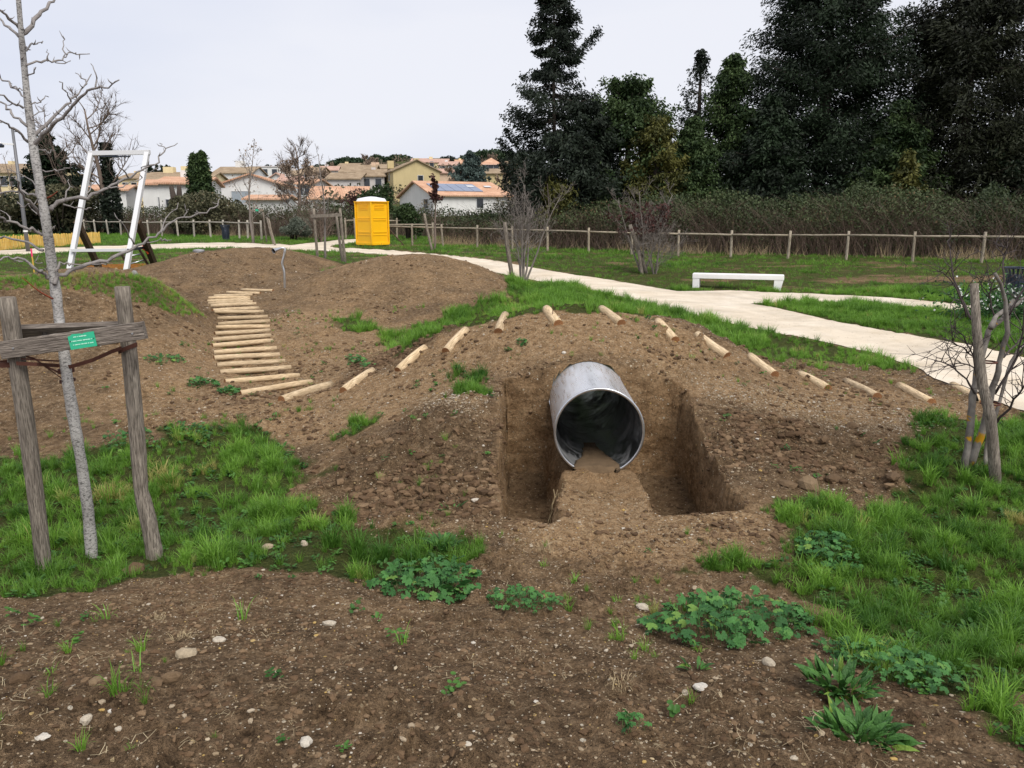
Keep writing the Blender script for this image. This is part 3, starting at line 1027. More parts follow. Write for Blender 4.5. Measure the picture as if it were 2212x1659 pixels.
def litter():
    rng = np.random.default_rng(8)
    bare = lambda x, y: (1 - np.clip(grass_mask(x, y), 0, 1)) * (path_sd(x, y) > 0.05)
    src = [pymesh('pebble', *rock(rng, 1, 0.6, 0.12), M_PEBBLE) for _ in range(7)]
    P, S, T = [], [], []
    for n, x0, x1, y0, y1, s0, s1 in ((46000, -3.2, 4.2, 1.5, 5.6, 0.0015, 0.0060), (3200, -3.2, 4.2, 1.5, 5.6, 0.005, 0.015), (42000, -4, 6, 5.0, 10.5, 0.003, 0.009), (3000, -4, 6, 5.0, 10.5, 0.008, 0.02),
                                      (26000, -9, 6, 8, 22, 0.006, 0.014), (2500, -9, 6, 8, 22, 0.012, 0.028)):
        x, y = jitter_points(n, x0, x1, y0, y1, lambda x, y: bare(x, y) * (0.35 + 0.65 * sstep(-0.2, 0.3, fbm(x * 1.6, y * 1.6, 0, 3, 201))) * (TRq(x, y) > 0.03), rng)
        s = s0 + (s1 - s0) * rng.uniform(size=len(x)) ** 2
        P.append(np.column_stack([x, y, grid_z(GZ, x, y) + s * 0.15]))
        S.append(s)
        T.append(np.clip(rng.normal(0.47, 0.28, len(x)), 0, 1))
    # the pale gravel spilled beside the cut
    for k, n in (('gl', 2600), ('gr', 3200)):
        p = PG[k]
        x, y = jitter_points(n * 3, p[:, 0].min() - .3, p[:, 0].max() + .3, p[:, 1].min() - .3, p[:, 1].max() + .3,
                             lambda x, y: (1 - sstep(-0.02, 0.25, sd_poly(x, y, p))) * 0.5 * (TRq(x, y) > 0.03), rng)
        s = 0.003 + 0.013 * rng.uniform(size=len(x)) ** 2.5
        P.append(np.column_stack([x, y, grid_z(GZ, x, y) + s * 0.2]))
        S.append(s)
        T.append(np.clip(rng.normal(0.55, 0.22, len(x)), 0, 1))
    P, S, T = map(np.concatenate, (P, S, T))
    scatter('gravel', P, rng.uniform(0, 6.28, len(P)), S, T, rng.integers(0, 7, len(P)), src, 'cream and tan gravel strewn over the bare earth')
    # crumbs of soil
    src = [pymesh('clod', *rock(rng, 1, 0.75, 0.2), M_CLOD) for _ in range(6)]
    P, S = [], []
    for n, x0, x1, y0, y1, s0, s1 in ((16000, -3.2, 4.2, 1.5, 5.6, 0.004, 0.018), (13000, -4, 6, 5.0, 10.8, 0.006, 0.034), (9000, -9, 6, 9, 22, 0.012, 0.045), (3200, 1.7, 4.0, 5.6, 7.4, 0.006, 0.045), (2000, -2.0, 0.0, 5.5, 6.8, 0.01, 0.045), (1500, -2.2, 0.2, 9.6, 10.8, 0.015, 0.05)):
        x, y = jitter_points(n, x0, x1, y0, y1, lambda x, y: bare(x, y) * (0.15 + 0.85 * sstep(0.0, 0.3, fbm(x * 1.2 + 7, y * 1.2, 0, 3, 211))) * (TRq(x, y) > 0.02), rng)
        s = s0 + (s1 - s0) * rng.uniform(size=len(x)) ** 2.5
        P.append(np.column_stack([x, y, grid_z(GZ, x, y) + s * 0.1]))
        S.append(s)
    for lo, hi, zmax, n, s1 in ((-0.5, -0.03, -1.04, 2600, 0.022), (-0.005, 0.10, 9, 2600, 0.028)):   # loose spoil in and round the cut
        x, y = rng.uniform(-0.4, 2.1, n), rng.uniform(5.3, 8.1, n)
        q, zq = TRq(x, y), grid_z(GZ, x, y)
        m = (q > lo) & (q < hi) & (zq < zmax) & ((y < 7.9) | (np.abs(x - 0.8) > 0.5))
        s = 0.006 + (s1 - 0.006) * rng.uniform(size=m.sum()) ** 2.5
        P.append(np.column_stack([x[m], y[m], zq[m] + s * 0.1]))
        S.append(s)
    P, S = map(np.concatenate, (P, S))
    scatter('earth_crumbs', P, rng.uniform(0, 6.28, len(P)), S, rng.uniform(0, 0.8, len(P)), rng.integers(0, 6, len(P)), src, 'crumbs and clods of brown soil')
    # straw and dead roots
    src = []
    for _ in range(6):
        V, F = [], []
        for _k in range(5):
            a, r = rng.uniform(0, 6.28), rng.uniform(0, 0.05)
            L, d, w = rng.uniform(0.02, 0.08), rng.uniform(0, 6.28), 0.0011
            x0, y0 = r * math.cos(a), r * math.sin(a)
            b = len(V)
            for s in range(3):
                q = s / 2
                dd = d + 0.5 * q * rng.normal()
                x, y, z = x0 + L * q * math.cos(dd), y0 + L * q * math.sin(dd), 0.004 + 0.014 * math.sin(q * 3.14) * rng.uniform()
                V += [(x - w * math.sin(d), y + w * math.cos(d), z), (x + w * math.sin(d), y - w * math.cos(d), z)]
            F += [(b, b + 1, b + 3, b + 2), (b + 2, b + 3, b + 5, b + 4)]
        src.append(pymesh('straw', V, F, M_STRAW))
    P = []
    for n, x0, x1, y0, y1 in ((1300, -3.2, 4.2, 1.5, 5.6), (5000, -9, 6, 5, 21)):
        x, y = jitter_points(n, x0, x1, y0, y1, lambda x, y: bare(x, y) * (0.2 + 0.8 * sstep(0, 0.35, fbm(x * 1.1, y * 1.1, 0, 3, 221))) * (TRq(x, y) > 0.02), rng)
        P.append(np.column_stack([x, y, grid_z(GZ, x, y) + 0.003]))
    P = np.concatenate(P)
    scatter('dry_straw', P, rng.uniform(0, 6.28, len(P)), rng.uniform(0.5, 1.1, len(P)), rng.uniform(0, 1, len(P)), rng.integers(0, 6, len(P)), src, 'short bits of dry straw and dead roots on the earth')


litter()
# ------------------------------------------------------------------ near things: tunnel, logs, stakes, tree, plants
random.seed(4)


def gpt(px, py):
    p = ground_pts([(px, py)], GZ)[0]
    return Vector(p)


def orient(o, a, b):
    a, b = Vector(a), Vector(b)
    o.location = a
    o.rotation_euler = (b - a).to_track_quat('Z', 'Y').to_euler()
    return o


def pole_mesh(name, L, r0, r1, mats, sides=14, rings=6, wob=0.03, bend=0.0, seed=0):
    """round pole along local z, worn and not quite straight"""
    rng = np.random.default_rng(seed)
    mb = MB()
    ph = rng.uniform(0, 6.28)
    lob = 1 + wob * np.array([math.sin(2 * math.pi * k / sides * 2 + ph) + 0.6 * rng.normal() for k in range(sides)])
    V, F = [], []
    for i in range(rings + 1):
        q = i / rings
        r = r0 + (r1 - r0) * q
        cx, cy = bend * math.sin(q * 3.1), 0.5 * bend * math.sin(q * 5 + ph)
        e = 1.0 if 0 < i < rings else 0.93
        for k in range(sides):
            a = 2 * math.pi * k / sides
            rr = r * lob[k] * e * (1 + 0.5 * wob * rng.normal())
            V.append((cx + rr * math.cos(a), cy + rr * math.sin(a), q * L))
    for i in range(rings):
        for k in range(sides):
            a, b = i * sides + k, i * sides + (k + 1) % sides
            F.append((a, b, b + sides, a + sides))
    mb.add(V, F, 0)
    mb.f += [tuple(range(sides))[::-1], tuple(rings * sides + k for k in range(sides))]
    mb.m += [1, 1]
    me = mb.mesh(name, *(mats if len(mats) > 1 else (mats[0], mats[0])))
    me.polygons.foreach_set('use_smooth', np.array([len(p.vertices) == 4 for p in me.polygons]))
    return me


M_PALEWOOD = mat_wood('peeled_pine', lin(192, 166, 130), lin(228, 206, 172), (6, 6, 0.8), 0.8, 0.3, 0.25)
M_LOGEND = mat_wood('log_end', lin(128, 88, 58), lin(176, 130, 90), (5, 5, 5), 0.9, 0.3, 0.3)
M_GREYWOOD = mat_wood('weathered_wood', lin(92, 84, 76), lin(176, 166, 152), (11, 11, 0.9), 0.9, 0.6, 0.9)
M_GREYEND = mat_wood('weathered_end', lin(100, 90, 80), lin(160, 148, 132), (8, 8, 8), 0.9, 0.6, 0.6)
M_FENCEWOOD = mat_wood('fence_wood', lin(126, 114, 96), lin(200, 190, 172), (5, 5, 0.6), 0.9, 0.4, 0.4)

# ---- tunnel pipe
def tunnel():
    t = NT('galvanised_steel')
    n = t.noise(2.2, 5, 0.6, t.mapped((1, 1, 0.25)))
    sc = t.noise(30, 3, 0.6, t.mapped((1, 1, 0.12)))
    col = t.ramp(n, [(0.3, (0.60, 0.61, 0.63, 1)), (0.7, (0.78, 0.79, 0.81, 1))])
    rg = t.ramp(sc, [(0.3, 0.22), (0.7, 0.40)])
    m_out = t.done(col, rg, 0.7, t.bump(n, 0.015, 0.01), 0.5)
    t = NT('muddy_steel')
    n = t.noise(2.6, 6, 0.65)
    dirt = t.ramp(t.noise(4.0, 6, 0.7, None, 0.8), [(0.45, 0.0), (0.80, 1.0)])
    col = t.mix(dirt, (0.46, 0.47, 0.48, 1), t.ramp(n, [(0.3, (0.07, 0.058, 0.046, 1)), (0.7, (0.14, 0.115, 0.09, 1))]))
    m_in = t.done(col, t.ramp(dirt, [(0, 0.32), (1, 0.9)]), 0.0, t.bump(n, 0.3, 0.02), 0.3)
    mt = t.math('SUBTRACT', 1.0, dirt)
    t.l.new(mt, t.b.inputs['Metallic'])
    m_rim = mat_simple('steel_rim', (0.62, 0.63, 0.65, 1), 0.34, 0.95, 0.1, 14, 0.1)
    L = (PIPE_B - PIPE_A).length
    root = thing('tunnel_pipe', 'wide shiny steel crawl tunnel pipe set through the earth mound', 'pipe', PIPE_A)
    root.rotation_euler = (PIPE_B - PIPE_A).to_track_quat('Z', 'Y').to_euler()
    S, R = 72, PIPE_R
    def shell(name, r, z0, z1, mat, flip=False, rings=10):
        V = [(r * math.cos(2 * math.pi * k / S), r * math.sin(2 * math.pi * k / S), z0 + (z1 - z0) * i / rings) for i in range(rings + 1) for k in range(S)]
        F = []
        for i in range(rings):
            for k in range(S):
                a, b = i * S + k, i * S + (k + 1) % S
                F.append((a, b, b + S, a + S) if not flip else (a + S, b + S, b, a))
        o = link(name, pymesh(name, V, F, mat, True), root)
        return o
    shell('outer_wall', R, 0.006, L - 0.006, m_out)
    shell('inner_wall', R - 0.012, 0.006, L - 0.006, m_in, True)
    for z0 in (0.0, L - 0.03):
        mb = MB()
        V, F = [], []
        prof = [(R + 0.0, 0.03), (R + 0.006, 0.024), (R + 0.006, 0.004), (R - 0.0, 0.0), (R - 0.014, 0.0), (R - 0.017, 0.006), (R - 0.0125, 0.03)]
        if z0 > 0:
            prof = [(r, 0.03 - z) for r, z in prof][::-1]
        n = len(prof)
        for k in range(S):
            a = 2 * math.pi * k / S
            V += [(r * math.cos(a), r * math.sin(a), z0 + z) for r, z in prof]
        for k in range(S):
            for i in range(n - 1):
                a, b = k * n + i, ((k + 1) % S) * n + i
                F.append((a, a + 1, b + 1, b))
        link('rim', pymesh('rim', V, F, m_rim, True), root)
    # trodden mud lying in the bottom of the pipe
    V, F = [], []
    nx_, ny_ = 16, 60
    inv = root.matrix_basis.inverted()
    for j in range(-1, ny_ + 1):
        q = max(0, j) / ny_
        yy = PIPE_A.y - 0.045 + 1.0 * q
        p = PIPE_A + (PIPE_B - PIPE_A) * ((yy - PIPE_A.y) / (PIPE_B.y - PIPE_A.y))
        for i in range(nx_ + 1):
            s = i / nx_ * 2 - 1
            h = 0.088 * (1 - q) ** 0.8 + 0.016 * float(fbm(np.array(s * 2.5), np.array(yy * 3.0), 0, 3, 301)) - 0.03 * abs(s) ** 3
            h = max(h, 0.004) if j >= 0 else -0.05
            w = math.sqrt(max(1e-5, (R - 0.013) ** 2 - (R - 0.013 - max(h, 0.01)) ** 2)) if abs(s) > 0.98 else math.sqrt((R - 0.013) ** 2 - (R - 0.013 - max(0.004, 0.080 * (1 - q) ** 1.3 * (1 + 0.9 * float(fbm(np.array(yy * 6.0), np.array(2.0 if s > 0 else 7.0), 0, 3, 311))))) ** 2)
            V.append(inv @ Vector((p.x + s * w, yy, p.z - R + 0.013 + h)))
    for j in range(ny_ + 1):
        for i in range(nx_):
            a = j * (nx_ + 1) + i
            F.append((a, a + 1, a + nx_ + 2, a + nx_ + 1))
    link('mud', pymesh('mud', [tuple(v) for v in V], F, mat_simple('dry_mud', (0.13, 0.086, 0.048, 1), 0.95, 0, 0.5, 9, 0.8), True), root)


tunnel()

# ---- logs
def log_thing(a, b, r, label, group, bury=0.25, seed=0):
    a, b = Vector(a), Vector(b)
    a.z += r * (1 - 2 * bury)
    b.z += r * (1 - 2 * bury)
    me = pole_mesh('log', (b - a).length, r, r * random.uniform(0.92, 1.0), (M_PALEWOOD, M_LOGEND), 16, 6, 0.02, 0.006, seed)
    o = link('log', me)
    orient(o, a, b)
    return tag(o, label, 'log', group)


STEPS = [(350, 882, 870, 800), (240, 797, 778, 752), (205, 732, 720, 693), (182, 680, 675, 645), (160, 628, 635, 598), (158, 583, 615, 552), (148, 535, 585, 498), (150, 490, 575, 460), (165, 447, 565, 423),
         (177, 410, 567, 393), (190, 380, 567, 358), (187, 337, 552, 320), (163, 295, 520, 284), (145, 277, 488, 258), (138, 243, 470, 230), (120, 228, 445, 214), (113, 210, 425, 200), (122, 187, 425, 184),
         (163, 172, 440, 166), (255, 150, 497, 152), (360, 128, 590, 132)]
for i, (x0, y0, x1, y1) in enumerate(STEPS):
    a, b = gpt(414.8 + x0 / 3.368, 588.6 + y0 / 3.368 + 1), gpt(414.8 + x1 / 3.368, 588.6 + y1 / 3.368 + 1)
    d = (b - a)
    Lw = max(0.85, min(1.12, d.length))
    m = (a + b) / 2
    d.z *= 0.3
    d.normalize()
    a, b = m - d * Lw / 2, m + d * Lw / 2
    a.z, b.z = hz(a.x, a.y), hz(b.x, b.y)
    if i < len(STEPS) - 2:
        log_thing(a, b, 0.042, 'half buried peeled log laid crosswise in the ladder of steps up the valley', 'log steps in the valley', 0.42, i)
    else:
        log_thing(a, b, 0.040, 'half buried peeled log at the top turn of the log steps', 'log steps at the top turn', 0.42, i)
ARCH = [((608, 867), (722, 830), 'peeled log lying where the valley steps turn onto the tunnel mound'),
        ((742, 847), (808, 801), 'short peeled log at the foot of the tunnel mound beside the valley steps'),
        ((860, 803), (903, 763), 'short peeled log partway up the valley side of the tunnel mound'),
        ((963, 763), (995, 727), 'stubby peeled log on the valley shoulder of the tunnel mound'),
        ((1077, 722), (1089, 688), 'peeled log above the grass tuft near the crest of the tunnel mound'),
        ((1206, 703), (1187, 677), 'peeled log with a rusty spike on the mound crest'),
        ((1342, 703), (1303, 671), 'thick peeled log on the mound crest above the pipe'),
        ((1458, 738), (1413, 693), 'thick peeled log with orange end just past the mound crest'),
        ((1570, 773), (1520, 725), 'peeled log on the path side shoulder of the mound'),
        ((1673, 813), (1614, 769), 'peeled log partway down the path side of the mound'),
        ((1788, 843), (1722, 801), 'slim peeled log low on the path side of the mound'),
        ((1895, 860), (1824, 822), 'thin peeled log near the foot of the path side slope'),
        ((2012, 872), (1934, 829), 'long peeled log at the flat end of the mound steps'),
        ((2125, 873), (2043, 827), 'last peeled log of the mound steps behind the lichened shrub')]
for i, (p, q, lab) in enumerate(ARCH):
    a, b = gpt(*p), gpt(*q)
    d = b - a
    k = 1.0 / max(0.75, min(1.5, d.length))
    Lw = max(0.55, min(0.98, d.length * (0.8 if 1 < i < 11 else 0.95)))
    d.normalize()
    b = a + d * Lw
    b.z = max(hz(b.x, b.y), b.z - 0.12)
    log_thing(a, b, 0.060 if 4 < i < 11 else 0.056, lab, 'log steps over the tunnel mound', 0.42, 40 + i)
sp = gpt(1194, 690)
tag(MB().tube([(0, 0, -0.08), (0, 0.004, 0.13)], 0.005, 6).build('iron_spike', mat_simple('rusty_iron', (0.10, 0.042, 0.025, 1), 0.85), None, loc=(sp.x, sp.y, sp.z + 0.05)), 'thin rusty iron spike standing out of a crest log', 'spike')

# ---- staked plane tree on the left
def rpoly(pts, Y, dY=0.0, curve=1.0):
    n = len(pts)
    return [at(p[0], p[1], Y + dY * (i / max(1, n - 1)) ** curve) for i, p in enumerate(pts)]


def limb(mb, pts, r0, r1, sides=7, sub=3, wob=0.0, rng=None, crook=0.0):
    """smooth tapered limb through points"""
    P = []
    n = len(pts)
    for i in range(n - 1):
        p0, p1, p2, p3 = pts[max(i - 1, 0)], pts[i], pts[i + 1], pts[min(i + 2, n - 1)]
        for s in range(sub):
            t = s / sub
            P.append(0.5 * ((2 * p1) + (p2 - p0) * t + (2 * p0 - 5 * p1 + 4 * p2 - p3) * t * t + (3 * p1 - p0 - 3 * p2 + p3) * t ** 3))
    P.append(pts[-1])
    if crook and rng is not None:
        for i in range(1, len(P) - 1):
            P[i] = P[i] + Vector(rng.normal(0, crook, 3))
    m = len(P)
    rad = [r0 + (r1 - r0) * (i / (m - 1)) ** 0.85 for i in range(m)]
    if wob:
        rad = [r * (1 + wob * random.uniform(-1, 1)) for r in rad]
    mb.tube(P, rad, sides)
    return P, rad


def twigs(mb, P, rad, rng, n, length, r, up=0.3, sides=4, depth=1, start=0.2):
    m = len(P)
    for _ in range(n):
        i = int(m * (start + (0.97 - start) * rng.uniform()))
        i = min(i, m - 2)
        d = (P[i + 1] - P[i]).normalized()
        s = d.orthogonal().normalized()
        s.rotate(Matrix.Rotation(rng.uniform(0, 6.28), 3, d))
        dirn = (d * rng.uniform(0.3, 1.0) + s * rng.uniform(0.6, 1.1) + Vector((0, 0, up))).normalized()
        L = length * rng.uniform(0.45, 1.2)
        q = [P[i].copy()]
        for k in range(4):
            dirn = (dirn + Vector(rng.normal(0, 0.22, 3)) + Vector((0, 0, up * 0.25))).normalized()
            q.append(q[-1] + dirn * L / 4)
        rr = min(r, rad[i] * 0.75)
        mb.tube(q, [rr * (1 - 0.7 * k / 4) for k in range(5)], sides)
        if depth > 0:
            twigs(mb, q, [rr] * 5, rng, max(1, int(n * 0.25)) if n < 12 else 3, length * 0.5, r * 0.65, up, 3, depth - 1)


def bark_plane():
    t = NT('grey_bark')
    v = t.mapped((22, 22, 48))
    n = t.noise(1.4, 5, 0.7, v, 0.4)
    big = t.noise(3.5, 3, 0.5)
    c = t.ramp(big, [(0.3, lin(138, 134, 130)), (0.7, lin(190, 187, 182))])
    fl = t.ramp(n, [(0.36, 0.35), (0.46, 1.0)])
    c = t.mix(1.0, c, fl, 'MULTIPLY')
    c = t.mix(0.8, c, t.ramp(t.noise(2.4, 4, 0.7, t.mapped((30, 30, 55))), [(0.40, 0.35), (0.52, 1.05)]), 'MULTIPLY')
    return t.done(c, 0.9, 0, t.bump(n, 0.5, 0.006), 0.15)


def plane_tree():
    rng = np.random.default_rng(9)
    M = bark_plane()
    M2 = mat_simple('grey_branch', lin(138, 132, 128), 0.9, 0, 0.5, 30, 0.6)
    MR = mat_simple('red_twig', lin(150, 72, 48), 0.8, 0, 0.2, 12)
    Y = 4.72
    base = gpt(200, 1240)
    Y = max(gpt(97, 1245).y, gpt(333, 1205).y) + 0.05
    base = at(200, 1240, Y)
    base.z = min(base.z, hz(base.x, base.y))
    root = thing('plane_tree', 'young bare tree with pale flecked grey bark tied between two stakes', 'tree', (base.x, base.y, base.z))
    org = Vector(root.location)

    def part(name, mb, mat):
        mb.v = [tuple(Vector(p) - org) for p in mb.v]
        return mb.build(name, mat, root, True)
    trunk_px = [(202, 1262), (197, 1180), (190, 1100), (176, 1000), (162, 920), (147, 830), (137, 750), (128, 690), (118, 610), (108, 540), (98, 470), (86, 400), (74, 330), (67, 275), (58, 205), (52, 140), (46, 75), (40, 0), (36, -70), (33, -200), (30, -330)]
    P = [at(x, y, Y + 0.05 * math.sin(i)) for i, (x, y) in enumerate(trunk_px)]
    mb = MB()
    wpx = [30, 27, 26, 26, 25, 25, 24, 24, 23, 23, 22, 21, 20, 19, 16, 14.5, 13, 11, 10, 8, 5]
    rad0 = [w * 0.9 / 2 / FPX * (Y * CP + (EYE - p.z) * SP) for w, p in zip(wpx, P)]
    TP_, TR_ = [], []
    for i in range(len(P) - 1):
        for s in range(3):
            TP_.append(P[i].lerp(P[i + 1], s / 3))
            TR_.append((rad0[i] + (rad0[i + 1] - rad0[i]) * s / 3) * (1 + 0.05 * rng.normal()))
    mb.tube(TP_, TR_, 14)
    part('trunk', mb, M)
    c1 = lambda L: [(x / 4, y / 4) for x, y in L]
    c2 = lambda L: [(x / 4, 380.2 + y / 4) for x, y in L]
    B = [  # polyline, start width px, end width px, depth drift
        (c1([(180, 300), (300, 170), (400, 60), (455, 0), (540, -100), (600, -260)]), 11, 4, 0.35), (c1([(165, 240), (70, 150), (0, 100), (-90, 50)]), 8, 4, -0.2), (c1([(170, 320), (60, 230), (0, 170), (-90, 90)]), 8, 4, 0.3),
        (c1([(180, 510), (230, 420), (275, 385), (340, 380), (370, 355)]), 5, 2.5, 0.25), (c1([(235, 410), (210, 405), (215, 440), (262, 432)]), 3, 2, 0.1),
        (c1([(225, 565), (300, 540), (420, 535), (500, 510), (570, 475), (640, 455), (680, 475), (775, 465)]), 6, 2.5, 0.4), (c1([(575, 470), (550, 390), (545, 310)]), 3.5, 1.8, 0.1), (c1([(415, 530), (412, 470), (408, 425)]), 3, 1.5, 0.0),
        (c1([(470, 530), (550, 552), (605, 530)]), 3.5, 2, 0.1), (c1([(235, 655), (290, 625), (310, 580)]), 4, 2, -0.15), (c1([(215, 840), (130, 760), (60, 710), (0, 665), (-60, 640)]), 5, 3, 0.25), (c1([(190, 780), (130, 755), (95, 735)]), 3, 2, 0.1),
        (c1([(205, 935), (100, 880), (0, 820), (-80, 790)]), 6, 3, -0.25), (c1([(235, 1090), (130, 1010), (50, 920), (0, 880), (-80, 800)]), 7, 3.5, 0.2), (c1([(245, 1230), (150, 1140), (60, 1080), (0, 1050), (-80, 1000)]), 7, 3.5, -0.3),
        (c1([(250, 890), (330, 885), (380, 860), (405, 830)]), 3.5, 2, 0.2), (c1([(258, 1010), (330, 970), (300, 890)]), 3.5, 2, 0.1), (c1([(265, 1005), (330, 1060), (400, 1115)]), 4, 2, -0.2),
        (c1([(290, 1290), (330, 1190), (430, 1110), (540, 1010), (630, 910), (720, 820), (830, 750), (930, 745), (1030, 690)]), 13, 3, -0.35), (c1([(825, 750), (820, 640), (785, 550)]), 4, 2, 0.1),
        (c1([(285, 1180), (400, 1070), (500, 970), (610, 880), (680, 800), (740, 730), (790, 640)]), 9, 2.5, 0.35), (c1([(735, 735), (735, 690), (650, 630)]), 4, 2, 0.1), (c1([(615, 880), (570, 800), (510, 705)]), 4.5, 2.5, -0.1),
        (c1([(480, 1040), (470, 1010), (500, 995), (620, 995)]), 3, 1.8, 0.1), (c1([(310, 1300), (380, 1300), (430, 1320), (480, 1305)]), 4.5, 2, 0.2), (c1([(360, 1470), (430, 1475), (530, 1470), (600, 1440), (640, 1420)]), 4, 2, -0.2),
        (c2([(400, 300), (450, 270), (560, 220), (700, 190), (850, 130), (960, 80), (1080, 30), (1220, -60), (1330, -100), (1400, -190), (1430, -240), (1535, -285)]), 12, 2.5, 0.5), (c2([(1430, -240), (1400, -265), (1380, -285)]), 3, 1.8, 0.0),
        (c2([(560, 220), (580, 110), (595, 30)]), 4, 2, 0.1), (c2([(550, 245), (640, 272), (720, 285), (790, 275)]), 4.5, 2.2, -0.1), (c2([(760, 170), (790, 80), (860, 0)]), 4, 2, 0.2), (c2([(930, 95), (1030, 105), (1110, 70), (1230, 15)]), 4.5, 2, 0.15),
        (c2([(1110, 15), (1060, -55), (960, -150)]), 4.5, 2, -0.2), (c2([(1330, -100), (1200, -60), (1300, -30), (1390, -100)]), 2.5, 1.5, 0.1),
        (c2([(470, 930), (510, 860), (640, 800), (800, 760), (980, 710), (1100, 650), (1240, 570), (1380, 500), (1480, 410), (1580, 360), (1780, 310), (1870, 260), (1900, 200)]), 13, 3, 0.55), (c2([(1390, 490), (1440, 380), (1540, 230)]), 5, 2, 0.15),
        (c2([(1160, 590), (1100, 470), (1020, 375)]), 4.5, 2, -0.15), (c2([(490, 830), (520, 760), (580, 755), (640, 775), (720, 765)]), 7, 3, 0.1), (c2([(1270, 575), (1340, 565), (1390, 540)]), 3, 2, 0.05), (c2([(1390, 535), (1430, 555), (1480, 550)]), 4, 2, 0.1),
        (c2([(800, 770), (880, 765), (940, 750)]), 4, 2, -0.1), (c2([(1590, 360), (1615, 310), (1625, 285)]), 3.5, 1.5, 0.05), (c2([(1690, 330), (1700, 295)]), 3, 1.5, 0.0),
        (c2([(425, 890), (370, 840), (320, 810), (200, 730), (100, 710), (0, 715), (-80, 720)]), 9, 5, -0.3), (c2([(200, 740), (150, 745), (125, 740)]), 4, 2, 0), (c2([(390, 850), (378, 800)]), 3, 1.5, 0), (c2([(370, 640), (280, 590), (150, 540), (0, 540), (-80, 545)]), 8, 5, 0.3),
        (c2([(365, 510), (280, 460), (180, 430), (60, 390), (0, 350), (-70, 300)]), 9, 5, -0.25), (c2([(100, 400), (60, 340), (10, 300)]), 4, 2, 0.1), (c2([(360, 210), (280, 160), (150, 140), (0, 150), (-60, 160)]), 7, 4, 0.2),
        (c2([(350, 340), (250, 220), (180, 120), (130, 20)]), 9, 4, -0.3), (c2([(340, 215), (310, 130), (240, 20), (60, -60)]), 5, 2, 0.2), (c2([(250, 240), (190, 265), (150, 220)]), 4, 2, 0.1), (c2([(320, 330), (270, 290)]), 4, 2, 0.1),
        (c2([(365, 750), (300, 745)]), 3, 2, 0), (c2([(430, 480), (480, 430)]), 3, 2, 0.05)]
    for L, w0, w1, dY in B:
        mb = MB()
        pts = rpoly(L, Y, dY)
        k = 1 / FPX * Y / 2 * 1.04
        PP, RR = limb(mb, pts, w0 * k * 0.8, w1 * k * 0.72, 6, 3, 0.14, rng, 0.006)
        # buds and spurs
        for _ in range(max(1, int(len(PP) / 5))):
            i = rng.integers(1, len(PP))
            d = Vector(rng.normal(0, 1, 3)).normalized()
            mb.tube([PP[i], PP[i] + d * 0.02, PP[i] + (d + Vector((0, 0, 0.3))) * rng.uniform(0.02, 0.05)], [0.004, 0.003, 0.001], 4)
        part('branch', mb, M2)
    for L in (c2([(455, 1062), (330, 990), (190, 875)]), c2([(405, 190), (450, 170), (495, 135)])):
        mb = MB()
        limb(mb, rpoly(L, Y, -0.2), 0.006, 0.002, 5)
        part('red_shoot', mb, MR)
    part('branch_stub', MB().tube([at(95, 740, Y - 0.03), at(100, 730, Y - 0.05), at(96, 718, Y - 0.06)], [0.02, 0.017, 0.012], 7), mat_simple('dark_scar', (0.03, 0.025, 0.022, 1), 0.95))


plane_tree()


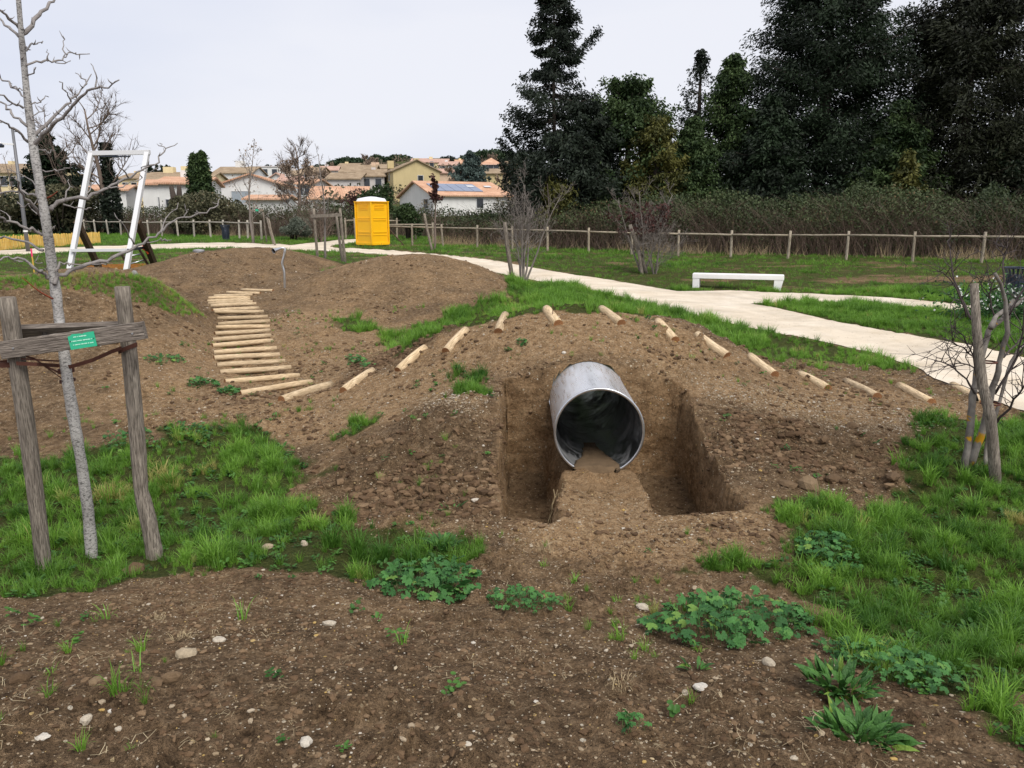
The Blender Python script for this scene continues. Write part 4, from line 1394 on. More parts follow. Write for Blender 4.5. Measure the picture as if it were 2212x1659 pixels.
def stake_frame():
    rng = np.random.default_rng(12)
    a = gpt(97, 1245)
    Yl = a.y
    b = gpt(333, 1205)
    g = 'stakes holding the plane tree'
    # left stake
    o = link('stake', pole_mesh('stake', (at(14, 642, Yl - 0.02) - at(100, 1270, Yl)).length, 0.045, 0.050, (M_GREYWOOD, M_GREYEND), 18, 14, 0.03, 0.012, 1))
    orient(o, at(100, 1270, Yl), at(14, 642, Yl - 0.02))
    tag(o, 'thick grey weathered stake left of the plane tree, cut off by the frame', 'stake', g)
    # right stake: bent foot
    mb = MB()
    Yr = b.y
    P = [at(335, 1230, Yr), at(333, 1190, Yr), at(322, 1130, Yr), at(305, 1060, Yr), at(298, 960, Yr), at(288, 850, Yr), at(278, 750, Yr), at(264, 619, Yr)]
    o = thing('stake', 'grey weathered stake with a crooked split foot on the step side of the plane tree', 'stake', P[0], 0, g)
    Q, R = [], []
    wp = [34, 35, 34, 30, 31, 31, 31, 30]
    for i in range(len(P) - 1):
        for s in range(4):
            Q.append(P[i].lerp(P[i + 1], s / 4) - P[0])
            R.append((wp[i] + (wp[i + 1] - wp[i]) * s / 4) / 2 / FPX * Yr * 1.05 * (1 + 0.025 * rng.normal()))
    Q.append(P[-1] - P[0])
    R.append(R[-1])
    mb.tube(Q, R, 18, 0, True, 0.02, 1)
    mb.build('post', [M_GREYWOOD, M_GREYEND], o, True)
    for e in o.children[0].data.polygons:
        if len(e.vertices) > 4:
            e.use_smooth = False
    # front rail with plaque
    M_RAIL = mat_wood('weathered_plank', lin(88, 80, 74), lin(170, 160, 150), (14, 14, 0.8), 0.9, 0.6, 0.9)
    Yf = min(Yl, Yr) - 0.075
    A, B_ = at(3, 757, Yf), at(313, 713, Yf + 0.05)
    d = B_ - A
    rail = thing('stake_rail', 'weathered grey plank nailed across both stakes with a green plaque on it', 'plank', A)
    rail.rotation_euler = d.to_track_quat('Z', 'Y').to_euler()
    L = d.length
    mb = MB()
    V, F = [], []
    n = 24
    # profile in local x,y: find which local axis is up
    Mi = rail.rotation_euler.to_matrix().inverted()
    up, fw = (Mi @ Vector((0, 0, 1))), (Mi @ Vector((0, -1, 0)))
    up = Vector((up.x, up.y, 0)).normalized()
    fw = Vector((fw.x, fw.y, 0)).normalized()
    h, w = 0.052, 0.022
    prof = [(-1, -1), (-1, -0.2), (-1, 0.25), (-1, 0.94), (-0.8, 1), (0.8, 1), (1, 0.94), (1, 0.35), (0.9, 0.30), (1, 0.25), (1, -0.93), (0.8, -1)]
    k = len(prof)
    for i in range(n + 1):
        z = L * i / n
        for (f_, u_) in prof:
            e = 1 + 0.03 * rng.normal()
            V.append(tuple(fw * w * f_ * e + up * h * u_ * (1 + 0.02 * rng.normal()) + Vector((0, 0, z))))
    for i in range(n):
        for q in range(k):
            p, r = i * k + q, i * k + (q + 1) % k
            F.append((p, p + k, r + k, r))
    F += [tuple(range(k)), tuple(n * k + q for q in range(k))[::-1]]
    mb.add(V, F)
    mb.build('plank', M_RAIL, rail)
    M_NAIL = mat_simple('bolt_steel', (0.5, 0.5, 0.5, 1), 0.4, 0.9)
    for z, u_ in ((0.085, 0.1), (L - 0.065, -0.15)):
        p = fw * (w + 0.002) + up * h * u_ + Vector((0, 0, z))
        MB().tube([p - fw * 0.004, p + fw * 0.005], 0.006, 8).build('bolt', M_NAIL, rail)
    # plaque
    zc = (at(177, 733, Yf) - A).length
    pc = fw * (w + 0.004) + up * (-0.006) + Vector((0, 0, zc))
    M_PLAQ = mat_simple('green_plastic', lin(52, 178, 136), 0.45, 0, 0.06, 20, 0, 0.4)
    def pl(z, u_, f_=0.0):
        return tuple(pc + up * u_ + Vector((0, 0, z)) + fw * f_)
    out = [(-0.078, -0.046), (0.076, -0.044), (0.076, 0.044), (0.02, 0.043), (0.008, 0.037), (-0.006, 0.042), (-0.052, 0.044), (-0.062, 0.036), (-0.078, 0.033)]
    V = [pl(z, u_, 0) for z, u_ in out] + [pl(z, u_, 0.004) for z, u_ in out]
    m = len(out)
    F = [tuple(range(m)), tuple(range(2 * m - 1, m - 1, -1))] + [(q, m + q, m + (q + 1) % m, (q + 1) % m) for q in range(m)]
    plq = MB().add(V, F).build('plaque', M_PLAQ, rail)
    plq['label'] = 'small green plaque with three pale lines of worn lettering'
    M_TXT = mat_simple('pale_print', lin(200, 245, 225), 0.6, 0, 0.05)
    mb = MB()
    for row, (z0, z1, u_) in enumerate(((-0.045, 0.034, 0.026), (-0.064, 0.060, 0.002), (-0.058, 0.060, -0.020))):
        z = z0
        while z < z1:
            ln = rng.uniform(0.002, 0.0048)
            hh = rng.uniform(0.0022, 0.0036)
            mb.add([pl(z, u_ - hh, 0.0062), pl(z + ln, u_ - hh, 0.0062), pl(z + ln, u_ + hh, 0.0062), pl(z, u_ + hh, 0.0062)], [(0, 3, 2, 1)])
            z += ln + (0.0012 if rng.uniform() < 0.85 else 0.005)
    mb.build('lettering', M_TXT, plq)
    for z in (-0.068, 0.068):
        MB().tube([pl(z, 0.004, 0.003), pl(z, 0.004, 0.0075)], 0.003, 7).build('screw', mat_simple('dark_screw', (0.02, 0.03, 0.03, 1), 0.5), plq)
    # back rail
    o = thing('stake_rail', 'plain dark weathered plank behind the trunk between the stakes', 'plank', at(40, 717, Yl + 0.13))
    C, D = at(40, 717, Yl + 0.13), at(282, 708, Yr + 0.12)
    mb = MB().beam((0, 0, 0), (0, 0, (D - C).length), 0.10, 0.035)
    q = mb.build('plank', M_RAIL, o)
    o.rotation_euler = (D - C).to_track_quat('Z', 'Y').to_euler()
    q.rotation_euler = (0, 0, math.pi / 2 if abs((o.rotation_euler.to_matrix().inverted() @ Vector((0, 0, 1))).x) < 0.5 else 0)
    # rusty brown strap: loops round both stakes and the trunk
    M_ST = mat_simple('brown_rubber', lin(74, 44, 34), 0.75, 0, 0.35, 9, 0.2)
    strap = thing('tree_strap', 'brown rubber strap looped round the stakes and the plane tree trunk', 'strap')

    def band(pts, w):
        V, F = [], []
        for p in pts:
            V += [tuple(p + Vector((0, 0, w / 2))), tuple(p - Vector((0, 0, w / 2)))]
        for i in range(len(pts) - 1):
            F.append((2 * i, 2 * i + 1, 2 * i + 3, 2 * i + 2))
        o_ = MB().add(V, F).build('band', M_ST, strap)
        sm = o_.modifiers.new('thick', 'SOLIDIFY')
        sm.thickness = 0.004
    Yt = max(Yl, Yr) + 0.05
    r_s = 0.058
    def ring(px, py, Y, r, w, a0=0, a1=360, tilt=0.0):
        c = at(px, py, Y)
        band([c + Vector((r * math.cos(math.radians(a)), r * math.sin(math.radians(a)), tilt * math.cos(math.radians(a)))) for a in range(a0, a1 + 1, 15)], w)
    ring(276, 752, Yr, 0.056, 0.026, 0, 360, 0.022)
    ring(20, 785, Yl, 0.060, 0.030, 0, 360, 0.0)
    band([at(35, 785, Yl - 0.075), at(80, 787, Yl - 0.06), at(125, 790, Yt - 0.052), at(150, 792, Yt - 0.05)], 0.022)
    band([at(45, 775, Yl - 0.07), at(90, 778, Yl - 0.04), at(128, 780, Yt - 0.05)], 0.010)
    band([at(150, 793, Yt - 0.05), at(200, 778, Yt - 0.04), at(240, 760, Yr - 0.05), at(262, 752, Yr - 0.06)], 0.024)
    band([at(50, 768, Yl + 0.06), at(75, 775, Yl + 0.04), at(100, 792, Yt), at(130, 806, Yt - 0.045)], 0.012)
    ring(143, 800, Yt, 0.047, 0.030, 0, 360, 0.004)
    ring(146, 822, Yt, 0.046, 0.018, 0, 360, 0.006)
    band([at(95, 790, Yl + 0.05), at(118, 806, Yt - 0.03), at(133, 818, Yt - 0.045)], 0.008)


stake_frame()


# ---- lichened shrub with stake at the right edge
def right_shrub():
    rng = np.random.default_rng(21)
    t = NT('lichen_bark')
    n = t.noise(9, 5, 0.65, t.mapped((1, 1, 0.5)))
    c = t.ramp(n, [(0.3, lin(70, 64, 60)), (0.7, lin(148, 142, 134))])
    li = t.ramp(t.noise(7, 4, 0.6, None, 0.5), [(0.57, 0.0), (0.62, 1.0)])
    c = t.mix(li, c, lin(170, 128, 28))
    M = t.done(c, 0.9, 0, t.bump(n, 0.5, 0.01), 0.15)
    M2 = mat_simple('dark_twig', lin(74, 66, 64), 0.9, 0, 0.3, 14)
    base = gpt(2098, 1005)
    Y = base.y
    root = thing('lichened_shrub', 'bare multi stemmed shrub with yellow lichen tied to a pale stake', 'shrub', base)
    org = Vector(base)
    k7 = lambda L: [(1555.4 + x / 3.199, 553 + y / 3.199) for x, y in L]
    stems = [(k7([(1690, 1470), (1722, 1240), (1742, 1050), (1775, 800), (1830, 600), (1870, 500), (1950, 430), (2030, 300)]), 17, 8, 0.3), (k7([(1730, 1450), (1800, 1250), (1850, 1050), (1905, 850), (1950, 680), (1985, 450), (1960, 250), (1900, 120)]), 16, 6, -0.2),
             (k7([(1830, 1450), (1850, 1280), (1900, 1100), (1990, 790), (2060, 650), (2140, 560)]), 9, 5, 0.3), (k7([(1870, 500), (1900, 430), (1960, 380), (2050, 330), (2160, 250)]), 11, 5, 0.3)]
    thin = [(k7([(1780, 1000), (1730, 880), (1640, 790), (1560, 740), (1480, 720)]), 5, 2, -0.4), (k7([(1740, 440), (1690, 330), (1620, 180), (1590, 0), (1585, -120)]), 6, 2, 0.2), (k7([(1700, 420), (1640, 240), (1560, 130), (1500, 100)]), 4, 1.6, -0.2),
            (k7([(1830, 850), (1750, 700), (1680, 560), (1600, 480)]), 4.5, 1.8, -0.3), (k7([(1910, 1150), (2000, 1050), (2060, 960), (2130, 860)]), 6, 3, -0.3), (k7([(1900, 950), (2050, 700), (2090, 520), (2100, 350)]), 6, 2.5, -0.2),
            (k7([(1985, 450), (2050, 300), (2130, 180)]), 6, 3, 0.1), (k7([(1960, 250), (1955, 120), (1950, 0), (1945, -80)]), 5, 2, 0.1), (k7([(1900, 430), (1860, 300), (1870, 200), (1850, 120)]), 4, 2, -0.1), (k7([(1850, 1050), (1780, 850), (1740, 700), (1650, 610), (1540, 570)]), 5, 2, -0.4),
            (k7([(1760, 780), (1700, 740), (1610, 740), (1550, 770)]), 3.5, 1.6, 0.2), (k7([(1960, 700), (2040, 610), (2120, 560)]), 5, 2.5, 0.3)]
    kk = 1 / FPX * Y / 2 * 1.06
    for L, w0, w1, dY in stems:
        mb = MB()
        PP, RR = limb(mb, rpoly(L, Y - 0.12, dY), w0 * kk * 1.05, w1 * kk, 9, 3, 0.08, rng, 0.005)
        mb.v = [tuple(Vector(p) - org) for p in mb.v]
        mb.build('stem', M, root, True)
    for L, w0, w1, dY in thin:
        mb = MB()
        PP, RR = limb(mb, rpoly(L, Y, dY), w0 * kk, w1 * kk, 5, 3, 0.08, rng, 0.006)
        twigs(mb, PP, RR, rng, 10, 0.34, 0.005, 0.12, 4, 1)
        mb.v = [tuple(Vector(p) - org) for p in mb.v]
        mb.build('branch', M2, root, True)
    b = gpt(2152, 1050)
    Ys = b.y
    S = thing('stake', 'split pale grey stake standing among the lichened shrub stems', 'stake', b, 0)
    P = [at(2153, 1075, Ys), at(2148, 1000, Ys), at(2140, 900, Ys), at(2122, 830, Ys + 0.05), at(2110, 720, Ys + 0.1), at(2104, 613, Ys + 0.1)]
    mb = MB()
    mb.tube([p - b for p in P], [w / 2 / FPX * Ys * 1.05 for w in (22, 23, 22, 20, 18, 17)], 14, 0, True, 0.05, 1)
    mb.build('post', [M_GREYWOOD, M_GREYEND], S, True)
    st = thing('tree_strap', 'short brown strap tying the lichened shrub to its stake', 'strap')
    M_ST = mat_simple('brown_strap', lin(84, 50, 40), 0.8, 0, 0.3, 9)
    for px, py, r in ((2133, 782, 0.06), (2140, 872, 0.062)):
        c = at(px, py, (Y + Ys) / 2)
        MB().tube([c + Vector((r * 1.2 * math.cos(a), r * math.sin(a), 0)) for a in np.linspace(0, 6.283, 17)], 0.008, 6).build('band', M_ST, st)


right_shrub()


# ---- broad-leaved weeds; each large leaf is a part
def mallow_leaf(rng, lobes=7, r=1.0, seg=3):
    V, F = [(0, 0, 0.0)], []
    n = lobes * seg
    a0, a1 = -math.pi * 0.86, math.pi * 0.86
    for i in range(n + 1):
        q = i / n
        a = a0 + (a1 - a0) * q
        lob = 0.80 + 0.20 * abs(math.cos((q * lobes) * math.pi + math.pi / 2))
        rr = r * lob * (1 - 0.12 * abs(q - 0.5) * 2)
        fold = 0.16 * math.cos(q * lobes * 2 * math.pi)
        V.append((rr * 0.55 * math.cos(a), rr * 0.55 * math.sin(a), 0.10 * r + fold * 0.35 * r))
    for i in range(n + 1):
        q = i / n
        a = a0 + (a1 - a0) * q
        lob = 0.80 + 0.20 * abs(math.cos((q * lobes) * math.pi + math.pi / 2))
        rr = r * lob * (1 - 0.12 * abs(q - 0.5) * 2) * (1 + 0.03 * rng.normal())
        fold = 0.16 * math.cos(q * lobes * 2 * math.pi)
        V.append((rr * math.cos(a), rr * math.sin(a), (0.16 + fold) * r * 0.8 - 0.10 * r * rng.uniform()))
    for i in range(n):
        F.append((0, 1 + i, 2 + i))
        F.append((1 + i, n + 2 + i, n + 3 + i, 2 + i))
    return V, F


def long_leaf(rng, L=1.0, w=0.16, arch=0.7):
    V, F = [], []
    n = 6
    x, z, th = 0, 0, 1.1
    for i in range(n + 1):
        q = i / n
        ww = w * math.sin(min(1, q * 0.95 + 0.12) * math.pi) ** 0.7 * (1 + 0.15 * rng.normal() * (q > 0.2))
        V += [(x, -ww, z + 0.25 * ww), (x, 0, z), (x, ww, z + 0.25 * ww)]
        th -= arch * 1.7 / n
        x += math.cos(th) * L / n
        z += math.sin(th) * L / n
    for i in range(n):
        a = i * 3
        F += [(a, a + 1, a + 4, a + 3), (a + 1, a + 2, a + 5, a + 4)]
    return V, F


def mat_weed(name, dark, light):
    t = NT(name)
    c = t.ramp(t.orand(), [(0.0, dark), (0.9, light), (1.0, (light[0] * 2.2, light[1] * 1.3, light[2], 1))])
    c = t.mix(0.5, c, t.ramp(t.noise(4, 4, 0.6), [(0.3, 0.65), (0.7, 1.15)]), 'MULTIPLY')
    t.done(c, 0.5, 0, t.bump(t.noise(9, 3, 0.5), 0.3, 0.05), 0.3)
    tr = t.n.new('ShaderNodeBsdfTranslucent')
    t.l.new(c, tr.inputs['Color'])
    mx = t.n.new('ShaderNodeMixShader')
    mx.inputs['Fac'].default_value = 0.2
    t.l.new(t.b.outputs[0], mx.inputs[1])
    t.l.new(tr.outputs[0], mx.inputs[2])
    t.l.new(mx.outputs[0], t.out.inputs['Surface'])
    return t.m


M_STALK = mat_simple('weed_stem', (0.10, 0.14, 0.05, 1), 0.7)
M_MALLOW = mat_weed('mallow_leaf', (0.030, 0.105, 0.026, 1), (0.085, 0.235, 0.055, 1))
M_DOCK = mat_weed('broad_weed_leaf', (0.030, 0.090, 0.020, 1), (0.085, 0.215, 0.040, 1))
_wr = np.random.default_rng(31)
MALLOW = [pymesh('leaf', *mallow_leaf(_wr), M_MALLOW, True) for _ in range(5)]
LONGL = [pymesh('leaf', *long_leaf(_wr, 1.0, 0.085 + 0.02 * i, 0.28 + 0.14 * i), M_DOCK, True) for i in range(4)]


def mallow(px_poly, n, size, label, seed, group='mallow weeds', hgt=0.10):
    rng = np.random.default_rng(seed)
    poly = ground_pts(px_poly, GZ)[:, :2]
    c = poly.mean(0)
    root = thing('mallow_plant', label, 'weed', (c[0], c[1], hz(*c)), 0, group)
    mb = MB()
    done = 0
    while done < n:
        x, y = rng.uniform(poly[:, 0].min(), poly[:, 0].max()), rng.uniform(poly[:, 1].min(), poly[:, 1].max())
        sd = float(sd_poly(np.array(x), np.array(y), poly))
        if sd > 0.01:
            continue
        done += 1
        s = size * rng.uniform(0.55, 1.2)
        z = hz(x, y) - hz(*c) + min(hgt, 0.02 - sd * 0.9) * rng.uniform(0.25, 1.1) + 0.012
        o = link('leaf', MALLOW[rng.integers(0, 5)], root, (x - c[0], y - c[1], z), (rng.normal(0, 0.35) + 0.25, rng.normal(0, 0.35), rng.uniform(0, 6.28)))
        o.scale = (s, s, s)
        mb.tube([(x - c[0], y - c[1], z), ((x - c[0]) * 0.93 + rng.normal(0, 0.01), (y - c[1]) * 0.93, z * 0.5), ((x - c[0]) * 0.85, (y - c[1]) * 0.85, hz(c[0] + (x - c[0]) * 0.85, c[1] + (y - c[1]) * 0.85) - hz(*c) - 0.01)], 0.0018, 4)
    mb.build('leaf_stalks', M_STALK, root)['kind'] = 'stuff'


mallow([(790, 1270), (850, 1245), (930, 1232), (1000, 1240), (1050, 1270), (1020, 1290), (950, 1305), (860, 1290)], 210, 0.036, 'leafy mallow plant with lobed leaves in front of the tunnel apron', 61, hgt=0.13)
mallow([(1055, 1290), (1130, 1285), (1215, 1305), (1200, 1325), (1110, 1325), (1060, 1310)], 150, 0.019, 'low small leaved mallow creeping beside the larger mallow', 62, hgt=0.05)
mallow([(1380, 1360), (1430, 1325), (1520, 1300), (1640, 1310), (1730, 1330), (1770, 1370), (1700, 1390), (1590, 1410), (1480, 1400)], 295, 0.033, 'wide spreading mallow patch at the edge of the long grass', 63, hgt=0.12)
mallow([(1720, 1170), (1800, 1160), (1860, 1200), (1850, 1250), (1760, 1245), (1720, 1210)], 200, 0.028, 'dark mallow patch between the trench apron and the long grass', 64, hgt=0.09)
mallow([(1340, 1560), (1370, 1552), (1395, 1570), (1390, 1592), (1350, 1590)], 12, 0.022, 'tiny three leaved mallow seedling alone on the dark earth', 65, hgt=0.05)
mallow([(1760, 1400), (1900, 1390), (2010, 1430), (2080, 1490), (2000, 1500), (1880, 1470)], 270, 0.024, 'small leaved mallow carpet under the long grass edge', 66, hgt=0.06)
for i, (p, lab) in enumerate((([(305, 778), (340, 772), (395, 776), (400, 785), (340, 790)], 'flat green weed beside the upper end of the valley steps'),
                              ([(398, 830), (440, 822), (475, 830), (470, 840), (420, 842)], 'flat green weed left of the lower valley steps'),
                              ([(470, 845), (500, 840), (522, 846), (505, 857), (478, 855)], 'flat green weed touching the lowest valley log'),
                              ([(748, 775), (780, 770), (812, 790), (790, 797), (755, 793)], 'sprawling weed behind the short foot logs'),
                              ([(350, 935), (400, 918), (450, 925), (455, 945), (390, 955)], 'dark feathery weed at the back of the left grass'),
                              ([(225, 945), (300, 925), (340, 950), (320, 975), (240, 980)], 'leafy weed behind the right stake of the plane tree'),
                              ([(1112, 742), (1130, 738), (1142, 745), (1130, 752)], 'small grey green weed on the mound above the pipe'))):
    mallow(p, 80 if i < 6 else 24, 0.024 + 0.004 * (i < 4), lab, 70 + i, 'weeds on the bare earth', 0.05)


def rosette(px, py, n, L, label, seed, group='broad leaved weeds'):
    rng = np.random.default_rng(seed)
    c = gpt(px, py)
    root = thing('broad_leaf_weed', label, 'weed', c, rng.uniform(0, 6), group)
    for i in range(n):
        s = L * rng.uniform(0.5, 1.15)
        a = rng.uniform(0, 6.28)
        r = (1.15 if n > 100 else 0.7) * L * rng.uniform() ** 0.6
        o = link('leaf', LONGL[rng.integers(0, 4)], root, (r * math.cos(a) * 1.3, r * math.sin(a), hz(c.x + 0, c.y + 0) - c.z + 0.25 * L * rng.uniform()), (rng.normal(0, 0.25), rng.uniform(-0.5, 0.35), a + rng.normal(0, 0.4)))
        o.scale = (s, s * rng.uniform(0.8, 1.3), s)


rosette(1818, 1490, 150, 0.088, 'clump of broad upright leaves growing at the bare edge right of the mallow', 81)
rosette(1850, 1605, 170, 0.085, 'large broad leaved clump at the very front of the right grass', 82)
rosette(955, 1185, 110, 0.085, 'rounded bright leafy clump on the grass tip before the tunnel', 83)
rosette(1505, 1452, 16, 0.06, 'small bright lettuce like seedling on the stony earth', 84)
rosette(975, 1105, 10, 0.09, 'little broad leaf sprout at the foot of the left spoil heap', 85)


# ---- single stones and clods big enough to pick out
M_STONE1 = mat_stone('loose_stone', [(0.0, (0.36, 0.28, 0.18, 1)), (0.5, (0.50, 0.43, 0.33, 1)), (1.0, (0.64, 0.60, 0.53, 1))], 'GEOMETRY', None)
M_CLOD1 = mat_stone('loose_clod', [(0.0, (0.085, 0.053, 0.030, 1)), (0.6, (0.15, 0.098, 0.056, 1)), (1.0, (0.24, 0.17, 0.10, 1))], 'GEOMETRY', None)


def stone(px, py, wpx, label, cat='stone', mat=None, group=None, seed=0, flat=0.6, aspect=1.0):
    rng = np.random.default_rng(seed + 500)
    g = gpt(px, py)
    dist = math.hypot(g.y, EYE - g.z)
    r = 0.85 * wpx / FPX * dist / 2
    V, F = rock(rng, 2, flat, 0.09)
    big = rng.normal(0, 1, (4, 3))
    V = [tuple(np.array(v) * (1 + 0.16 * np.sin(np.array(v) @ big[0] * 1.6 + 1) + 0.1 * np.sin(np.array(v) @ big[1] * 2.3))) for v in V]
    o = link(cat if cat != 'stone' else 'stone', pymesh(cat, V, F, mat or M_STONE1), None, (g.x, g.y, g.z + r * flat * 0.35), (0, 0, rng.uniform(0, 6.28) if aspect == 1 else 0.2))
    o.scale = (r * aspect, r, r)
    return tag(o, label, cat, group)


for i, (px, py, w, lab) in enumerate(((405, 1418, 42, 'pale white stone capped with soil on the dark foreground earth'), (473, 1386, 30, 'smooth round white stone lying alone on the foreground earth'),
                                      (662, 1612, 36, 'crumbly flat white stone low in the foreground'), (188, 1562, 32, 'angular chalky stone on the dark foreground earth'), (256, 1580, 20, 'small chalky lump beside the angular stone'),
                                      (95, 1600, 28, 'flat oval cream stone in the dark foreground'), (578, 1185, 30, 'beige block of stone in the left grass'), (657, 1178, 26, 'pale pointed stone in the left grass'),
                                      (712, 1352, 24, 'flat whitish stone among gravel on the foreground earth'), (240, 1540, 14, 'little yellow white chip of stone'), (1030, 1585, 0, ''), (1008, 1610, 18, 'pale cube shaped pebble on the dark earth'),
                                      (1715, 1640, 22, 'rounded beige pebble near the front of the weeds'), (1660, 1438, 36, 'long tan stone on the crumbly earth beside the mallow'), (1518, 1490, 34, 'rough tan stone below the long stone'),
                                      (1612, 1322, 0, ''), (1388, 1316, 38, 'beige flat stone between mallow and trench apron'), (270, 995, 24, 'brown rounded stone behind the stake in the grass'), (285, 1188, 0, ''),
                                      (1218, 765, 14, 'small pink stone high on the mound above the pipe'), (1205, 780, 10, 'tiny pale stone on the mound above the pipe'), (1028, 1085, 20, 'whitish stone on the left spoil heap'),
                                      (228, 1005, 0, ''), (1500, 1272, 18, 'white chip at the lip of the right trench bay'), (1905, 1418, 26, 'white scrap of stone beneath the mallow carpet'), (905, 908, 14, 'pale stone on the spoil heap slope'))):
    if w:
        stone(px, py, w, lab, 'stone', None, 'loose pale stones', i)
for i, (px, py, w, lab) in enumerate(((290, 1240, 52, 'big dark clod of soil at the foot of the plane tree stakes'), (343, 1478, 34, 'brown clod lying left in a pair on the foreground earth'), (372, 1475, 40, 'brown clod lying right in a pair on the foreground earth'),
                                      (207, 1480, 32, 'flattish brown clod alone on the foreground earth'), (42, 1470, 42, 'broad tan clod near the grass on the foreground earth'), (1745, 1055, 56, 'large tan clod at the foot of the right spoil heap'),
                                      (1700, 1050, 34, 'cracked brown clod next to the large tan clod'), (1800, 1040, 40, 'dark clod at the toe of the right spoil heap'), (1925, 1035, 38, 'dark clod where the right heap meets the grass'), (1780, 955, 26, 'grey brown clod on the right spoil heap'),
                                      (1850, 965, 22, 'small grey clod on the right spoil heap'), (810, 1110, 0, ''), (615, 790, 0, ''), (425, 1400, 0, ''), (1840, 925, 30, 'long dark clod below the path side logs'), (815, 745, 18, 'brown clod in the grass behind the mound'))):
    if w:
        stone(px, py, w, lab, 'clod', M_CLOD1, 'loose clods of soil', 60 + i, 0.7)
stone(2200, 1530, 70, 'big tan boulder half hidden in grass at the front edge', 'boulder', M_CLOD1, None, 99, 0.55, 1.3)


# ---- dry tufts, sprigs, roots and litter that can be picked out
M_DRYTUFT = mat_simple('dry_tuft', (0.40, 0.31, 0.18, 1), 0.9, 0, 0.3, 30)
M_SPRIG = mat_simple('sprig_green', (0.13, 0.30, 0.03, 1), 0.5, 0, 0.3, 20)
for i, (px, py, n, h, lean, mat, nm, lab) in enumerate((
        (395, 1378, 70, 0.07, 2.2, M_DRYTUFT, 'dry_grass_tuft', 'flattened straw coloured grass tuft above the soil capped stone'),
        (335, 1340, 60, 0.05, 2.0, M_DRYTUFT, 'dry_grass_tuft', 'dead brown root tuft left of the white stones'),
        (1175, 1190, 40, 0.12, 1.8, M_DRYTUFT, 'dry_grass_tuft', 'wispy dead grass tuft before the berm'),
        (1340, 965 + 520, 46, 0.06, 2.2, M_DRYTUFT, 'dry_grass_tuft', 'pale dead stalks near the lettuce seedling'),
        (525, 1345, 12, 0.15, 0.7, M_SPRIG, 'grass_sprig', 'tall green grass sprig alone on the foreground earth'),
        (228, 1340, 9, 0.13, 1.2, M_SPRIG, 'grass_sprig', 'arching green grass sprig near the dead root tuft'),
        (300, 1452, 9, 0.11, 1.6, M_SPRIG, 'grass_sprig', 'bent broad green blade sprig below the straw tuft'),
        (870, 1392, 16, 0.11, 1.0, M_SPRIG, 'grass_sprig', 'fan shaped green sprig between the two mallows and the front'),
        (1240, 1262, 22, 0.09, 1.3, M_SPRIG, 'grass_sprig', 'thin green sprig patch on the apron before the berm'))):
    g = gpt(px, py)
    rr = np.random.default_rng(900 + i)
    tag(link(nm, pymesh(nm, *blades(rr, n, h, 0.0045 if mat is M_SPRIG else 0.0025, 0.02 if mat is M_SPRIG else 0.05, lean, 4), mat), None, g), lab, 'grass tuft')
rr = np.random.default_rng(950)
ro_ = thing('bare_roots', 'thin tan roots hanging from the pipe side of the left bay', 'roots', (0.42, 6.5, -0.75))
for k in range(9):
    p = Vector((rr.normal(0, 0.03), rr.uniform(-0.25, 0.45), rr.uniform(-0.02, 0.08)))
    q = [p.copy()]
    for _ in range(5):
        p = p + Vector((-0.012 + rr.normal(0, 0.012), rr.normal(0, 0.03), -0.06))
        q.append(p.copy())
    MB().tube(q, [0.004, 0.004, 0.003, 0.003, 0.002, 0.0015], 4).build('root', M_DRYTUFT, ro_)
# ------------------------------------------------------------------ park furniture
M_WHITEPAINT = mat_simple('white_paint', lin(226, 226, 224), 0.5, 0, 0.04, 8, 0.05)
M_CONCRETE = mat_simple('white_concrete', (0.78, 0.77, 0.75, 1), 0.75, 0, 0.12, 4, 0.2)
M_STEEL = mat_simple('brushed_steel', (0.60, 0.60, 0.60, 1), 0.30, 0.95, 0.12, 20, 0.05)
M_DARKMETAL = mat_simple('dark_metal', lin(52, 58, 70), 0.45, 0.3, 0.15, 10)
M_BROWNWOOD = mat_wood('brown_timber', lin(70, 56, 44), lin(118, 100, 82), (6, 6, 0.8))


def bench():
    a, b = at(1497, 619, 22.6), at(1684, 626, 21.9)
    z = min(hz(a.x, a.y), hz(b.x, b.y)) - 0.03
    d = b - a
    root = thing('concrete_bench', 'plain white concrete bench standing at the path edge', 'bench', (a.x, a.y, z), math.atan2(d.y, d.x))
    L = math.hypot(d.x, d.y)
    H = 0.47
    MB().box((-0.03, 0, H - 0.13), (L + 0.10, 0.50, H)).build('seat', M_CONCRETE, root, bevel=0.012)
    MB().box((-0.02, 0.01, -0.05), (0.17, 0.49, H - 0.125)).build('leg', M_CONCRETE, root, bevel=0.012)
    mb = MB()
    mb.add([(L - 0.16, 0.01, -0.05), (L + 0.0, 0.01, -0.05), (L + 0.09, 0.01, H - 0.125), (L - 0.16, 0.01, H - 0.125), (L - 0.16, 0.49, -0.05), (L + 0.0, 0.49, -0.05), (L + 0.09, 0.49, H - 0.125), (L - 0.16, 0.49, H - 0.125)],
           [(0, 1, 2, 3), (5, 4, 7, 6), (1, 5, 6, 2), (4, 0, 3, 7), (3, 2, 6, 7), (4, 5, 1, 0)])
    mb.build('leg', M_CONCRETE, root, bevel=0.01)


bench()


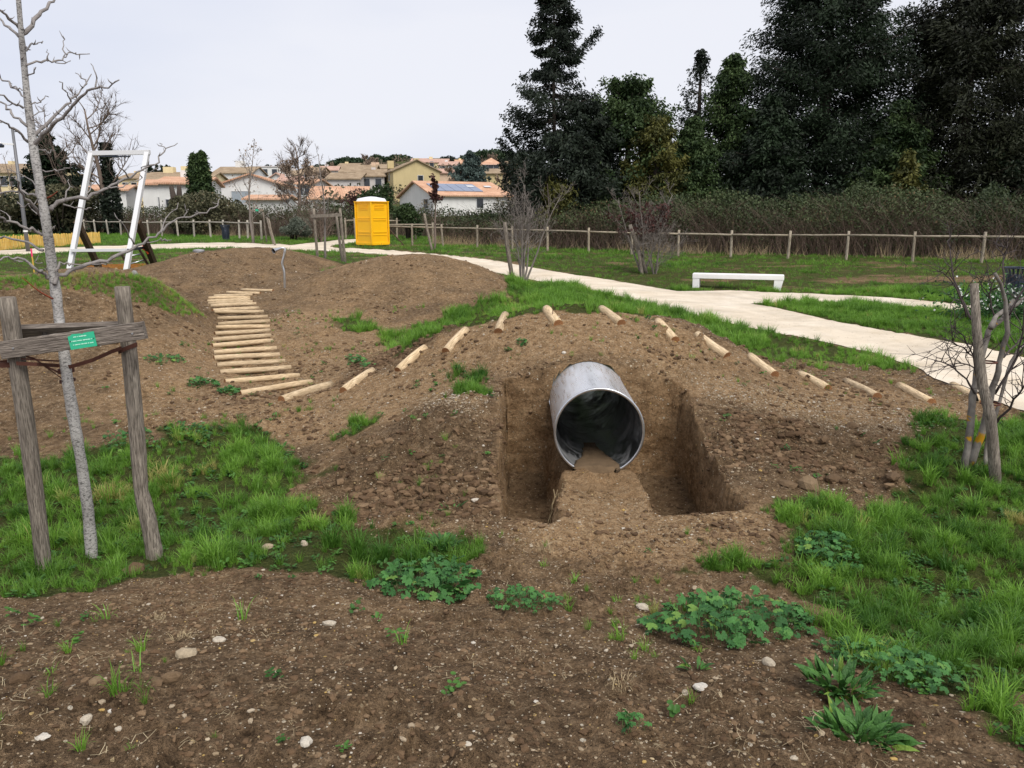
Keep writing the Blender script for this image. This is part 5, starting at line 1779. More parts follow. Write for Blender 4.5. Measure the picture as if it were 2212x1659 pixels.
def toilet():
    Y = 38.7
    c = at(804, 532, Y)
    z = hz(c.x, c.y)
    w, h = 1.12, 2.12
    a = math.radians(51)
    # near corner at c; box spans local +x,+y from it
    M_Y = mat_simple('yellow_plastic', lin(250, 188, 20), 0.42, 0, 0.05, 3, 0.04, 0.45)
    M_W = mat_simple('white_roof_plastic', (0.72, 0.72, 0.74, 1), 0.45, 0, 0.04)
    M_SK = mat_simple('dark_skid', (0.05, 0.05, 0.05, 1), 0.8)
    root = thing('portable_toilet', 'yellow plastic portable toilet cabin with a white roof beside the path', 'toilet cabin', (c.x, c.y, z), 0)
    R = Matrix.Rotation(math.radians(52), 4, 'Z')
    # local u axis goes right-back, v axis goes left-back
    def box(name, lo, hi, mat, par=root, bev=0.0):
        o = MB().box(lo, hi).build(name, mat, par, bevel=bev)
        if par is root:
            o.matrix_local = R
        return o
    box('skid', (0.05, 0.05, -0.05), (w - 0.05, w - 0.05, 0.07), M_SK)
    box('base', (-0.02, -0.02, 0.06), (w + 0.02, w + 0.02, 0.20), M_Y, bev=0.02)
    for s in (0, 1):        # two visible wall panels and two behind
        for back in (0, 1):
            t0, t1 = 0.06, w - 0.06
            p = w - 0.03 if back else 0.03
            lo = (t0, p - 0.015, 0.19) if s == 0 else (p - 0.015, t0, 0.19)
            hi = (t1, p + 0.015, h) if s == 0 else (p + 0.015, t1, h)
            pan = box('wall_panel', lo, hi, M_Y)
            if back:
                continue
            def rib(z0, z1, i0, i1, out=0.022, nm='rib'):
                lo2 = (i0, p - 0.015 - out, z0) if s == 0 else (p - 0.015 - out, i0, z0)
                hi2 = (i1, p - 0.013, z1) if s == 0 else (p - 0.013, i1, z1)
                o = MB().box(lo2, hi2).build(nm, M_Y, pan, bevel=0.008)
            for k in range(4):
                rib(h - 0.13 - k * 0.075, h - 0.095 - k * 0.075, 0.22, 0.86, 0.024, 'louvre')
            rib(1.34, 1.39, 0.12, w - 0.12)
            rib(1.24, 1.29, 0.14, w - 0.14)
            rib(0.66, 0.73, 0.12, w - 0.12)
            rib(0.53, 0.57, 0.08, w - 0.08, 0.018)
    for x, y in ((0, 0), (w, 0), (0, w), (w, w)):
        box('corner_post', (x - 0.035, y - 0.035, 0.10), (x + 0.035, y + 0.035, h + 0.02), M_Y, bev=0.012)
    box('roof_edge', (-0.05, -0.05, h), (w + 0.05, w + 0.05, h + 0.05), M_Y, bev=0.01)
    n = 10
    V, F = [], []
    for j in range(n + 1):
        for i in range(n + 1):
            u, v = i / n, j / n
            e = min(u, v, 1 - u, 1 - v)
            zz = 0.13 * (1 if e > 0 else 0) + 0.10 * math.sin(math.pi * u) * math.sin(math.pi * v)
            x = -0.02 + (w + 0.04) * u
            y = -0.02 + (w + 0.04) * v
            V.append((x, y, h + 0.052 + (zz if e > 0 else 0)))
    for j in range(n):
        for i in range(n):
            q = j * (n + 1) + i
            F.append((q, q + 1, q + n + 2, q + n + 1))
    o = MB().add(V, F).build('roof', M_W, root, True)
    o.matrix_local = R


toilet()


def bin_(px, py, Y, label, H=0.86):
    g = at(px, py, Y)
    z = hz(g.x, g.y)
    root = thing('litter_bin', label, 'bin', (g.x, g.y, z), 0.3, 'slatted dark litter bins')
    r = 0.20
    MB().tube([(0, 0, 0.03), (0, 0, H - 0.16)], r - 0.035, 16).build('liner', M_DARKMETAL, root, True)
    MB().tube([(0, 0, -0.02), (0, 0, 0.05)], r - 0.01, 18).build('base', M_DARKMETAL, root)
    n = 18
    sl = MB()
    prof = [(r, 0.03), (r, H - 0.24), (r + 0.012, H - 0.14), (r + 0.06, H - 0.02)]
    for i in range(3):
        (r0, z0), (r1, z1) = prof[i], prof[i + 1]
        sl.beam((r0, 0, z0), (r1, 0, z1 + 0.004), 0.042, 0.010, 0, (1, 0, 0.01))
    me = sl.mesh('slat', M_DARKMETAL)
    for k in range(n):
        link('slat', me, root, None, (0, 0, 2 * math.pi * k / n))
    V = []
    MB().tube([((r + 0.065) * math.cos(a), (r + 0.065) * math.sin(a), H - 0.012) if False else Vector(((r + 0.065) * math.cos(a), (r + 0.065) * math.sin(a), H - 0.012)) for a in np.linspace(0, 2 * math.pi, 25)], 0.018, 6).build('rim', M_DARKMETAL, root, True)
    MB().tube([Vector((r * math.cos(a), r * math.sin(a), 0.12)) for a in np.linspace(0, 2 * math.pi, 21)], 0.010, 5).build('hoop', M_DARKMETAL, root, True)


bin_(489, 526, 45.5, 'dark slatted litter bin on the far path by the left fence')
bin_(2188, 668, 17.0, 'dark slatted litter bin behind the lichened shrub and white flowers', 1.0)


M_PALEFENCE = mat_wood('pale_fence_wood', lin(150, 142, 130), lin(206, 200, 188), (5, 5, 0.6), 0.9, 0.4, 0.4)


def post_rail(name, label, pts, h, r, rail_z, group=None, seed=0, mat=None, dark=False):
    """pts: ground points of posts; each post and each rail a part"""
    rng = np.random.default_rng(seed)
    root = thing(name, label, 'fence', pts[0], 0, group)
    org = Vector(pts[0])
    mats = [pole_mesh('post', h + 0.25, r, r * 0.96, (mat or M_FENCEWOOD,) * 2, 10, 4, 0.03, 0.004, seed + i) for i in range(3)]
    tops = []
    for i, p in enumerate(pts):
        o = link('post', mats[i % 3], root, Vector(p) - org + Vector((0, 0, -0.25)), (rng.normal(0, 0.02), rng.normal(0, 0.025), rng.uniform(0, 6)))
        tops.append(Vector(p) - org + Vector((0, 0, rail_z + rng.normal(0, 0.012))))
    for i in range(len(pts) - 1):
        a, b = tops[i], tops[i + 1]
        me = pole_mesh('rail', (b - a).length + 0.02, 0.042, 0.040, (mat or M_FENCEWOOD,) * 2, 8, 4, 0.03, 0.012, seed + 90 + i)
        o = link('rail', me, root)
        orient(o, a, b)
    return root


def on_line(A, B, px):
    k = (px - CX) / FPX
    ax, ay, bx, by = A[0], A[1], B[0], B[1]
    # px ratio uses camera depth, nearly Y/cos; solve with ground drop included
    best = None
    for _ in range(1):
        c1 = lambda t: ax + (bx - ax) * t - k * ((ay + (by - ay) * t) * CP + (EYE - 0.1) * SP)
        lo, hi = -1.0, 2.0
        for _i in range(50):
            m = (lo + hi) / 2
            if (c1(lo) < 0) == (c1(m) < 0):
                lo = m
            else:
                hi = m
    t = (lo + hi) / 2
    x, y = ax + (bx - ax) * t, ay + (by - ay) * t
    return Vector((x, y, hz(x, y)))


A, B = (-5.2, 40.5), (17.1, 28.2)
post_rail('post_and_rail_fence', 'low round rail wooden fence along the bramble thicket behind the bench', [on_line(A, B, p) for p in (838, 891, 958, 1031, 1107, 1183, 1272, 1365, 1465, 1579, 1702, 1828, 1972, 2120, 2280)], 1.10, 0.055, 0.93, None, 3)
A, B = (-37.8, 64), (-16.1, 47.5)
post_rail('post_and_rail_fence', 'long pale wooden fence before the brown scrub beyond the far path', [on_line(A, B, p) for p in (-60, -10, 7, 29, 67, 111, 135, 184, 207, 235, 262, 290, 322, 351, 386, 420, 456, 484, 518, 536, 566)], 1.10, 0.065, 0.95, None, 5, M_PALEFENCE)
post_rail('post_and_rail_fence', 'short brown fence at the field gate just left of the yellow cabin', [Vector((x, y, hz(x, y))) for x, y in ((-9.9, 47.3), (-9.3, 47.2), (-8.9, 47.0), (-8.6, 47.2), (-6.9, 47.6), (-5.8, 47.8))], 1.25, 0.06, 1.1, None, 7)
post_rail('post_and_rail_fence', 'stub of fence turning off to the field right of the yellow cabin', [Vector((x, y, hz(x, y))) for x, y in ((-6.55, 41.6), (-4.2, 42.4), (-3.2, 42.8))], 1.12, 0.06, 1.0, None, 8)
g = at(872, 520, 40.2)
o = link('brace', pole_mesh('brace', 1.35, 0.035, 0.03, (M_BROWNWOOD, M_BROWNWOOD), 8, 3, 0.03, 0.01, 3))
orient(o, Vector((-5.35, 40.0, hz(-5.35, 40.0) - 0.1)), Vector((-6.3, 40.3, hz(-6.3, 40.3) + 0.9)))
tag(o, 'dark slanting brace pole beside the yellow cabin', 'pole')


def paling():
    a, b = at(-70, 545, 33.8), at(217, 526, 41.9)
    root = thing('paling_fence', 'low yellow chestnut paling fence along the far path', 'fence', (a.x, a.y, hz(a.x, a.y)))
    rng = np.random.default_rng(2)
    n = 190
    mb = MB()
    for i in range(n):
        q = i / (n - 1)
        p = a.lerp(b, q)
        z = hz(p.x, p.y)
        h = 0.60 + rng.normal(0, 0.02)
        lean = rng.normal(0, 0.015)
        q0 = Vector((p.x - a.x, p.y - a.y + rng.normal(0, 0.01), z - hz(a.x, a.y)))
        mb.beam(q0 - Vector((0, 0, 0.05)), q0 + Vector((lean, 0, h)), rng.uniform(0.028, 0.042), 0.015, 0, (0, 1, 0))
    t = NT('split_chestnut')
    c = t.ramp(t.noise(9, 3, 0.5, t.mapped((3, 3, 0.2))), [(0.3, lin(200, 156, 70)), (0.55, lin(228, 194, 108)), (0.8, lin(244, 220, 160))])
    o = mb.build('slats', t.done(c, 0.8), root)
    o['kind'] = 'stuff'
    for zz in (0.14, 0.36):
        MB().tube([Vector((p.x - a.x, p.y - a.y - 0.02, hz(p.x, p.y) - hz(a.x, a.y) + zz)) for p in [a.lerp(b, q / 12) for q in range(13)]], 0.006, 4).build('wire', M_STEEL, root)


paling()


def lamp():
    b = at(61, 544, 34)
    z = hz(b.x, b.y)
    root = thing('street_lamp', 'tall grey lamp post with a white arm and dark lamp head', 'street lamp', (b.x, b.y, z))
    M = mat_simple('lamp_grey', lin(108, 108, 110), 0.5, 0.4, 0.08)
    top = at(22, 275, 34)
    H = top.z - z
    dx = (at(30, 330, 34).x - at(61, 544, 34).x) * 0.0
    MB().tube([(0, 0, -0.1), (0, 0, 1.2), (0, 0, H)], [0.085, 0.080, 0.055], 12).build('pole', M, root, True)
    za = at(28, 312, 34).z - z
    MB().beam((0, -0.05, za), (-0.55, -0.05, za + 0.03), 0.05, 0.07).build('arm', M_WHITEPAINT, root, bevel=0.01)
    MB().tube([(-0.62, -0.05, za + 0.03), (-0.62, -0.05, za - 0.05), (-0.62, -0.05, za - 0.12)], [0.16, 0.20, 0.17], 14).build('lamp_head', M_DARKMETAL, root, True)
    MB().tube([(-0.62, -0.05, za + 0.10), (-0.62, -0.05, za + 0.028)], [0.06, 0.15], 12).build('lamp_cover', M_WHITEPAINT, root, True)
    MB().tube([(0, 0, 0.9), (0, 0, 0.97)], 0.09, 12).build('band', M_WHITEPAINT, root)


lamp()


def climbing_frame():
    Mw = mat_simple('pale_grey_paint', lin(214, 214, 214), 0.45, 0.1, 0.05, 6)
    F1, F2, T1, T2 = at(145, 612, 22.0), at(269, 606, 22.0), at(197, 331, 23.5), at(318, 329, 23.5)
    D1a, D1b, D2a, D2b = at(166, 478, 22.75), at(222, 596, 24.4), at(297, 478, 22.75), at(336, 578, 24.4)
    root = thing('climbing_frame', 'tall pale grey leaning play frame with brown struts and ladder', 'play frame', F1)
    O = Vector(F1)

    def bar(name, a, b, w, mat, h=None, up=(0, 1, 0)):
        return MB().beam(a - O, b - O, w, h or w, 0, up).build(name, mat, root, bevel=0.006)
    ext = lambda a, b, e: a + (a - b).normalized() * e
    bar('post', ext(F1, T1, 0.3), T1, 0.125, Mw)
    bar('post', ext(F2, T2, 0.3), T2, 0.125, Mw)
    bar('top_bar', ext(T1, T2, 0.075), ext(T2, T1, 0.075), 0.125, Mw, None, (0, 0, 1))
    bar('strut', D1a, ext(D1b, D1a, 0.3), 0.15, M_BROWNWOOD)
    bar('strut', D2a, ext(D2b, D2a, 0.3), 0.15, M_BROWNWOOD)
    bar('cross_bar', at(154, 541, 22.25), at(275, 540, 22.25), 0.10, Mw, 0.08, (0, 0, 1))
    bar('cross_bar', at(275, 540, 22.25), at(316, 534, 23.9), 0.07, M_DARKMETAL, 0.07, (0, 0, 1))
    la, lb, lc, ld = at(258, 541, 23.6), at(290, 596, 24.0), at(301, 538, 23.9), at(324, 580, 24.2)
    bar('ladder_rail', la, lb, 0.06, M_BROWNWOOD)
    bar('ladder_rail', lc, ld, 0.06, M_BROWNWOOD)
    for q in (0.25, 0.55, 0.85):
        MB().tube([la.lerp(lb, q) - O, lc.lerp(ld, q) - O], 0.022, 8).build('rung', M_STEEL, root, True)
    m = T1.lerp(T2, 0.42) - O
    MB().tube([m + Vector((0, 0, -0.13)), m + Vector((0, 0, -0.07))], [0.10, 0.06], 10).build('swivel', M_DARKMETAL, root)
    MB().box((m.x - 0.38, m.y - 0.10, m.z - 0.115), (m.x + 0.42, m.y + 0.06, m.z - 0.085)).build('swivel_plate', M_DARKMETAL, root)
    tp = at(313, 536, 23.72)
    tape = thing('warning_tape', 'knot of bright orange tape tied to the play frame strut', 'tape', tp)
    M_T = mat_simple('orange_tape', (0.85, 0.10, 0.02, 1), 0.5, 0, 0.05)
    for (ax, az, bx, bz) in ((-0.10, 0.10, 0.12, 0.06), (-0.05, 0.06, 0.10, -0.17), (-0.11, 0.02, 0.02, -0.06)):
        MB().beam((ax, -0.02, az), (bx, -0.03, bz), 0.015, 0.045).build('band', M_T, tape)
    mb = MB()
    a, b = at(180, 592, 25.0), at(322, 583, 25.3)
    p0 = Vector((a.x, a.y, hz(a.x, a.y)))
    rb = thing('edging_board', 'orange brown timber edging board on the ground behind the play frame', 'plank', p0)
    MB().beam((0, 0, 0.10), (b.x - a.x, b.y - a.y, 0.12), 0.06, 0.24).build('plank', mat_wood('new_timber', lin(150, 96, 44), lin(196, 140, 80), (0.7, 8, 8)), rb)


climbing_frame()
stone(291, 594, 22, 'grey boulder by the foot of the play frame ladder', 'boulder', mat_simple('grey_rock', (0.25, 0.24, 0.23, 1), 0.9, 0, 0.25, 3, 0.4), None, 7, 0.7)
stone(430, 545, 22, 'flat grey rock lying on the crest behind the steps mound', 'boulder', mat_simple('grey_slab', (0.30, 0.30, 0.31, 1), 0.9, 0, 0.25, 3, 0.4), None, 8, 0.4)
b = at(73, 583, 19)
z = hz(b.x, b.y)
st = thing('marker_stake', 'thin wooden survey stake with a pink painted top', 'stake', (b.x, b.y, z))
zt = at(70, 537, 19).z - z
zm = at(71, 554, 19).z - z
MB().beam((0, 0, -0.1), (0, 0, zm), 0.028, 0.02).build('shaft', mat_simple('yellow_lath', lin(196, 160, 70), 0.8), st)
MB().beam((0, 0, zm), (0, 0, zt), 0.031, 0.023).build('painted_tip', mat_simple('pink_paint', (0.85, 0.05, 0.16, 1), 0.5), st)


def listening_tube():
    b = gpt(616, 622)
    Y = b.y
    pts = [at(616, 630, Y), at(614, 590, Y), at(610, 571, Y), at(614, 553, Y), at(615.5, 543, Y), at(614, 537, Y), at(608, 536, Y - 0.03), at(600, 538.5, Y - 0.10), at(591, 542, Y - 0.2)]
    root = thing('listening_tube', 'bent shiny steel speaking tube standing between two earth mounds', 'tube', b)
    P, R = [], []
    n = len(pts)
    for i in range(n - 1):
        p0, p1, p2, p3 = pts[max(i - 1, 0)], pts[i], pts[i + 1], pts[min(i + 2, n - 1)]
        for s in range(5):
            t = s / 5
            P.append(0.5 * ((2 * p1) + (p2 - p0) * t + (2 * p0 - 5 * p1 + 4 * p2 - p3) * t * t + (3 * p1 - p0 - 3 * p2 + p3) * t ** 3) - b)
    P.append(pts[-1] - b)
    m = len(P)
    R = [0.028 if i < m * 0.78 else 0.028 + 0.030 * ((i - m * 0.78) / (m * 0.22)) for i in range(m)]
    MB().tube(P, R, 12, 0, False).build('tube', M_STEEL, root, True)
    d = (P[-1] - P[-2]).normalized()
    MB().tube([P[-1] - d * 0.02, P[-1] + d * 0.008], [0.060, 0.062], 14, 0, False).build('mouth_rim', M_STEEL, root, True)
    MB().tube([P[-1] - d * 0.035, P[-1] - d * 0.03], [0.050, 0.050], 14).build('mouth_shade_disc', mat_simple('painted_tube_shade', (0.01, 0.01, 0.01, 1), 0.9), root)  # near-black disc stands in for the shade inside the hollow tube


listening_tube()


# ---- tree tripods with rails
def tripod(stakes, rails, label, group, Y, plaque=None):
    root = thing('tree_stakes', label, 'stakes', at(*stakes[0][1], Y), 0, group)
    O = Vector(root.location)
    tops = []
    for i, (tp, ft, dy) in enumerate(stakes):
        a = at(ft[0], ft[1], Y + dy)
        a.z = min(a.z, hz(a.x, a.y)) - 0.15
        b = at(tp[0], tp[1], Y + dy)
        o = link('stake', pole_mesh('stake', (b - a).length, 0.045, 0.042, (M_GREYWOOD, M_GREYEND), 9, 4, 0.04, 0.01, i), root)
        orient(o, a - O, b - O)
    for (p, q, dy) in rails:
        MB().beam(at(*p, Y + dy) - O, at(*q, Y + dy) - O, 0.03, 0.10).build('rail', M_GREYWOOD, root)
    if plaque:
        c = at(*plaque, Y - 0.12) - O
        MB().box((c.x - 0.08, c.y - 0.01, c.z - 0.05), (c.x + 0.08, c.y + 0.01, c.z + 0.05)).build('plaque', mat_simple('green_plaque', lin(60, 185, 145), 0.5), root)


tripod([((677, 450), (687, 557), 0.0), ((734, 450), (747, 571), 0.0), ((726, 460), (741, 563), 0.5)], [((671, 467), (737, 464), -0.06)], 'three grey stakes with a top rail round the slim young tree', 'stake tripods round young trees', 25.0)
tripod([((544, 455), (548, 518), 0.0), ((568, 458), (577, 524), 0.4)], [((541, 455), (569, 454), -0.05)], 'grey stakes with a green plaque beside the far path bend', 'stake tripods round young trees', 42.0, (555, 454))
for i, (tp, ft, Y, lab, r) in enumerate((((1090, 480), (1108, 629), 20.4, 'grey stake tied to the twiggy shrub at the path', 0.06), ((1361, 485), (1398, 592), 26.5, 'crooked thick stake leaning into the brown leaved shrub', 0.075), ((1380, 540), (1388, 593), 26.3, 'short stub of stake beside the crooked thick stake', 0.06),
                                         ((916, 461), (935, 537), 35.5, 'leaning pale stake by the small red leaved tree', 0.06), ((577, 470), (592, 526), 41.0, 'leaning pale stake in the stake cluster at the far path bend', 0.055), ((580, 473), (596, 529), 40.0, 'tilted yellowish stake in the stake cluster at the far path bend', 0.055))):
    b = at(*tp, Y)
    a = at(*ft, Y - 0.1)
    a.z = hz(a.x, a.y) - 0.1
    o = link('stake', pole_mesh('stake', (b - a).length, r, r * 0.9, (M_GREYWOOD, M_GREYEND), 10, 5, 0.04, 0.015, 30 + i))
    orient(o, a, b)
    tag(o, lab, 'stake', 'single tree stakes')
# ------------------------------------------------------------------ town on the hillside
def mat_tiles(name, a, b, scale=1.0):
    t = NT(name)
    v = t.mapped((1, 1, 1))
    n = t.noise(0.9, 5, 0.65)
    c = t.ramp(n, [(0.3, a), (0.7, b)])
    w = t.n.new('ShaderNodeTexWave')
    w.wave_type = 'BANDS'
    w.bands_direction = 'X'
    w.inputs['Scale'].default_value = 1.6 * scale
    w.inputs['Distortion'].default_value = 0.4
    t.l.new(v, w.inputs['Vector'])
    c = t.mix(0.35, c, t.ramp(w.outputs['Fac'], [(0.2, 0.6), (0.8, 1.1)]), 'MULTIPLY')
    c = t.mix(0.4, c, t.ramp(t.noise(6, 4, 0.7), [(0.35, 0.6), (0.65, 1.1)]), 'MULTIPLY')
    return t.done(c, 0.9, 0, t.bump(w.outputs['Fac'], 0.6, 0.06), 0.1)


def mat_render(name, col):
    t = NT(name)
    n = t.noise(0.5, 6, 0.65)
    c = t.mix(n, tuple(x * 0.86 for x in col[:3]) + (1,), tuple(min(0.85, x * 1.06) for x in col[:3]) + (1,))
    s = t.noise(3, 5, 0.7, t.mapped((1, 1, 0.2)))
    c = t.mix(0.35, c, t.ramp(s, [(0.3, 0.7), (0.6, 1.0)]), 'MULTIPLY')
    return t.done(c, 0.95, 0, None, 0.1)


R_OR = mat_tiles('terracotta_tiles', lin(188, 142, 114), lin(220, 180, 150))
R_TAN = mat_tiles('old_tan_tiles', lin(140, 120, 98), lin(176, 156, 130))
R_PINK = mat_tiles('pink_tiles', lin(178, 142, 126), lin(206, 172, 154))
W_WHITE = mat_render('white_render', (0.76, 0.75, 0.72, 1))
W_CREAM = mat_render('cream_render', lin(230, 212, 168))
W_GREY = mat_render('grey_render', lin(204, 198, 194))
W_STONE = mat_render('stone_wall', lin(200, 182, 138))
W_PINK = mat_render('pink_render', lin(214, 186, 160))
M_GLASS = mat_simple('window_glass', (0.03, 0.035, 0.04, 1), 0.12, 0, 0.2, 3, 0, 0.6)
M_FRAME = mat_simple('window_frame', (0.55, 0.55, 0.55, 1), 0.6)
M_SHUT = mat_simple('grey_shutter', lin(150, 158, 164), 0.7)
M_DOOR = mat_simple('red_door', lin(178, 72, 58), 0.6)
M_SOLAR = mat_simple('solar_panel', lin(122, 132, 152), 0.25, 0.2, 0.1, 3)


def house(name, label, px0, px1, eave, ridge_py, Y, ridge='x', depth=8.0, rot=0.0, wall=W_WHITE, roof=R_OR, wins=(), chims=(), hip=False, flat=False, group=None, anchor='mid'):
    """front face spans px0..px1 at distance Y; local origin at front-left foot, x right, y back"""
    A, B = at(px0, eave, Y), at(px1, eave, Y)
    w = (B.x - A.x) / max(0.3, math.cos(rot))
    zb = min(hz(A.x, A.y), hz(B.x, B.y)) - 0.6
    h = A.z - zb
    rh = at(px0, ridge_py, Y + (depth / 2 if ridge == 'x' else 0)).z - A.z
    root = thing(name, label, 'house', (A.x, A.y, zb), rot, group)
    d = depth
    mb = MB()
    if flat or hip:
        mb.box((0, 0, 0), (w, d, h))
    elif ridge == 'x':
        mb.add([(0, 0, 0), (w, 0, 0), (w, d, 0), (0, d, 0), (0, 0, h), (w, 0, h), (w, d, h), (0, d, h), (0, d / 2, h + rh), (w, d / 2, h + rh)],
               [(0, 1, 5, 4), (2, 3, 7, 6), (1, 2, 6, 9, 5), (3, 0, 4, 8, 7), (4, 5, 9, 8), (6, 7, 8, 9)])
    else:
        mb.add([(0, 0, 0), (w, 0, 0), (w, d, 0), (0, d, 0), (0, 0, h), (w, 0, h), (w, d, h), (0, d, h), (w / 2, 0, h + rh), (w / 2, d, h + rh)],
               [(0, 1, 5, 8, 4), (2, 3, 7, 9, 6), (1, 2, 6, 5), (3, 0, 4, 7), (5, 6, 9, 8), (7, 4, 8, 9)])
    mb.build('wall', wall, root)
    ov, th = 0.35, 0.16
    rb = MB()
    if flat:
        rb.box((-0.15, -0.15, h + 0.003), (w + 0.15, d + 0.15, h + 0.25))
        ro = rb.build('roof', roof, root)
    elif hip:
        i = min(w, d) / 2
        rb.add([(-ov, -ov, h), (w + ov, -ov, h), (w + ov, d + ov, h), (-ov, d + ov, h), (i, d / 2, h + rh), (w - i, d / 2, h + rh)] if w > d else
               [(-ov, -ov, h), (w + ov, -ov, h), (w + ov, d + ov, h), (-ov, d + ov, h), (w / 2, d / 2 - 0.3, h + rh), (w / 2, d / 2 + 0.3, h + rh)],
               [(0, 1, 5, 4), (1, 2, 5), (2, 3, 4, 5), (3, 0, 4), (3, 2, 1, 0)] if w > d else [(0, 1, 4), (1, 2, 5, 4), (2, 3, 5), (3, 0, 4, 5), (3, 2, 1, 0)])
        ro = rb.build('roof', roof, root)
    else:
        if ridge == 'x':
            s = rh / (d / 2)
            rows = [[(-ov, -ov, h - s * ov), (w + ov, -ov, h - s * ov), (w + ov, d / 2, h + rh), (-ov, d / 2, h + rh)], [(-ov, d / 2, h + rh), (w + ov, d / 2, h + rh), (w + ov, d + ov, h - s * ov), (-ov, d + ov, h - s * ov)]]
        else:
            s = rh / (w / 2)
            rows = [[(-ov, -ov, h - s * ov), (w / 2, -ov, h + rh), (w / 2, d + ov, h + rh), (-ov, d + ov, h - s * ov)], [(w / 2, -ov, h + rh), (w + ov, -ov, h - s * ov), (w + ov, d + ov, h - s * ov), (w / 2, d + ov, h + rh)]]
        for q in rows:
            lo = [(x, y, z + 0.01) for x, y, z in q]
            hi = [(x, y, z + th) for x, y, z in q]
            rb.add(lo + hi, [(3, 2, 1, 0), (4, 5, 6, 7), (0, 1, 5, 4), (1, 2, 6, 5), (2, 3, 7, 6), (3, 0, 4, 7)])
        ro = rb.build('roof', roof, root)
    for (u, zr, ww, hh) in chims:
        MB().box((u * w - ww / 2, d * 0.45, h + rh * 0.4), (u * w + ww / 2, d * 0.45 + ww * 0.8, h + rh + hh)).build('chimney', wall, ro)
    for (face, u, v, ww, hh, kind) in wins:
        if face == 'f':
            o, ux, n = Vector((u * w, 0, v * h)), Vector((1, 0, 0)), Vector((0, -1, 0))
        elif face == 'l':
            o, ux, n = Vector((0, u * d, v * h)), Vector((0, -1, 0)), Vector((-1, 0, 0))
        else:
            o, ux, n = Vector((w, u * d, v * h)), Vector((0, 1, 0)), Vector((1, 0, 0))
        up = Vector((0, 0, 1))
        M = Matrix((ux, n, up)).transposed().to_4x4()
        M.translation = o
        if kind == 'door':
            MB().box((-ww / 2, -0.05, -hh / 2), (ww / 2, 0.05, hh / 2), 0, M).build('door', M_DOOR, root)
            continue
        fr = MB()
        t_ = 0.07
        fr.box((-ww / 2 - t_, -0.02, -hh / 2 - t_), (-ww / 2, 0.06, hh / 2 + t_), 0, M).box((ww / 2, -0.02, -hh / 2 - t_), (ww / 2 + t_, 0.06, hh / 2 + t_), 0, M)
        fr.box((-ww / 2, -0.02, hh / 2), (ww / 2, 0.06, hh / 2 + t_), 0, M).box((-ww / 2, -0.02, -hh / 2 - t_ - 0.03), (ww / 2, 0.09, -hh / 2), 0, M)
        wo = fr.build('window', M_FRAME, root)
        MB().box((-ww / 2, -0.01, -hh / 2), (ww / 2, 0.025, hh / 2), 0, M).build('pane', M_SHUT if kind == 'shut' else M_GLASS, wo)
    return root, w, h, rh, d, ro


W_ = lambda u, v=0.6, s=1.0, k='glass', f='f': (f, u, v, 0.9 * s, 1.2 * s, k)
house('apartment_house', 'long cream two storey apartment house behind the lamp post', -60, 96, 373, 356, 112, 'x', 9, 0, W_CREAM, R_TAN, [W_(u, v) for u in (0.42, 0.55, 0.68, 0.80, 0.92) for v in (0.45, 0.82)], [(0.3, 0, 0.8, 0.5)])
house('house', 'small white house glimpsed through the leaning play frame', 190, 262, 411, 402, 78, 'x', 7, 0.25, W_WHITE, R_OR, [W_(0.45, 0.5), W_(0.75, 0.5)])
house('house', 'white house with a single sloping tile roof beside the play frame', 306, 366, 399, 391, 77, 'x', 7, 0.2, W_WHITE, R_OR, [W_(0.65, 0.62, 0.8)], [(0.7, 0, 0.7, 0.4)])
house('house', 'white house with orange roof in front of the cypress pair', 341, 436, 397, 385, 71, 'x', 8, 0.18, W_WHITE, R_OR, [W_(0.22, 0.6, 0.7), W_(0.45, 0.55, 0.9)], [(0.45, 0, 1.2, 0.7)])
house('long_house', 'long low tan roofed terrace behind the white houses', 300, 446, 391, 374, 118, 'x', 10, 0, W_CREAM, R_TAN, [W_(u, 0.8, 1.0) for u in (0.3, 0.5, 0.7, 0.9)], [(0.25, 0, 1.5, 0.9), (0.55, 0, 2.0, 1.0), (0.8, 0, 1.2, 0.7)])
house('gable_house', 'broad white gable end house right of the cypress pair', 477, 600, 398, 377, 82, 'y', 11, 0.12, W_WHITE, R_OR, [W_(0.25, 0.70, 1.0, 'shut'), W_(0.41, 0.70, 1.0, 'shut')])
house('annex', 'low white annex with an orange roof edge before the gable house', 532, 612, 431, 424, 75, 'x', 4, 0.0, W_WHITE, R_OR, [])
house('house', 'small white gabled house behind the young staked tree', 578, 618, 388, 375, 122, 'y', 9, 0, W_WHITE, R_PINK, [])
house('house', 'grey roofed house with tall chimneys behind the cypress pair', 462, 542, 374, 362, 145, 'x', 9, 0, W_WHITE, R_TAN, [W_(0.3, 0.8), W_(0.6, 0.8)], [(0.5, 0, 1.5, 1.2)])
house('flat_roof_block', 'distant flat roofed white block below the skyline', 538, 606, 361, 355, 205, 'x', 12, 0, W_WHITE, W_GREY, [W_(u, 0.85, 1.4) for u in (0.2, 0.5, 0.8)], (), False, True)
house('house', 'low house with a wide terracotta roof and skylight', 670, 786, 429, 405, 88, 'x', 9, 0.12, W_WHITE, R_OR, [])
house('long_house', 'pale pink rendered terrace house with a red door', 706, 776, 387, 375, 128, 'x', 9, 0, W_GREY, R_TAN, [W_(0.3, 0.25, 1.0), W_(0.85, 0.28, 0.9), ('f', 0.55, 0.24, 1.0, 1.9, 'door')])
house('house', 'taller grey rendered house with two upstairs windows', 771, 829, 381, 367, 132, 'x', 9, 0.1, W_GREY, R_TAN, [W_(0.35, 0.8, 1.1), W_(0.78, 0.8, 1.1)], [(0.55, 0, 0.7, 0.4)])
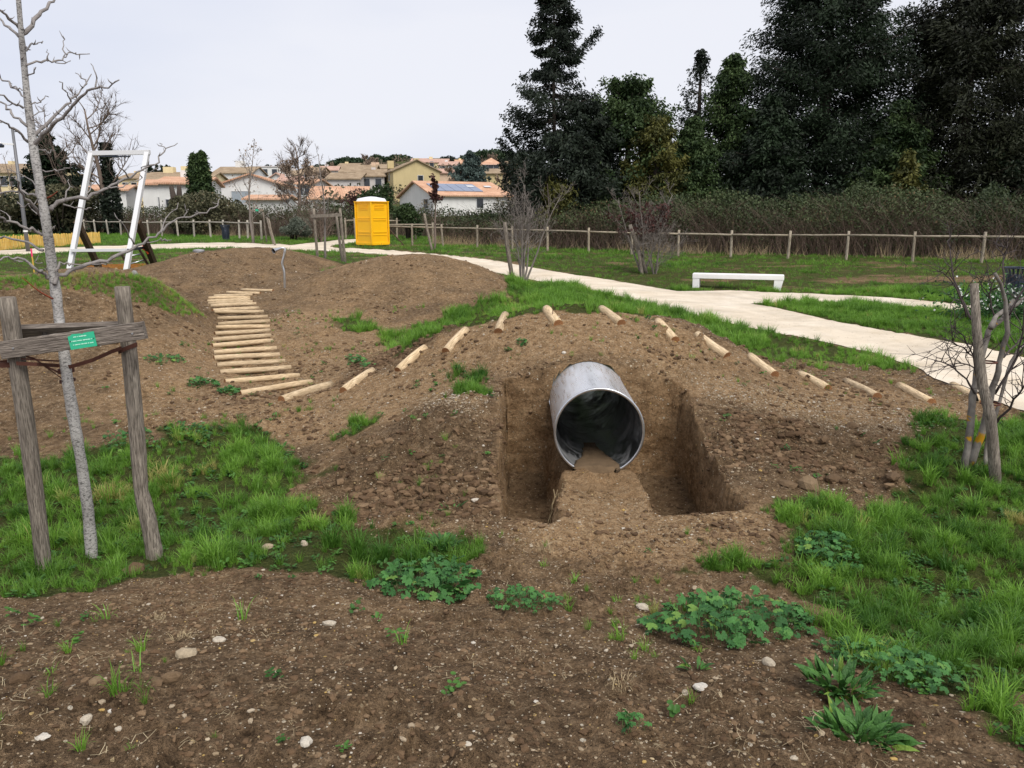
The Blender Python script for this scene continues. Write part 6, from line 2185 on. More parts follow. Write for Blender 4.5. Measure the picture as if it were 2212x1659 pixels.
house('house', 'old tan roofed terrace behind the grey rendered house', 735, 806, 372, 358, 150, 'x', 9, 0, W_PINK, R_TAN, [], [(0.9, 0, 0.8, 0.6)])
house('stone_house', 'tall stone gable house with orange chimney stacks', 849, 947, 369, 345, 128, 'y', 12, 0.32, W_STONE, R_TAN, [W_(0.58, 0.78, 0.9), W_(0.50, 0.35, 0.9), W_(0.25, 0.3, 0.9), W_(0.3, 0.85, 0.9, 'glass', 'l'), W_(0.6, 0.85, 0.9, 'glass', 'l')], [(0.08, 0, 1.0, 0.2), (0.65, 0, 0.9, 0.7)])
house('house', 'distant ochre house with a pink roof on the hill', 918, 966, 351, 344, 235, 'x', 9, 0, W_CREAM, R_PINK, [W_(0.3, 0.9, 1.2)], [(0.2, 0, 1.0, 0.7)])
house('house', 'distant pale house with pink roof beside the ochre one', 888, 918, 350, 343, 245, 'x', 9, 0, W_PINK, R_PINK, [])
house('house', 'cream villa with a hipped orange roof behind the cedar', 1036, 1084, 356, 341, 172, 'x', 9, 0, W_CREAM, R_OR, [W_(0.25, 0.9, 1.2), W_(0.5, 0.9, 1.2), W_(0.75, 0.9, 1.2)], (), True)
house('house', 'wide cream house below the hipped villa', 1040, 1110, 375, 366, 150, 'x', 9, 0, W_STONE, R_TAN, [W_(0.25, 0.45, 1.2)])
house('house', 'low tan house with a white chimney behind the long orange roof', 944, 1034, 374, 366, 155, 'x', 7, 0, W_PINK, R_PINK, [], [(0.8, 0, 1.6, 0.3)])
root, w, h, rh, d, ro = house('long_house', 'white gabled bungalow with a long orange roof and solar panels', 936, 1100, 422, 394, 80, 'x', 10.5, 0.46, W_WHITE, R_OR, [('l', 0.2, 0.72, 1.2, 0.9, 'glass'), W_(0.6, 0.75, 0.8)])
s = rh / (d / 2)
for i in range(5):
    for j in range(2):
        x0, y0 = 0.7 + i * 1.05, 1.0 + j * 1.45
        MB().add([(x0, y0, h + s * y0 + 0.24), (x0 + 1.0, y0, h + s * y0 + 0.24), (x0 + 1.0, y0 + 1.4, h + s * (y0 + 1.4) + 0.24), (x0, y0 + 1.4, h + s * (y0 + 1.4) + 0.24),
                  (x0, y0, h + s * y0 + 0.18), (x0 + 1.0, y0, h + s * y0 + 0.18), (x0 + 1.0, y0 + 1.4, h + s * (y0 + 1.4) + 0.18), (x0, y0 + 1.4, h + s * (y0 + 1.4) + 0.18)],
                 [(0, 1, 2, 3), (7, 6, 5, 4), (4, 5, 1, 0), (5, 6, 2, 1), (6, 7, 3, 2), (7, 4, 0, 3)]).build('solar_panel', M_SOLAR, ro)
for x0 in (w - 3.6, w - 1.6):
    y0 = 2.6
    MB().add([(x0, y0, h + s * y0 + 0.26), (x0 + 0.8, y0, h + s * y0 + 0.26), (x0 + 0.8, y0 + 0.6, h + s * (y0 + 0.6) + 0.26), (x0, y0 + 0.6, h + s * (y0 + 0.6) + 0.26)], [(0, 1, 2, 3)]).build('skylight', M_FRAME, ro)
p = at(412, 392, 118)
tag(MB().tube([(0, 0, -2), (0, 0, at(412, 345, 118).z - p.z)], 0.05, 5).beam((-0.5, 0, at(412, 347, 118).z - p.z), (1.0, 0, at(412, 347, 118).z - p.z), 0.04, 0.04).build('antenna', M_DARKMETAL, None, loc=p), 'thin television antenna above the long tan terrace', 'antenna')

# further small houses up the hillside
for i, (x0, x1, ev, rd, Y, wm, rm) in enumerate(((618, 650, 378, 369, 150, W_GREY, R_TAN), (646, 690, 372, 363, 170, W_PINK, R_TAN), (690, 728, 368, 360, 190, W_GREY, R_PINK), (727, 770, 362, 354, 210, W_CREAM, R_TAN), (800, 842, 364, 356, 175, W_PINK, R_TAN),
                                                 (948, 985, 357, 350, 225, W_WHITE, R_PINK), (985, 1016, 353, 346, 240, W_CREAM, R_OR), (1086, 1130, 360, 350, 190, W_STONE, R_TAN), (100, 150, 388, 378, 130, W_WHITE, R_TAN), (255, 305, 386, 376, 135, W_CREAM, R_TAN),
                                                 (600, 640, 392, 383, 115, W_WHITE, R_PINK), (640, 672, 398, 389, 108, W_GREY, R_OR))):
    house('house', 'small far pale house with a low tiled roof on the town hill', x0, x1, ev, rd, Y, 'x', 8, 0.1 * (-1) ** i, wm, rm, [W_(0.3, 0.8, 1.0), W_(0.7, 0.8, 1.0)] if i % 2 else [W_(0.5, 0.8, 1.0)], [(0.3, 0, 0.8, 0.5)], False, False, 'small houses on the town hill')
# ------------------------------------------------------------------ trees, hedges and scrub
def leaf_cloud(P, D, L, Wd, rng):
    """one diamond leaf or spray per point"""
    n = len(P)
    D = D / (np.linalg.norm(D, axis=1, keepdims=True) + 1e-9)
    N = rng.normal(size=(n, 3))
    S = np.cross(D, N)
    S /= (np.linalg.norm(S, axis=1, keepdims=True) + 1e-9)
    L, Wd = np.asarray(L).reshape(-1, 1) * np.ones((n, 1)), np.asarray(Wd).reshape(-1, 1) * np.ones((n, 1))
    V = np.stack([P - D * L * 0.5, P + S * Wd * 0.5 - D * L * 0.05, P + D * L * 0.5, P - S * Wd * 0.5 - D * L * 0.05], 1).reshape(-1, 3)
    F = (np.arange(n)[:, None] * 4 + np.arange(4)[None]).astype(np.int32)
    return V, F


def needles(name, dark, light, extra=None):
    return mat_leaf(name, dark, light, 'tint', 'GEOMETRY', 0.65, 0.12, extra)


L_DARK = needles('dark_needles', (0.006, 0.011, 0.005, 1), (0.022, 0.040, 0.016, 1))
L_DARK2 = needles('brown_dark_needles', (0.007, 0.009, 0.004, 1), (0.026, 0.031, 0.012, 1))
L_CEDAR = needles('cedar_needles', (0.007, 0.011, 0.007, 1), (0.026, 0.038, 0.022, 1))
L_GREEN = needles('cypress_green', (0.016, 0.034, 0.010, 1), (0.060, 0.095, 0.028, 1))
L_GOLD = needles('golden_needles', (0.030, 0.036, 0.008, 1), (0.120, 0.115, 0.024, 1))
L_BLUE = needles('blue_needles', (0.035, 0.055, 0.050, 1), (0.11, 0.15, 0.13, 1))
L_PINE = needles('pine_green', (0.020, 0.038, 0.018, 1), (0.052, 0.082, 0.036, 1))
L_IVY = needles('ivy_green', (0.020, 0.055, 0.018, 1), (0.060, 0.14, 0.045, 1))
L_OLIVE = needles('olive_grey', (0.070, 0.085, 0.060, 1), (0.19, 0.21, 0.16, 1))
L_BROWN = needles('dead_leaves', (0.15, 0.10, 0.07, 1), (0.33, 0.25, 0.18, 1))
L_RED = needles('dark_red_leaves', (0.030, 0.012, 0.010, 1), (0.085, 0.035, 0.028, 1))
L_BRAM = needles('bramble_leaves', (0.022, 0.034, 0.013, 1), (0.075, 0.100, 0.038, 1), (0.14, 0.10, 0.05, 1))
L_BRAM2 = needles('brown_bramble_leaves', (0.040, 0.045, 0.022, 1), (0.125, 0.115, 0.062, 1), (0.18, 0.12, 0.07, 1))
L_STEM = needles('bramble_canes', (0.045, 0.028, 0.022, 1), (0.17, 0.12, 0.088, 1))
L_DRYG = needles('dry_grass', (0.22, 0.16, 0.09, 1), (0.45, 0.35, 0.21, 1))
M_BARK = mat_simple('dark_bark', (0.055, 0.042, 0.034, 1), 0.95, 0, 0.35, 5, 0.5)
M_BARKG = mat_simple('grey_twig_bark', (0.19, 0.165, 0.145, 1), 0.9, 0, 0.3, 6, 0.3)
M_BARKB = mat_simple('brown_twig_bark', (0.17, 0.128, 0.102, 1), 0.9, 0, 0.3, 6, 0.3)


def tz(px, py, Y):
    return at(px, py, Y).z


def conifer(label, px, Y, top_py, prof, nb, leaf, mat, seed, name='conifer_tree', droop=0.25, tip=0.2, tmin=0.04, leafL=0.24, leafW=0.09, per=70, clump=0.16, trunk_r=0.28, extra=None, cat='tree', group=None, base_px=None, spread=1.0, back=0.0):
    rng = np.random.default_rng(seed)
    x = (px - CX) / FPX * Y * 1.0
    z0 = hz(x, Y)
    H = tz(px, top_py, Y) - z0
    root = thing(name, label, cat, (x, Y, z0), 0, group)
    mb = MB()
    mb.tube([Vector((0, 0, -0.3)), Vector((0.1, 0, H * 0.4)), Vector((0, 0, H * 0.75)), Vector((0, 0, H * 0.98))], [trunk_r, trunk_r * 0.75, trunk_r * 0.4, 0.03], 8)
    PP, DD, TT = [], [], []
    for b in range(nb):
        t = tmin + (1 - tmin) * rng.uniform() ** 0.85
        R = float(np.interp(t, prof[0], prof[1])) * rng.uniform(0.5, 1.15)
        a = rng.uniform(0, 6.283)
        if extra and b < len(extra):
            t, a, R = extra[b]
        d = np.array([math.cos(a), math.sin(a), 0])
        p0 = np.array([0, 0, t * H])
        k = max(5, int(per / 14))
        sj = np.sqrt(np.linspace(0.04, 1.0, k))[rng.integers(0, k, per)]
        lat = rng.uniform(-1, 1, per)
        lat = np.sign(lat) * np.abs(lat) ** 0.7
        s = np.clip(sj + 0.16 * np.abs(lat) * (1 - 0.5 * sj), 0, 1.08)
        up_ = bool(extra and b < len(extra))
        zoff = R * 0.75 * s ** 1.6 if up_ else -droop * R * s ** 1.3 + tip * R * s ** 4 + (0.5 * R * s if t > 0.93 else 0)
        side = np.cross(d, [0, 0, 1])
        wid = (clump * 2.1 * R * (1.12 - sj) + 0.16) * spread
        c = p0 + d * (s * R)[:, None] + side * (lat * wid)[:, None] + np.array([0, 0, 1]) * (zoff - 0.22 * np.abs(lat) * wid)[:, None]
        off = rng.normal(size=(per, 3)) * np.array([0.07, 0.07, 0.09]) * (1 + 0.25 * R)
        off[:, 2] -= np.abs(rng.normal(0, 0.10, per)) * min(1.5, 0.5 + 0.3 * R)
        PP.append(c + off)
        D = d * 0.55 + side * (np.sign(lat) * 0.55)[:, None] + np.array([0, 0, -0.45]) + rng.normal(size=(per, 3)) * 0.4
        DD.append(D)
        TT.append(np.clip(rng.uniform(0.0, 0.9) + rng.normal(0, 0.15, per), 0, 1))
        if b % 2 == 0 and R > 0.5:
            q = np.array([0.0, 0.35, 0.7, 1.0])
            zz = -droop * R * q ** 1.3 + tip * R * q ** 4
            if extra and b < len(extra):
                zz = R * 0.75 * q ** 1.6
            mb.tube([Vector(p0 + d * (R * 0.92 * k) + np.array([0, 0, v])) for k, v in zip(q, zz)], [0.05, 0.04, 0.025, 0.01], 4)
    P, D, T = np.concatenate(PP), np.concatenate(DD), np.concatenate(TT)
    n = len(P)
    V, F = leaf_cloud(P, D, leafL * rng.uniform(0.6, 1.3, n), leafW * rng.uniform(0.6, 1.3, n), rng)
    link('crown', mesh_np('crown', V, F, mat, False, {'tint': np.repeat(T, 4)}), root)
    mb.build('trunk', M_BARK, root, True)
    return root


def bush(label, px, Y, top_py, rx, mat, seed, n=5000, name='bush', leafL=0.16, leafW=0.09, base_py=None, cat='shrub', group=None, lobes=9, ry=None, low=0.0, stems=True):
    rng = np.random.default_rng(seed)
    x = (px - CX) / FPX * Y
    z0 = hz(x, Y) + low
    H = tz(px, top_py, Y) - z0
    root = thing(name, label, cat, (x, Y, z0), 0, group)
    PP = []
    for i in range(lobes):
        a, r = rng.uniform(0, 6.28), rx * 0.62 * math.sqrt(rng.uniform())
        c = np.array([r * math.cos(a), r * math.sin(a) * (ry or rx) / rx, H * rng.uniform(0.25, 0.78)])
        rad = np.array([rx * rng.uniform(0.35, 0.6), rx * rng.uniform(0.35, 0.6), H * rng.uniform(0.16, 0.26)])
        u = rng.normal(size=(n // lobes, 3))
        u /= np.linalg.norm(u, axis=1, keepdims=True)
        PP.append(c + u * rad * (rng.uniform(0.4, 1.08, (n // lobes, 1)) ** 0.5))
    P = np.concatenate(PP)
    P = P[P[:, 2] > 0]
    D = rng.normal(size=P.shape)
    V, F = leaf_cloud(P, D, leafL * rng.uniform(0.6, 1.3, len(P)), leafW * rng.uniform(0.6, 1.3, len(P)), rng)
    T = np.clip(0.45 + 0.5 * fbm(P[:, 0] * 1.2, P[:, 1] * 1.2, P[:, 2] * 1.2, 2, seed) + rng.normal(0, 0.18, len(P)), 0, 1)
    link('crown', mesh_np('crown', V, F, mat, False, {'tint': np.repeat(T, 4)}), root)
    mb = MB()
    for i in range(4):
        a = rng.uniform(0, 6.28)
        mb.tube([Vector((0.1 * math.cos(a), 0.1 * math.sin(a), -0.2 - low)), Vector((rx * 0.2 * math.cos(a), rx * 0.2 * math.sin(a), H * 0.4)), Vector((rx * 0.4 * math.cos(a), rx * 0.4 * math.sin(a), H * 0.75))], [0.07, 0.05, 0.02], 5)
    mb.build('trunk', M_BARK, root, True)
    return root


def bare_tree(label, px, py, Y, top_py, seed, name='bare_tree', spread=0.5, r0=0.09, limbs=9, sub=6, sub2=5, mat=None, multi=1, upright=0.8, group=None, leaves=None, first=0.3, sidemat=None, cat='tree', lean=(0, 0), thin=1.0):
    rng = np.random.default_rng(seed)
    x = (px - CX) / FPX * Y
    z0 = hz(x, Y)
    H = tz(px, top_py, Y) - z0
    root = thing(name, label, cat, (x, Y, z0), 0, group)
    tr, br = MB(), MB()
    tips = []

    def shoot(p, d, L, r, segs, up, wander, mb, sides):
        q = [p.copy()]
        d = d.normalized()
        for i in range(segs):
            d = (d + Vector(rng.normal(0, wander, 3)) + Vector((0, 0, up))).normalized()
            q.append(q[-1] + d * L / segs)
        mb.tube(q, [max(r * (1 - 0.8 * i / segs), 0.003) for i in range(segs + 1)], sides)
        return q
    for m in range(multi):
        a = rng.uniform(0, 6.28)
        k = 0 if multi == 1 else 0.28
        d0 = Vector((math.cos(a) * k + lean[0], math.sin(a) * k + lean[1], 1))
        hh = H * (0.92 if multi == 1 else rng.uniform(0.65, 0.98))
        T = shoot(Vector((0, 0, -0.2)), d0, hh, r0 if multi == 1 else r0 * rng.uniform(0.6, 1), 7, 0.06, 0.07, tr, 7)
        for i in range(limbs):
            f = first + (1 - first) * (i + rng.uniform()) / limbs
            j = min(int(f * 7), 6)
            p = T[j].lerp(T[j + 1], f * 7 - j if f * 7 - j < 1 else 1)
            b = rng.uniform(0, 6.28)
            L = H * spread * (1.15 - 0.75 * f) * rng.uniform(0.6, 1.15)
            q = shoot(p, Vector((math.cos(b), math.sin(b), upright * rng.uniform(0.5, 1.3))), L, r0 * 0.36 * (1.1 - 0.6 * f) * thin, 5, 0.10, 0.14, br, 5)
            for s in range(sub):
                g = rng.uniform(0.25, 1.0)
                e = min(int(g * 5), 4)
                pp = q[e].lerp(q[e + 1], rng.uniform())
                dd = (q[e + 1] - q[e]).normalized() + Vector(rng.normal(0, 0.6, 3)) + Vector((0, 0, 0.3))
                q2 = shoot(pp, dd, L * rng.uniform(0.25, 0.55), r0 * 0.13 * thin, 4, 0.08, 0.18, br, 3)
                tips += q2[2:]
                for s2 in range(sub2):
                    e2 = rng.integers(1, 4)
                    q3 = shoot(q2[e2], (q2[e2 + 1] - q2[e2]).normalized() + Vector(rng.normal(0, 0.6, 3)), L * rng.uniform(0.12, 0.28), r0 * 0.06 * thin, 3, 0.08, 0.15, br, 3)
                    tips += q3[1:]
    tr.build('trunk', mat or M_BARKG, root, True)
    o = br.build('branches', sidemat or mat or M_BARKG, root, True)
    if leaves:
        lm, n, L_, W2, zlo, zhi = leaves
        tp = np.array([tuple(t) for t in tips])
        tp = tp[(tp[:, 2] > H * zlo) & (tp[:, 2] < H * zhi)]
        if len(tp):
            P = tp[rng.integers(0, len(tp), n)] + rng.normal(0, 0.06 * H / 4, (n, 3))
            V, F = leaf_cloud(P, rng.normal(size=(n, 3)) + np.array([0, 0, -0.5]), L_ * rng.uniform(0.6, 1.3, n), W2 * rng.uniform(0.6, 1.3, n), rng)
            link('leaves', mesh_np('leaves', V, F, lm, False, {'tint': np.repeat(rng.uniform(0, 1, n), 4)}), root)['kind'] = 'stuff'
    return root


# tall conifers behind the thicket
FULL = ([0, 0.15, 0.35, 0.6, 0.85, 1.0], [1.0, 1.05, 0.95, 0.72, 0.36, 0.05])
pr = lambda R, p=FULL: (p[0], [R * v for v in p[1]])
conifer('huge dark conifer towering out of frame above the thicket', 1745, 46, -170, pr(4.6, ([0, 0.15, 0.4, 0.7, 0.9, 1], [1.0, 1.05, 1.0, 0.85, 0.5, 0.1])), 620, None, L_DARK, 1, per=230, leafL=0.26, leafW=0.075, trunk_r=0.45)
conifer('second huge dark conifer with a brownish cast at the right', 2035, 45, -120, pr(4.9, ([0, 0.15, 0.4, 0.7, 0.9, 1], [1.0, 1.05, 0.95, 0.8, 0.45, 0.1])), 620, None, L_DARK2, 2, per=230, leafL=0.26, leafW=0.075, trunk_r=0.45)
conifer('spindly old cedar with ragged drooping boughs and a forked top', 1190, 47, -30, ([0, 0.25, 0.40, 0.50, 0.58, 0.68, 0.80, 0.92, 1.0], [3.3, 3.0, 2.2, 2.3, 2.9, 1.5, 1.6, 1.2, 0.3]), 230, None, L_CEDAR, 3, 'cedar_tree', 0.34, 0.22, 0.05, 0.24, 0.08, 190, 0.12, 0.16, [(0.70, 0.1, 2.4)] * 3 + [(0.24, 3.0, 2.9)] * 4 + [(0.30, 3.25, 2.6)] * 3 + [(0.16, 3.1, 2.8)] * 4 + [(0.20, 3.35, 2.4)] * 3)
conifer('round topped green conifer next to the ragged cedar', 1345, 45, 195, pr(3.0, ([0, 0.3, 0.6, 0.85, 1], [1.0, 1.1, 1.05, 0.75, 0.25])), 260, None, L_GREEN, 4, per=165, droop=0.05, leafL=0.22, leafW=0.10)
conifer('golden green conifer in front of the round topped one', 1405, 42.5, 262, pr(1.7, ([0, 0.3, 0.6, 0.85, 1], [1.0, 1.1, 1.0, 0.7, 0.2])), 150, None, L_GOLD, 5, per=155, droop=0.1, leafL=0.20, leafW=0.08)
conifer('thin see through conifer left of the pointed one', 1490, 49, 112, pr(2.0), 80, None, L_CEDAR, 6, per=60, droop=-0.15, leafL=0.20, leafW=0.08, tmin=0.25)
conifer('pointed narrow conifer before the huge dark one', 1557, 46, 122, pr(3.0), 230, None, L_GREEN, 7, per=155, droop=0.12, leafL=0.22, leafW=0.09)
conifer('low dark spreading conifer under the ragged cedar', 1255, 43.5, 235, pr(2.7, ([0, 0.3, 0.6, 0.85, 1], [1.0, 1.1, 1.0, 0.7, 0.2])), 210, None, L_CEDAR, 8, per=160, droop=0.2)
conifer('dense green conifer between the golden and the pointed ones', 1480, 43.5, 262, pr(2.4), 200, None, L_GREEN, 9, per=160, droop=0.2)
conifer('dark conifer skirt below the first huge conifer', 1640, 43, 215, pr(3.0), 230, None, L_DARK, 10, per=165, droop=0.2, leafL=0.25, leafW=0.10)
conifer('dark olive conifer standing between the two huge conifers', 1905, 43, 225, pr(2.9), 220, None, L_GREEN, 11, per=165, droop=0.2, leafL=0.25, leafW=0.10)
conifer('dark conifer skirt at the right frame edge', 2215, 42, 205, pr(3.3), 230, None, L_DARK, 12, per=165, droop=0.2, leafL=0.25, leafW=0.10)
conifer('young yellow green conifer in front of the two huge conifers', 1930, 40.5, 330, pr(1.1), 80, None, L_GOLD, 13, per=70, droop=0.15, leafL=0.24, leafW=0.11)
bush('bright ivy green bush rising from the thicket', 1830, 39.5, 402, 1.25, L_IVY, 14, 3200, 'ivy_bush', 0.16, 0.11)
bush('low green bush at the foot of the cedar', 1160, 42, 320, 1.3, L_CEDAR, 15, 5200, 'conifer_bush', 0.25, 0.11)
bush('yellow green low bush beside the thin shrub', 1190, 41, 352, 1.3, L_GOLD, 16, 1500, 'conifer_bush', 0.22, 0.10)
bare_tree('tall bare poplar behind the right conifers', 2185, 400, 75, 95, 17, 'poplar_tree', 0.30, 0.16, 16, 6, 4, M_BARKB, 1, 1.6)

# left background
conifer('dark cedar behind the plane tree', 143, 62, 296, pr(3.4), 170, None, L_DARK, 21, 'cedar_tree', 0.15, 0.12, 0.05, 0.40, 0.15, 80, 0.14, 0.3)
bush('dark evergreen mass under the dark cedar', 150, 60, 395, 3.0, L_BRAM2, 22, 5200, 'evergreen_bush', 0.30, 0.16)
bush('dark scrub mound behind the lamp post', 60, 60, 412, 3.2, L_BRAM2, 23, 4000, 'scrub_bush', 0.28, 0.14)
CYP = ([0, 0.1, 0.5, 0.8, 1.0], [0.8, 1.0, 0.9, 0.6, 0.1])
conifer('dense dark column cypress, taller of the close pair', 461, 64, 331, pr(0.85, CYP), 190, None, L_GREEN, 24, 'cypress_tree', -0.7, 0.0, 0.02, 0.26, 0.11, 60, 0.2, 0.2, None, 'tree', 'cypress pair')
conifer('dense dark column cypress, shorter of the close pair', 444, 64.4, 335, pr(0.75, CYP), 160, None, L_GREEN, 25, 'cypress_tree', -0.7, 0.0, 0.02, 0.26, 0.11, 60, 0.2, 0.2, None, 'tree', 'cypress pair')
for i, (px, py) in enumerate(((346, 357), (353, 359), (365, 356), (375, 360), (386, 358), (393, 361))):
    conifer('tiny dark cypress in the row on the far skyline', px, 205, py, pr(0.9 + 0.6 * (i % 3 == 0), CYP), 40, None, L_DARK, 30 + i, 'cypress_tree', -0.7, 0.0, 0.02, 0.8, 0.35, 24, 0.2, 0.2, None, 'tree', 'skyline cypress row')
ivy = bare_tree('big bare tree with ivy wrapped trunk behind the play frame', 262, 440, 60, 205, 40, 'bare_tree', 0.50, 0.24, 14, 10, 7, M_BARKB, 1, 1.0, first=0.28)
rng = np.random.default_rng(41)
n = 5200
zz = rng.uniform(0.0, 6.6, n)
rr = (0.62 - 0.05 * zz) * (1 + 0.45 * fbm(zz * 0.8, zz * 0 + 3, 0, 2, 4)) + rng.normal(0, 0.10, n)
aa = rng.uniform(0, 6.283, n)
P = np.column_stack([rr * np.cos(aa), rr * np.sin(aa), zz])
V, F = leaf_cloud(P, rng.normal(size=(n, 3)), 0.24, 0.16, rng)
link('ivy', mesh_np('ivy', V, F, L_CEDAR, False, {'tint': np.repeat(rng.uniform(0, 1, n), 4)}), ivy)
bare_tree('leaning bare tree with long whippy shoots beside the ivy tree', 212, 440, 61, 225, 42, 'bare_tree', 0.55, 0.2, 10, 7, 5, M_BARKB, 1, 1.4, first=0.2, lean=(-0.25, 0))
for i, (px, Y, top) in enumerate(((8, 105, 318), (35, 108, 330), (60, 106, 325), (-20, 100, 322))):
    bare_tree('distant bare tree in the row behind the apartment house', px, 400, Y, top, 44 + i, 'bare_tree', 0.35, 0.14, 9, 5, 3, M_BARKB, 1, 1.3, 'bare trees behind the apartment house')
# sawn stump in the brambles
sx = (398 - CX) / FPX * 56
st = thing('tree_stump', 'forked dead grey tree stump sticking out of the brambles', 'stump', (sx, 56, hz(sx, 56)))
zt = tz(398, 399, 56) - hz(sx, 56)
MB().tube([Vector((0, 0, -0.2)), Vector((0.02, 0, zt * 0.5)), Vector((-0.2, 0, zt * 0.97))], [0.38, 0.32, 0.14], 9, 0, True, 0.12).build('trunk', M_BARK, st, True)
MB().tube([Vector((0.05, 0, zt * 0.42)), Vector((0.3, 0, zt * 0.75)), Vector((0.36, 0, zt))], [0.28, 0.2, 0.13], 8, 0, True, 0.12).build('fork', M_BARK, st, True)

bare_tree('large brown twiggy tree holding dead leaves behind the far path', 655, 490, 60, 292, 50, 'bare_tree', 0.40, 0.16, 18, 10, 8, M_BARKB, 1, 1.2, leaves=(L_BROWN, 3000, 0.13, 0.09, 0.2, 0.75), first=0.2)
bare_tree('slim bare young tree with upright shoots by the far path bend', 556, 520, 41.5, 292, 51, 'young_tree', 0.30, 0.07, 13, 5, 4, M_BARKG, 1, 1.7, leaves=(L_BROWN, 160, 0.12, 0.07, 0.3, 1.0), first=0.25)
bare_tree('slim pale young tree inside the stake tripod', 707, 560, 25.2, 292, 52, 'young_tree', 0.20, 0.045, 12, 4, 3, M_BARKG, 1, 1.6, first=0.35)
bush('grey green olive shrub near the far path fork', 642, 46, 462, 1.15, L_OLIVE, 53, 3600, 'olive_shrub', 0.16, 0.05)
bare_tree('dark twiggy shrub behind the stake tripod', 700, 520, 44, 430, 54, 'twiggy_shrub', 0.7, 0.06, 8, 6, 5, M_BARKB, 5, 0.8, cat='shrub', first=0.1)
bush('round dark green laurel tree behind the yellow cabin', 828, 56, 393, 1.45, L_GREEN, 55, 4200, 'laurel_tree', 0.22, 0.13, cat='tree')
bush('dusky purple shrub left of the laurel', 785, 60, 402, 1.9, L_RED, 56, 2600, 'purple_shrub', 0.2, 0.1)
bush('dark holly bush between cabin and thicket', 886, 48, 430, 1.0, L_GREEN, 57, 3000, 'holly_bush', 0.16, 0.10)
bush('dark shrub mass left of the yellow cabin', 735, 52, 440, 1.0, L_BRAM, 58, 2400, 'evergreen_bush', 0.2, 0.12)
bare_tree('small tree with a dark red leaf clump on top', 940, 535, 36.5, 372, 59, 'young_tree', 0.26, 0.06, 9, 4, 3, M_BARKB, 1, 0.9, leaves=(L_RED, 420, 0.16, 0.11, 0.65, 1.1), first=0.35)
bare_tree('many stemmed pale twiggy shrub beside the path', 1128, 620, 20.6, 345, 60, 'twiggy_shrub', 0.40, 0.036, 8, 5, 3, M_BARKG, 7, 1.3, first=0.25, cat='shrub', lean=(0.10, 0), thin=0.8)
bare_tree('twiggy shrub with clinging dark brown leaves near the bench', 1385, 592, 26.6, 385, 61, 'twiggy_shrub', 0.45, 0.045, 8, 6, 4, M_BARKG, 5, 0.9, leaves=(L_RED, 900, 0.12, 0.09, 0.42, 0.72), first=0.3, cat='shrub', lean=(0, 0), thin=0.8)
bare_tree('low thorny shrub right of the brown leaved shrub', 1412, 592, 26.2, 480, 62, 'twiggy_shrub', 0.8, 0.03, 7, 6, 4, M_BARKG, 5, 0.7, first=0.2, cat='shrub')
conifer('blue grey cedar among the hill houses', 1018, 118, 328, pr(3.6), 130, None, L_BLUE, 63, 'cedar_tree', 0.1, 0.1, 0.05, 0.6, 0.2, 60, 0.14, 0.3)

# umbrella pines on the skyline and brown winter trees on the slope
def pine(label, px, top, Y, rx, seed, mat=L_PINE, n=1500, group='skyline pines', name='pine_tree'):
    rng = np.random.default_rng(seed)
    x = (px - CX) / FPX * Y
    z0 = hz(x, Y)
    H = tz(px, top, Y) - z0
    root = thing(name, label, 'tree', (x, Y, z0), 0, group)
    PP = []
    for i in range(10):
        a, r = rng.uniform(0, 6.28), rx * 0.65 * math.sqrt(rng.uniform())
        c = np.array([r * math.cos(a), r * math.sin(a), H - rx * (0.42 + 0.35 * rng.uniform() + 0.3 * r / rx)])
        u = rng.normal(size=(n // 10, 3))
        u /= np.linalg.norm(u, axis=1, keepdims=True)
        PP.append(c + u * np.array([rx * 0.42, rx * 0.42, rx * 0.30]) * rng.uniform(0.7, 1.05, (n // 10, 1)))
    P = np.concatenate(PP)
    V, F = leaf_cloud(P, rng.normal(size=P.shape), rx * 0.18, rx * 0.11, rng)
    link('crown', mesh_np('crown', V, F, mat, False, {'tint': np.repeat(rng.uniform(0, 1, len(P)), 4)}), root)
    MB().tube([Vector((0, 0, -0.5)), Vector((0.2, 0, H * 0.5)), Vector((0, 0, H - rx * 0.5))], [0.35, 0.3, 0.2], 6).build('trunk', M_BARK, root, True)


for i, (px, top, rx) in enumerate(((712, 345, 5), (728, 338, 6), (748, 332, 6), (765, 330, 6.5), (785, 336, 5.5), (803, 331, 6), (822, 327, 6), (842, 329, 6.5), (860, 326, 5.5), (876, 327, 4.5), (890, 333, 4), (690, 352, 4.5))):
    pine('dark pine in the skyline row on the town hill', px, top, 395, rx * 1.25, 100 + i)
for i, (px, top, rx) in enumerate(((996, 335, 4), (1012, 328, 5), (1030, 322, 6), (1048, 315, 6.5), (1066, 311, 6.5), (1084, 314, 6), (1102, 318, 6))):
    pine('dark pine on the right hand knoll of the town hill', px, top, 350, rx * 1.15, 120 + i, L_PINE, 1500, 'knoll pines')
for i, (px, top, rx, Y, mt, lab) in enumerate(((605, 348, 3.0, 210, L_CEDAR, 'small dark pine left of the skyline wood'), (530, 366, 2.2, 200, L_DARK, 'dark pine above the white gable house'), (563, 362, 2.2, 190, L_CEDAR, 'dark pine before the flat roofed block'), (900, 347, 2.6, 190, L_CEDAR, 'dark pine right of the stone house gable'),
                                               (975, 330, 3.2, 260, L_CEDAR, 'grey green pine left of the knoll wood'))):
    pine(lab, px, top, Y, rx, 140 + i, mt, 900, None)
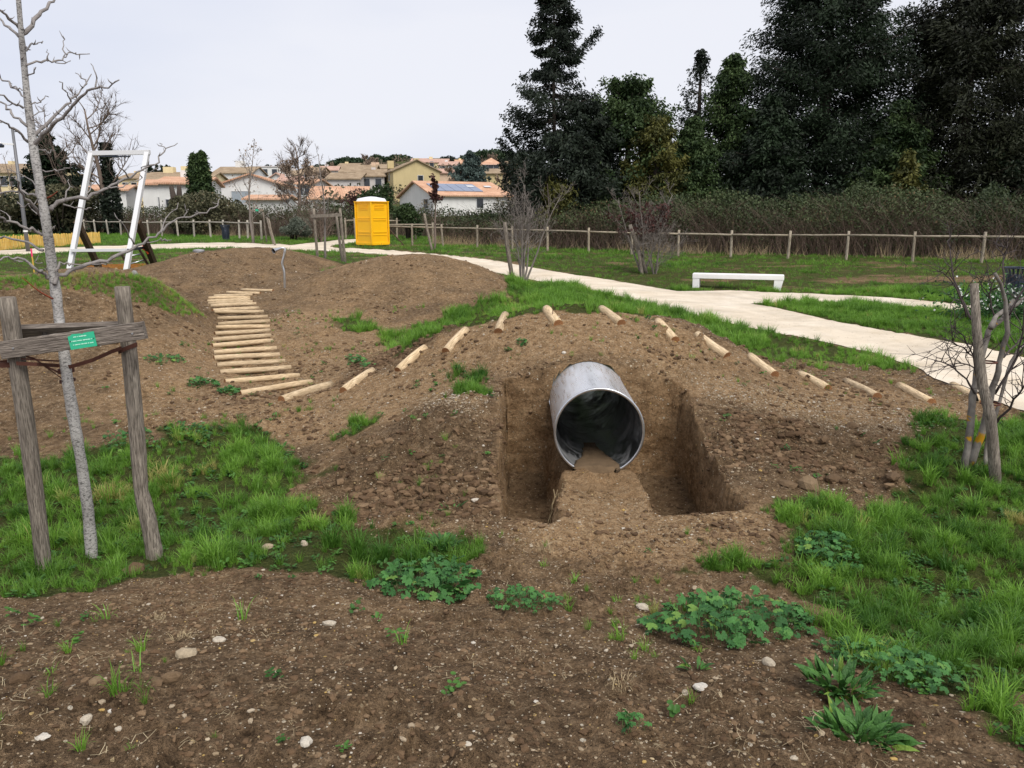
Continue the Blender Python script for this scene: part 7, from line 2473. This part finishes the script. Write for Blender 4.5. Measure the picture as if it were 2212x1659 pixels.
for i, (px, top, Y, lab) in enumerate(((805, 336, 230, 'brown winter tree before the skyline pines'), (825, 340, 225, 'second brown winter tree before the skyline pines'), (735, 352, 200, 'broad brown winter tree left of the old terrace'), (1062, 334, 215, 'brown winter tree above the hipped villa'), (1095, 352, 140, 'bare tree beside the wide cream house'), (985, 362, 140, 'brown bare tree by the low tan house'), (715, 365, 165, 'brown bare tree at the foot of the pines'))):
    bare_tree(lab, px, 380, Y, top, 150 + i, 'winter_tree', 0.55, 0.35, 10, 8, 6, M_BARKB, 1, 1.0, leaves=(L_BROWN, 500, 0.5, 0.3, 0.3, 1.0), first=0.2, thin=1.6)


# ---- bramble thicket behind the right fence, scrub behind the left one
def thicket(name, label, A, B, depth, h0, nleaf, ncane, seed, gap=1.3, hvar=0.35, dry=0.5, leafmat=None, hfun=None, green=1.0):
    rng = np.random.default_rng(seed)
    A, B = np.array(A, float), np.array(B, float)
    d = B - A
    L = np.linalg.norm(d)
    d /= L
    nrm = np.array([-d[1], d[0]])
    if nrm[1] < 0:
        nrm = -nrm

    def height(s):
        h = h0 * (1 + hvar * fbm(s * 0.35, s * 0 + seed, 0, 3, seed) + 0.22 * fbm(s * 1.3, s * 0 + seed, 0, 3, seed + 3))
        return h * (hfun(s / L) if hfun else 1)
    # leaves on a lumpy top and front
    s, v = rng.uniform(0, L, nleaf), rng.uniform(0, 1, nleaf)
    w = depth * v
    H = height(s) * (0.72 + 0.28 * sstep(0, 0.35, v)) * (1 + 0.18 * fbm(s * 1.3, w * 1.3, 0, 3, seed + 5))
    k = rng.uniform(0, 1, nleaf) ** (0.62 * green + 0.25 * fbm(s * 0.45, s * 0 + 1, 0, 3, seed + 15))
    bump_ = 0.55 * fbm(s * 1.1, k * 3.0, 0, 3, seed + 9)
    x = A[0] + d[0] * s + nrm[0] * (gap + w + bump_)
    y = A[1] + d[1] * s + nrm[1] * (gap + w + bump_)
    z = grid_z(GZ, x, y) + H * k
    P = np.column_stack([x, y, z]) + rng.normal(0, 0.06, (nleaf, 3))
    V, F = leaf_cloud(P, rng.normal(size=(nleaf, 3)), rng.uniform(0.08, 0.17, nleaf), rng.uniform(0.06, 0.11, nleaf), rng)
    T = np.clip(0.40 + 0.5 * fbm(s * 0.6, k * 2, 0, 3, seed + 11) + rng.normal(0, 0.2, nleaf), 0, 1)
    V0, F0, T0 = V, F, np.repeat(T, 4)
    o1 = (V0, F0, T0)
    # canes: thin arching strips
    VV, FF, TT, nv = [], [], [], 0
    s = rng.uniform(0, L, ncane)
    w = depth * rng.uniform(0, 1, ncane) ** 2
    H = height(s) * rng.uniform(0.45, 1.15, ncane)
    x = A[0] + d[0] * s + nrm[0] * (gap * 0.8 + w)
    y = A[1] + d[1] * s + nrm[1] * (gap * 0.8 + w)
    z = grid_z(GZ, x, y)
    lean = rng.normal(0, 0.55, (ncane, 2))
    lean[:, 1] -= 0.10
    wid = rng.uniform(0.006, 0.018, ncane)
    ring = []
    for q in (0.0, 0.35, 0.7, 1.0):
        c = np.column_stack([x + lean[:, 0] * H * q ** 1.6, y + lean[:, 1] * H * q ** 1.6, z + H * (q - 0.15 * q ** 3)])
        ww = (wid * (1 - 0.6 * q))[:, None]
        ring.append((c - np.array([[1, 0, 0]]) * ww * 0.5, c + np.array([[1, 0, 0]]) * ww * 0.5))
    V = np.stack([p for r_ in ring for p in r_], 1).reshape(-1, 3)
    b = np.arange(ncane)[:, None] * 8
    F = np.concatenate([b + np.array([[2 * i, 2 * i + 1, 2 * i + 3, 2 * i + 2]]) for i in range(3)])
    root = thing(name, label, None, (0, 0, 0))
    root['kind'] = 'stuff'
    lo = link('foliage', mesh_np('foliage', V0, F0, leafmat or L_BRAM, False, {'tint': T0}), root)
    co = link('canes', mesh_np('canes', V, F, L_STEM, False, {'tint': np.repeat(rng.uniform(0, 1, ncane), 8)}), root)
    if dry:
        n = int(ncane * dry)
        s = rng.uniform(0, L, n)
        keep = fbm(s * 0.6, s * 0 + 7, 0, 3, seed + 21) + rng.normal(0, 0.22, len(s)) > 0.05
        s = s[keep]
        n = len(s)
        w = rng.uniform(-0.5, 0.5, n)
        H = rng.uniform(0.15, 0.75, n) ** 1.2
        x = A[0] + d[0] * s + nrm[0] * (gap * 0.55 + w * 0.5)
        y = A[1] + d[1] * s + nrm[1] * (gap * 0.55 + w * 0.5)
        z = grid_z(GZ, x, y)
        lx = rng.normal(0, 0.55, n)
        p0, p1 = np.column_stack([x, y, z - 0.03]), np.column_stack([x + lx * H, y, z + H])
        wv = np.array([[0.007, 0, 0]])
        V = np.stack([p0 - wv, p0 + wv, p1], 1).reshape(-1, 3)
        F = np.arange(n)[:, None] * 3 + np.arange(3)[None]
        link('dry_grass', mesh_np('dry_grass', V, F, L_DRYG, False, {'tint': np.repeat(rng.uniform(0, 1, n), 3)}), root)
    for c in root.children:
        c['kind'] = 'stuff'


ramp_r = lambda q: np.interp(q, [0, 0.18, 0.26, 0.5, 1], [0.62, 0.72, 0.95, 1.0, 1.08])
thicket('bramble_thicket', 'dark tangled bramble thicket behind the round rail fence', (-4.5, 41.2), (25, 25.0), 7.0, 2.30, 120000, 12000, 5, 1.2, 0.3, 0.5, hfun=ramp_r)
thicket('brown_scrub', 'brown winter scrub behind the long pale fence', (-44, 70), (-12.5, 46.5), 6.0, 1.9, 22000, 9000, 6, 1.3, 0.3, 0.25, green=1.6)
thicket('field_scrub', 'tangled brown scrub and hedge behind the cabin and gate', (-17, 56), (2, 46.5), 4.0, 1.7, 16000, 4500, 7, 0.5, 0.4, 0.2, green=1.4)
bush('big bramble mound with dark ivy before the gable house', 470, 55, 412, 2.9, L_BRAM2, 70, 9000, 'bramble_mound', 0.22, 0.13, lobes=14)
bush('smaller bramble mound beside the tree stump', 415, 56, 422, 1.6, L_BRAM2, 71, 3600, 'bramble_mound', 0.2, 0.12)
bush('lower bramble slope right of the bramble mound', 545, 54, 440, 1.6, L_BRAM2, 72, 3200, 'bramble_mound', 0.2, 0.12)

# garden trees and scrub filling the hillside between the houses
def hillside():
    rng = np.random.default_rng(77)
    n = 800
    x, y = rng.uniform(-150, 40, n), rng.uniform(72, 330, n)
    k = (np.abs(x / y + 0.25) < 0.5)
    x, y = x[k], y[k]
    P, T, S = [], [], []
    for i in range(len(x)):
        m = 150
        r = rng.uniform(0.9, 2.2) * (1 + y[i] / 260)
        u = rng.normal(size=(m, 3))
        u /= np.linalg.norm(u, axis=1, keepdims=True)
        c = np.array([x[i], y[i], float(grid_z(GZ, x[i], y[i])) + r * 0.45])
        P.append(c + u * r * np.array([1, 1, 0.7]) * rng.uniform(0.5, 1.0, (m, 1)))
        T.append(np.clip(rng.uniform(0, 1) + rng.normal(0, 0.12, m), 0, 1))
        S.append(np.full(m, r))
    P, T, S = np.concatenate(P), np.concatenate(T), np.concatenate(S)
    V, F = leaf_cloud(P, rng.normal(size=P.shape), S * 0.20, S * 0.10, rng)
    m = mat_leaf('hill_scrub', (0.05, 0.06, 0.03, 1), (0.20, 0.15, 0.105, 1), 'tint', 'GEOMETRY', 0.8, 0.1)
    tag(link('hillside_scrub', mesh_np('hillside_scrub', V, F, m, False, {'tint': np.repeat(T, 4)})), 'garden scrub and hedges between the hill houses', None, None, 'stuff')


hillside()

# white flowering clump by the right bin
def flowers():
    rng = np.random.default_rng(88)
    c = at(2165, 700, 15.5)
    z0 = hz(c.x, c.y)
    root = thing('flower_clump', 'clump of small white flowers in front of the right bin', 'flowers', (c.x, c.y, z0))
    n = 2600
    u = rng.normal(size=(n, 3)) * np.array([0.55, 0.35, 0.22]) + np.array([0, 0, 0.30])
    u[:, 2] = np.abs(u[:, 2])
    V, F = leaf_cloud(u, rng.normal(size=(n, 3)), 0.09, 0.04, rng)
    link('foliage', mesh_np('foliage', V, F, L_IVY, False, {'tint': np.repeat(rng.uniform(0.2, 1, n), 4)}), root)['kind'] = 'stuff'
    n = 150
    p = rng.normal(size=(n, 3)) * np.array([0.55, 0.35, 0.16]) + np.array([0, -0.05, 0.50])
    Vs, Fs = [], []
    for k in range(4):
        D = np.column_stack([np.cos(k * 1.57) * np.ones(n), rng.normal(0, 0.4, n) - 0.4, np.sin(k * 1.57) * np.ones(n)])
        V, F = leaf_cloud(p + D * 0.014, D, 0.030, 0.026, rng)
        Fs.append(F + sum(len(q) for q in Vs))
        Vs.append(V)
    link('blossoms', mesh_np('blossoms', np.concatenate(Vs), np.concatenate(Fs), mat_simple('white_petal', (0.75, 0.75, 0.72, 1), 0.6)), root)['kind'] = 'stuff'


flowers()
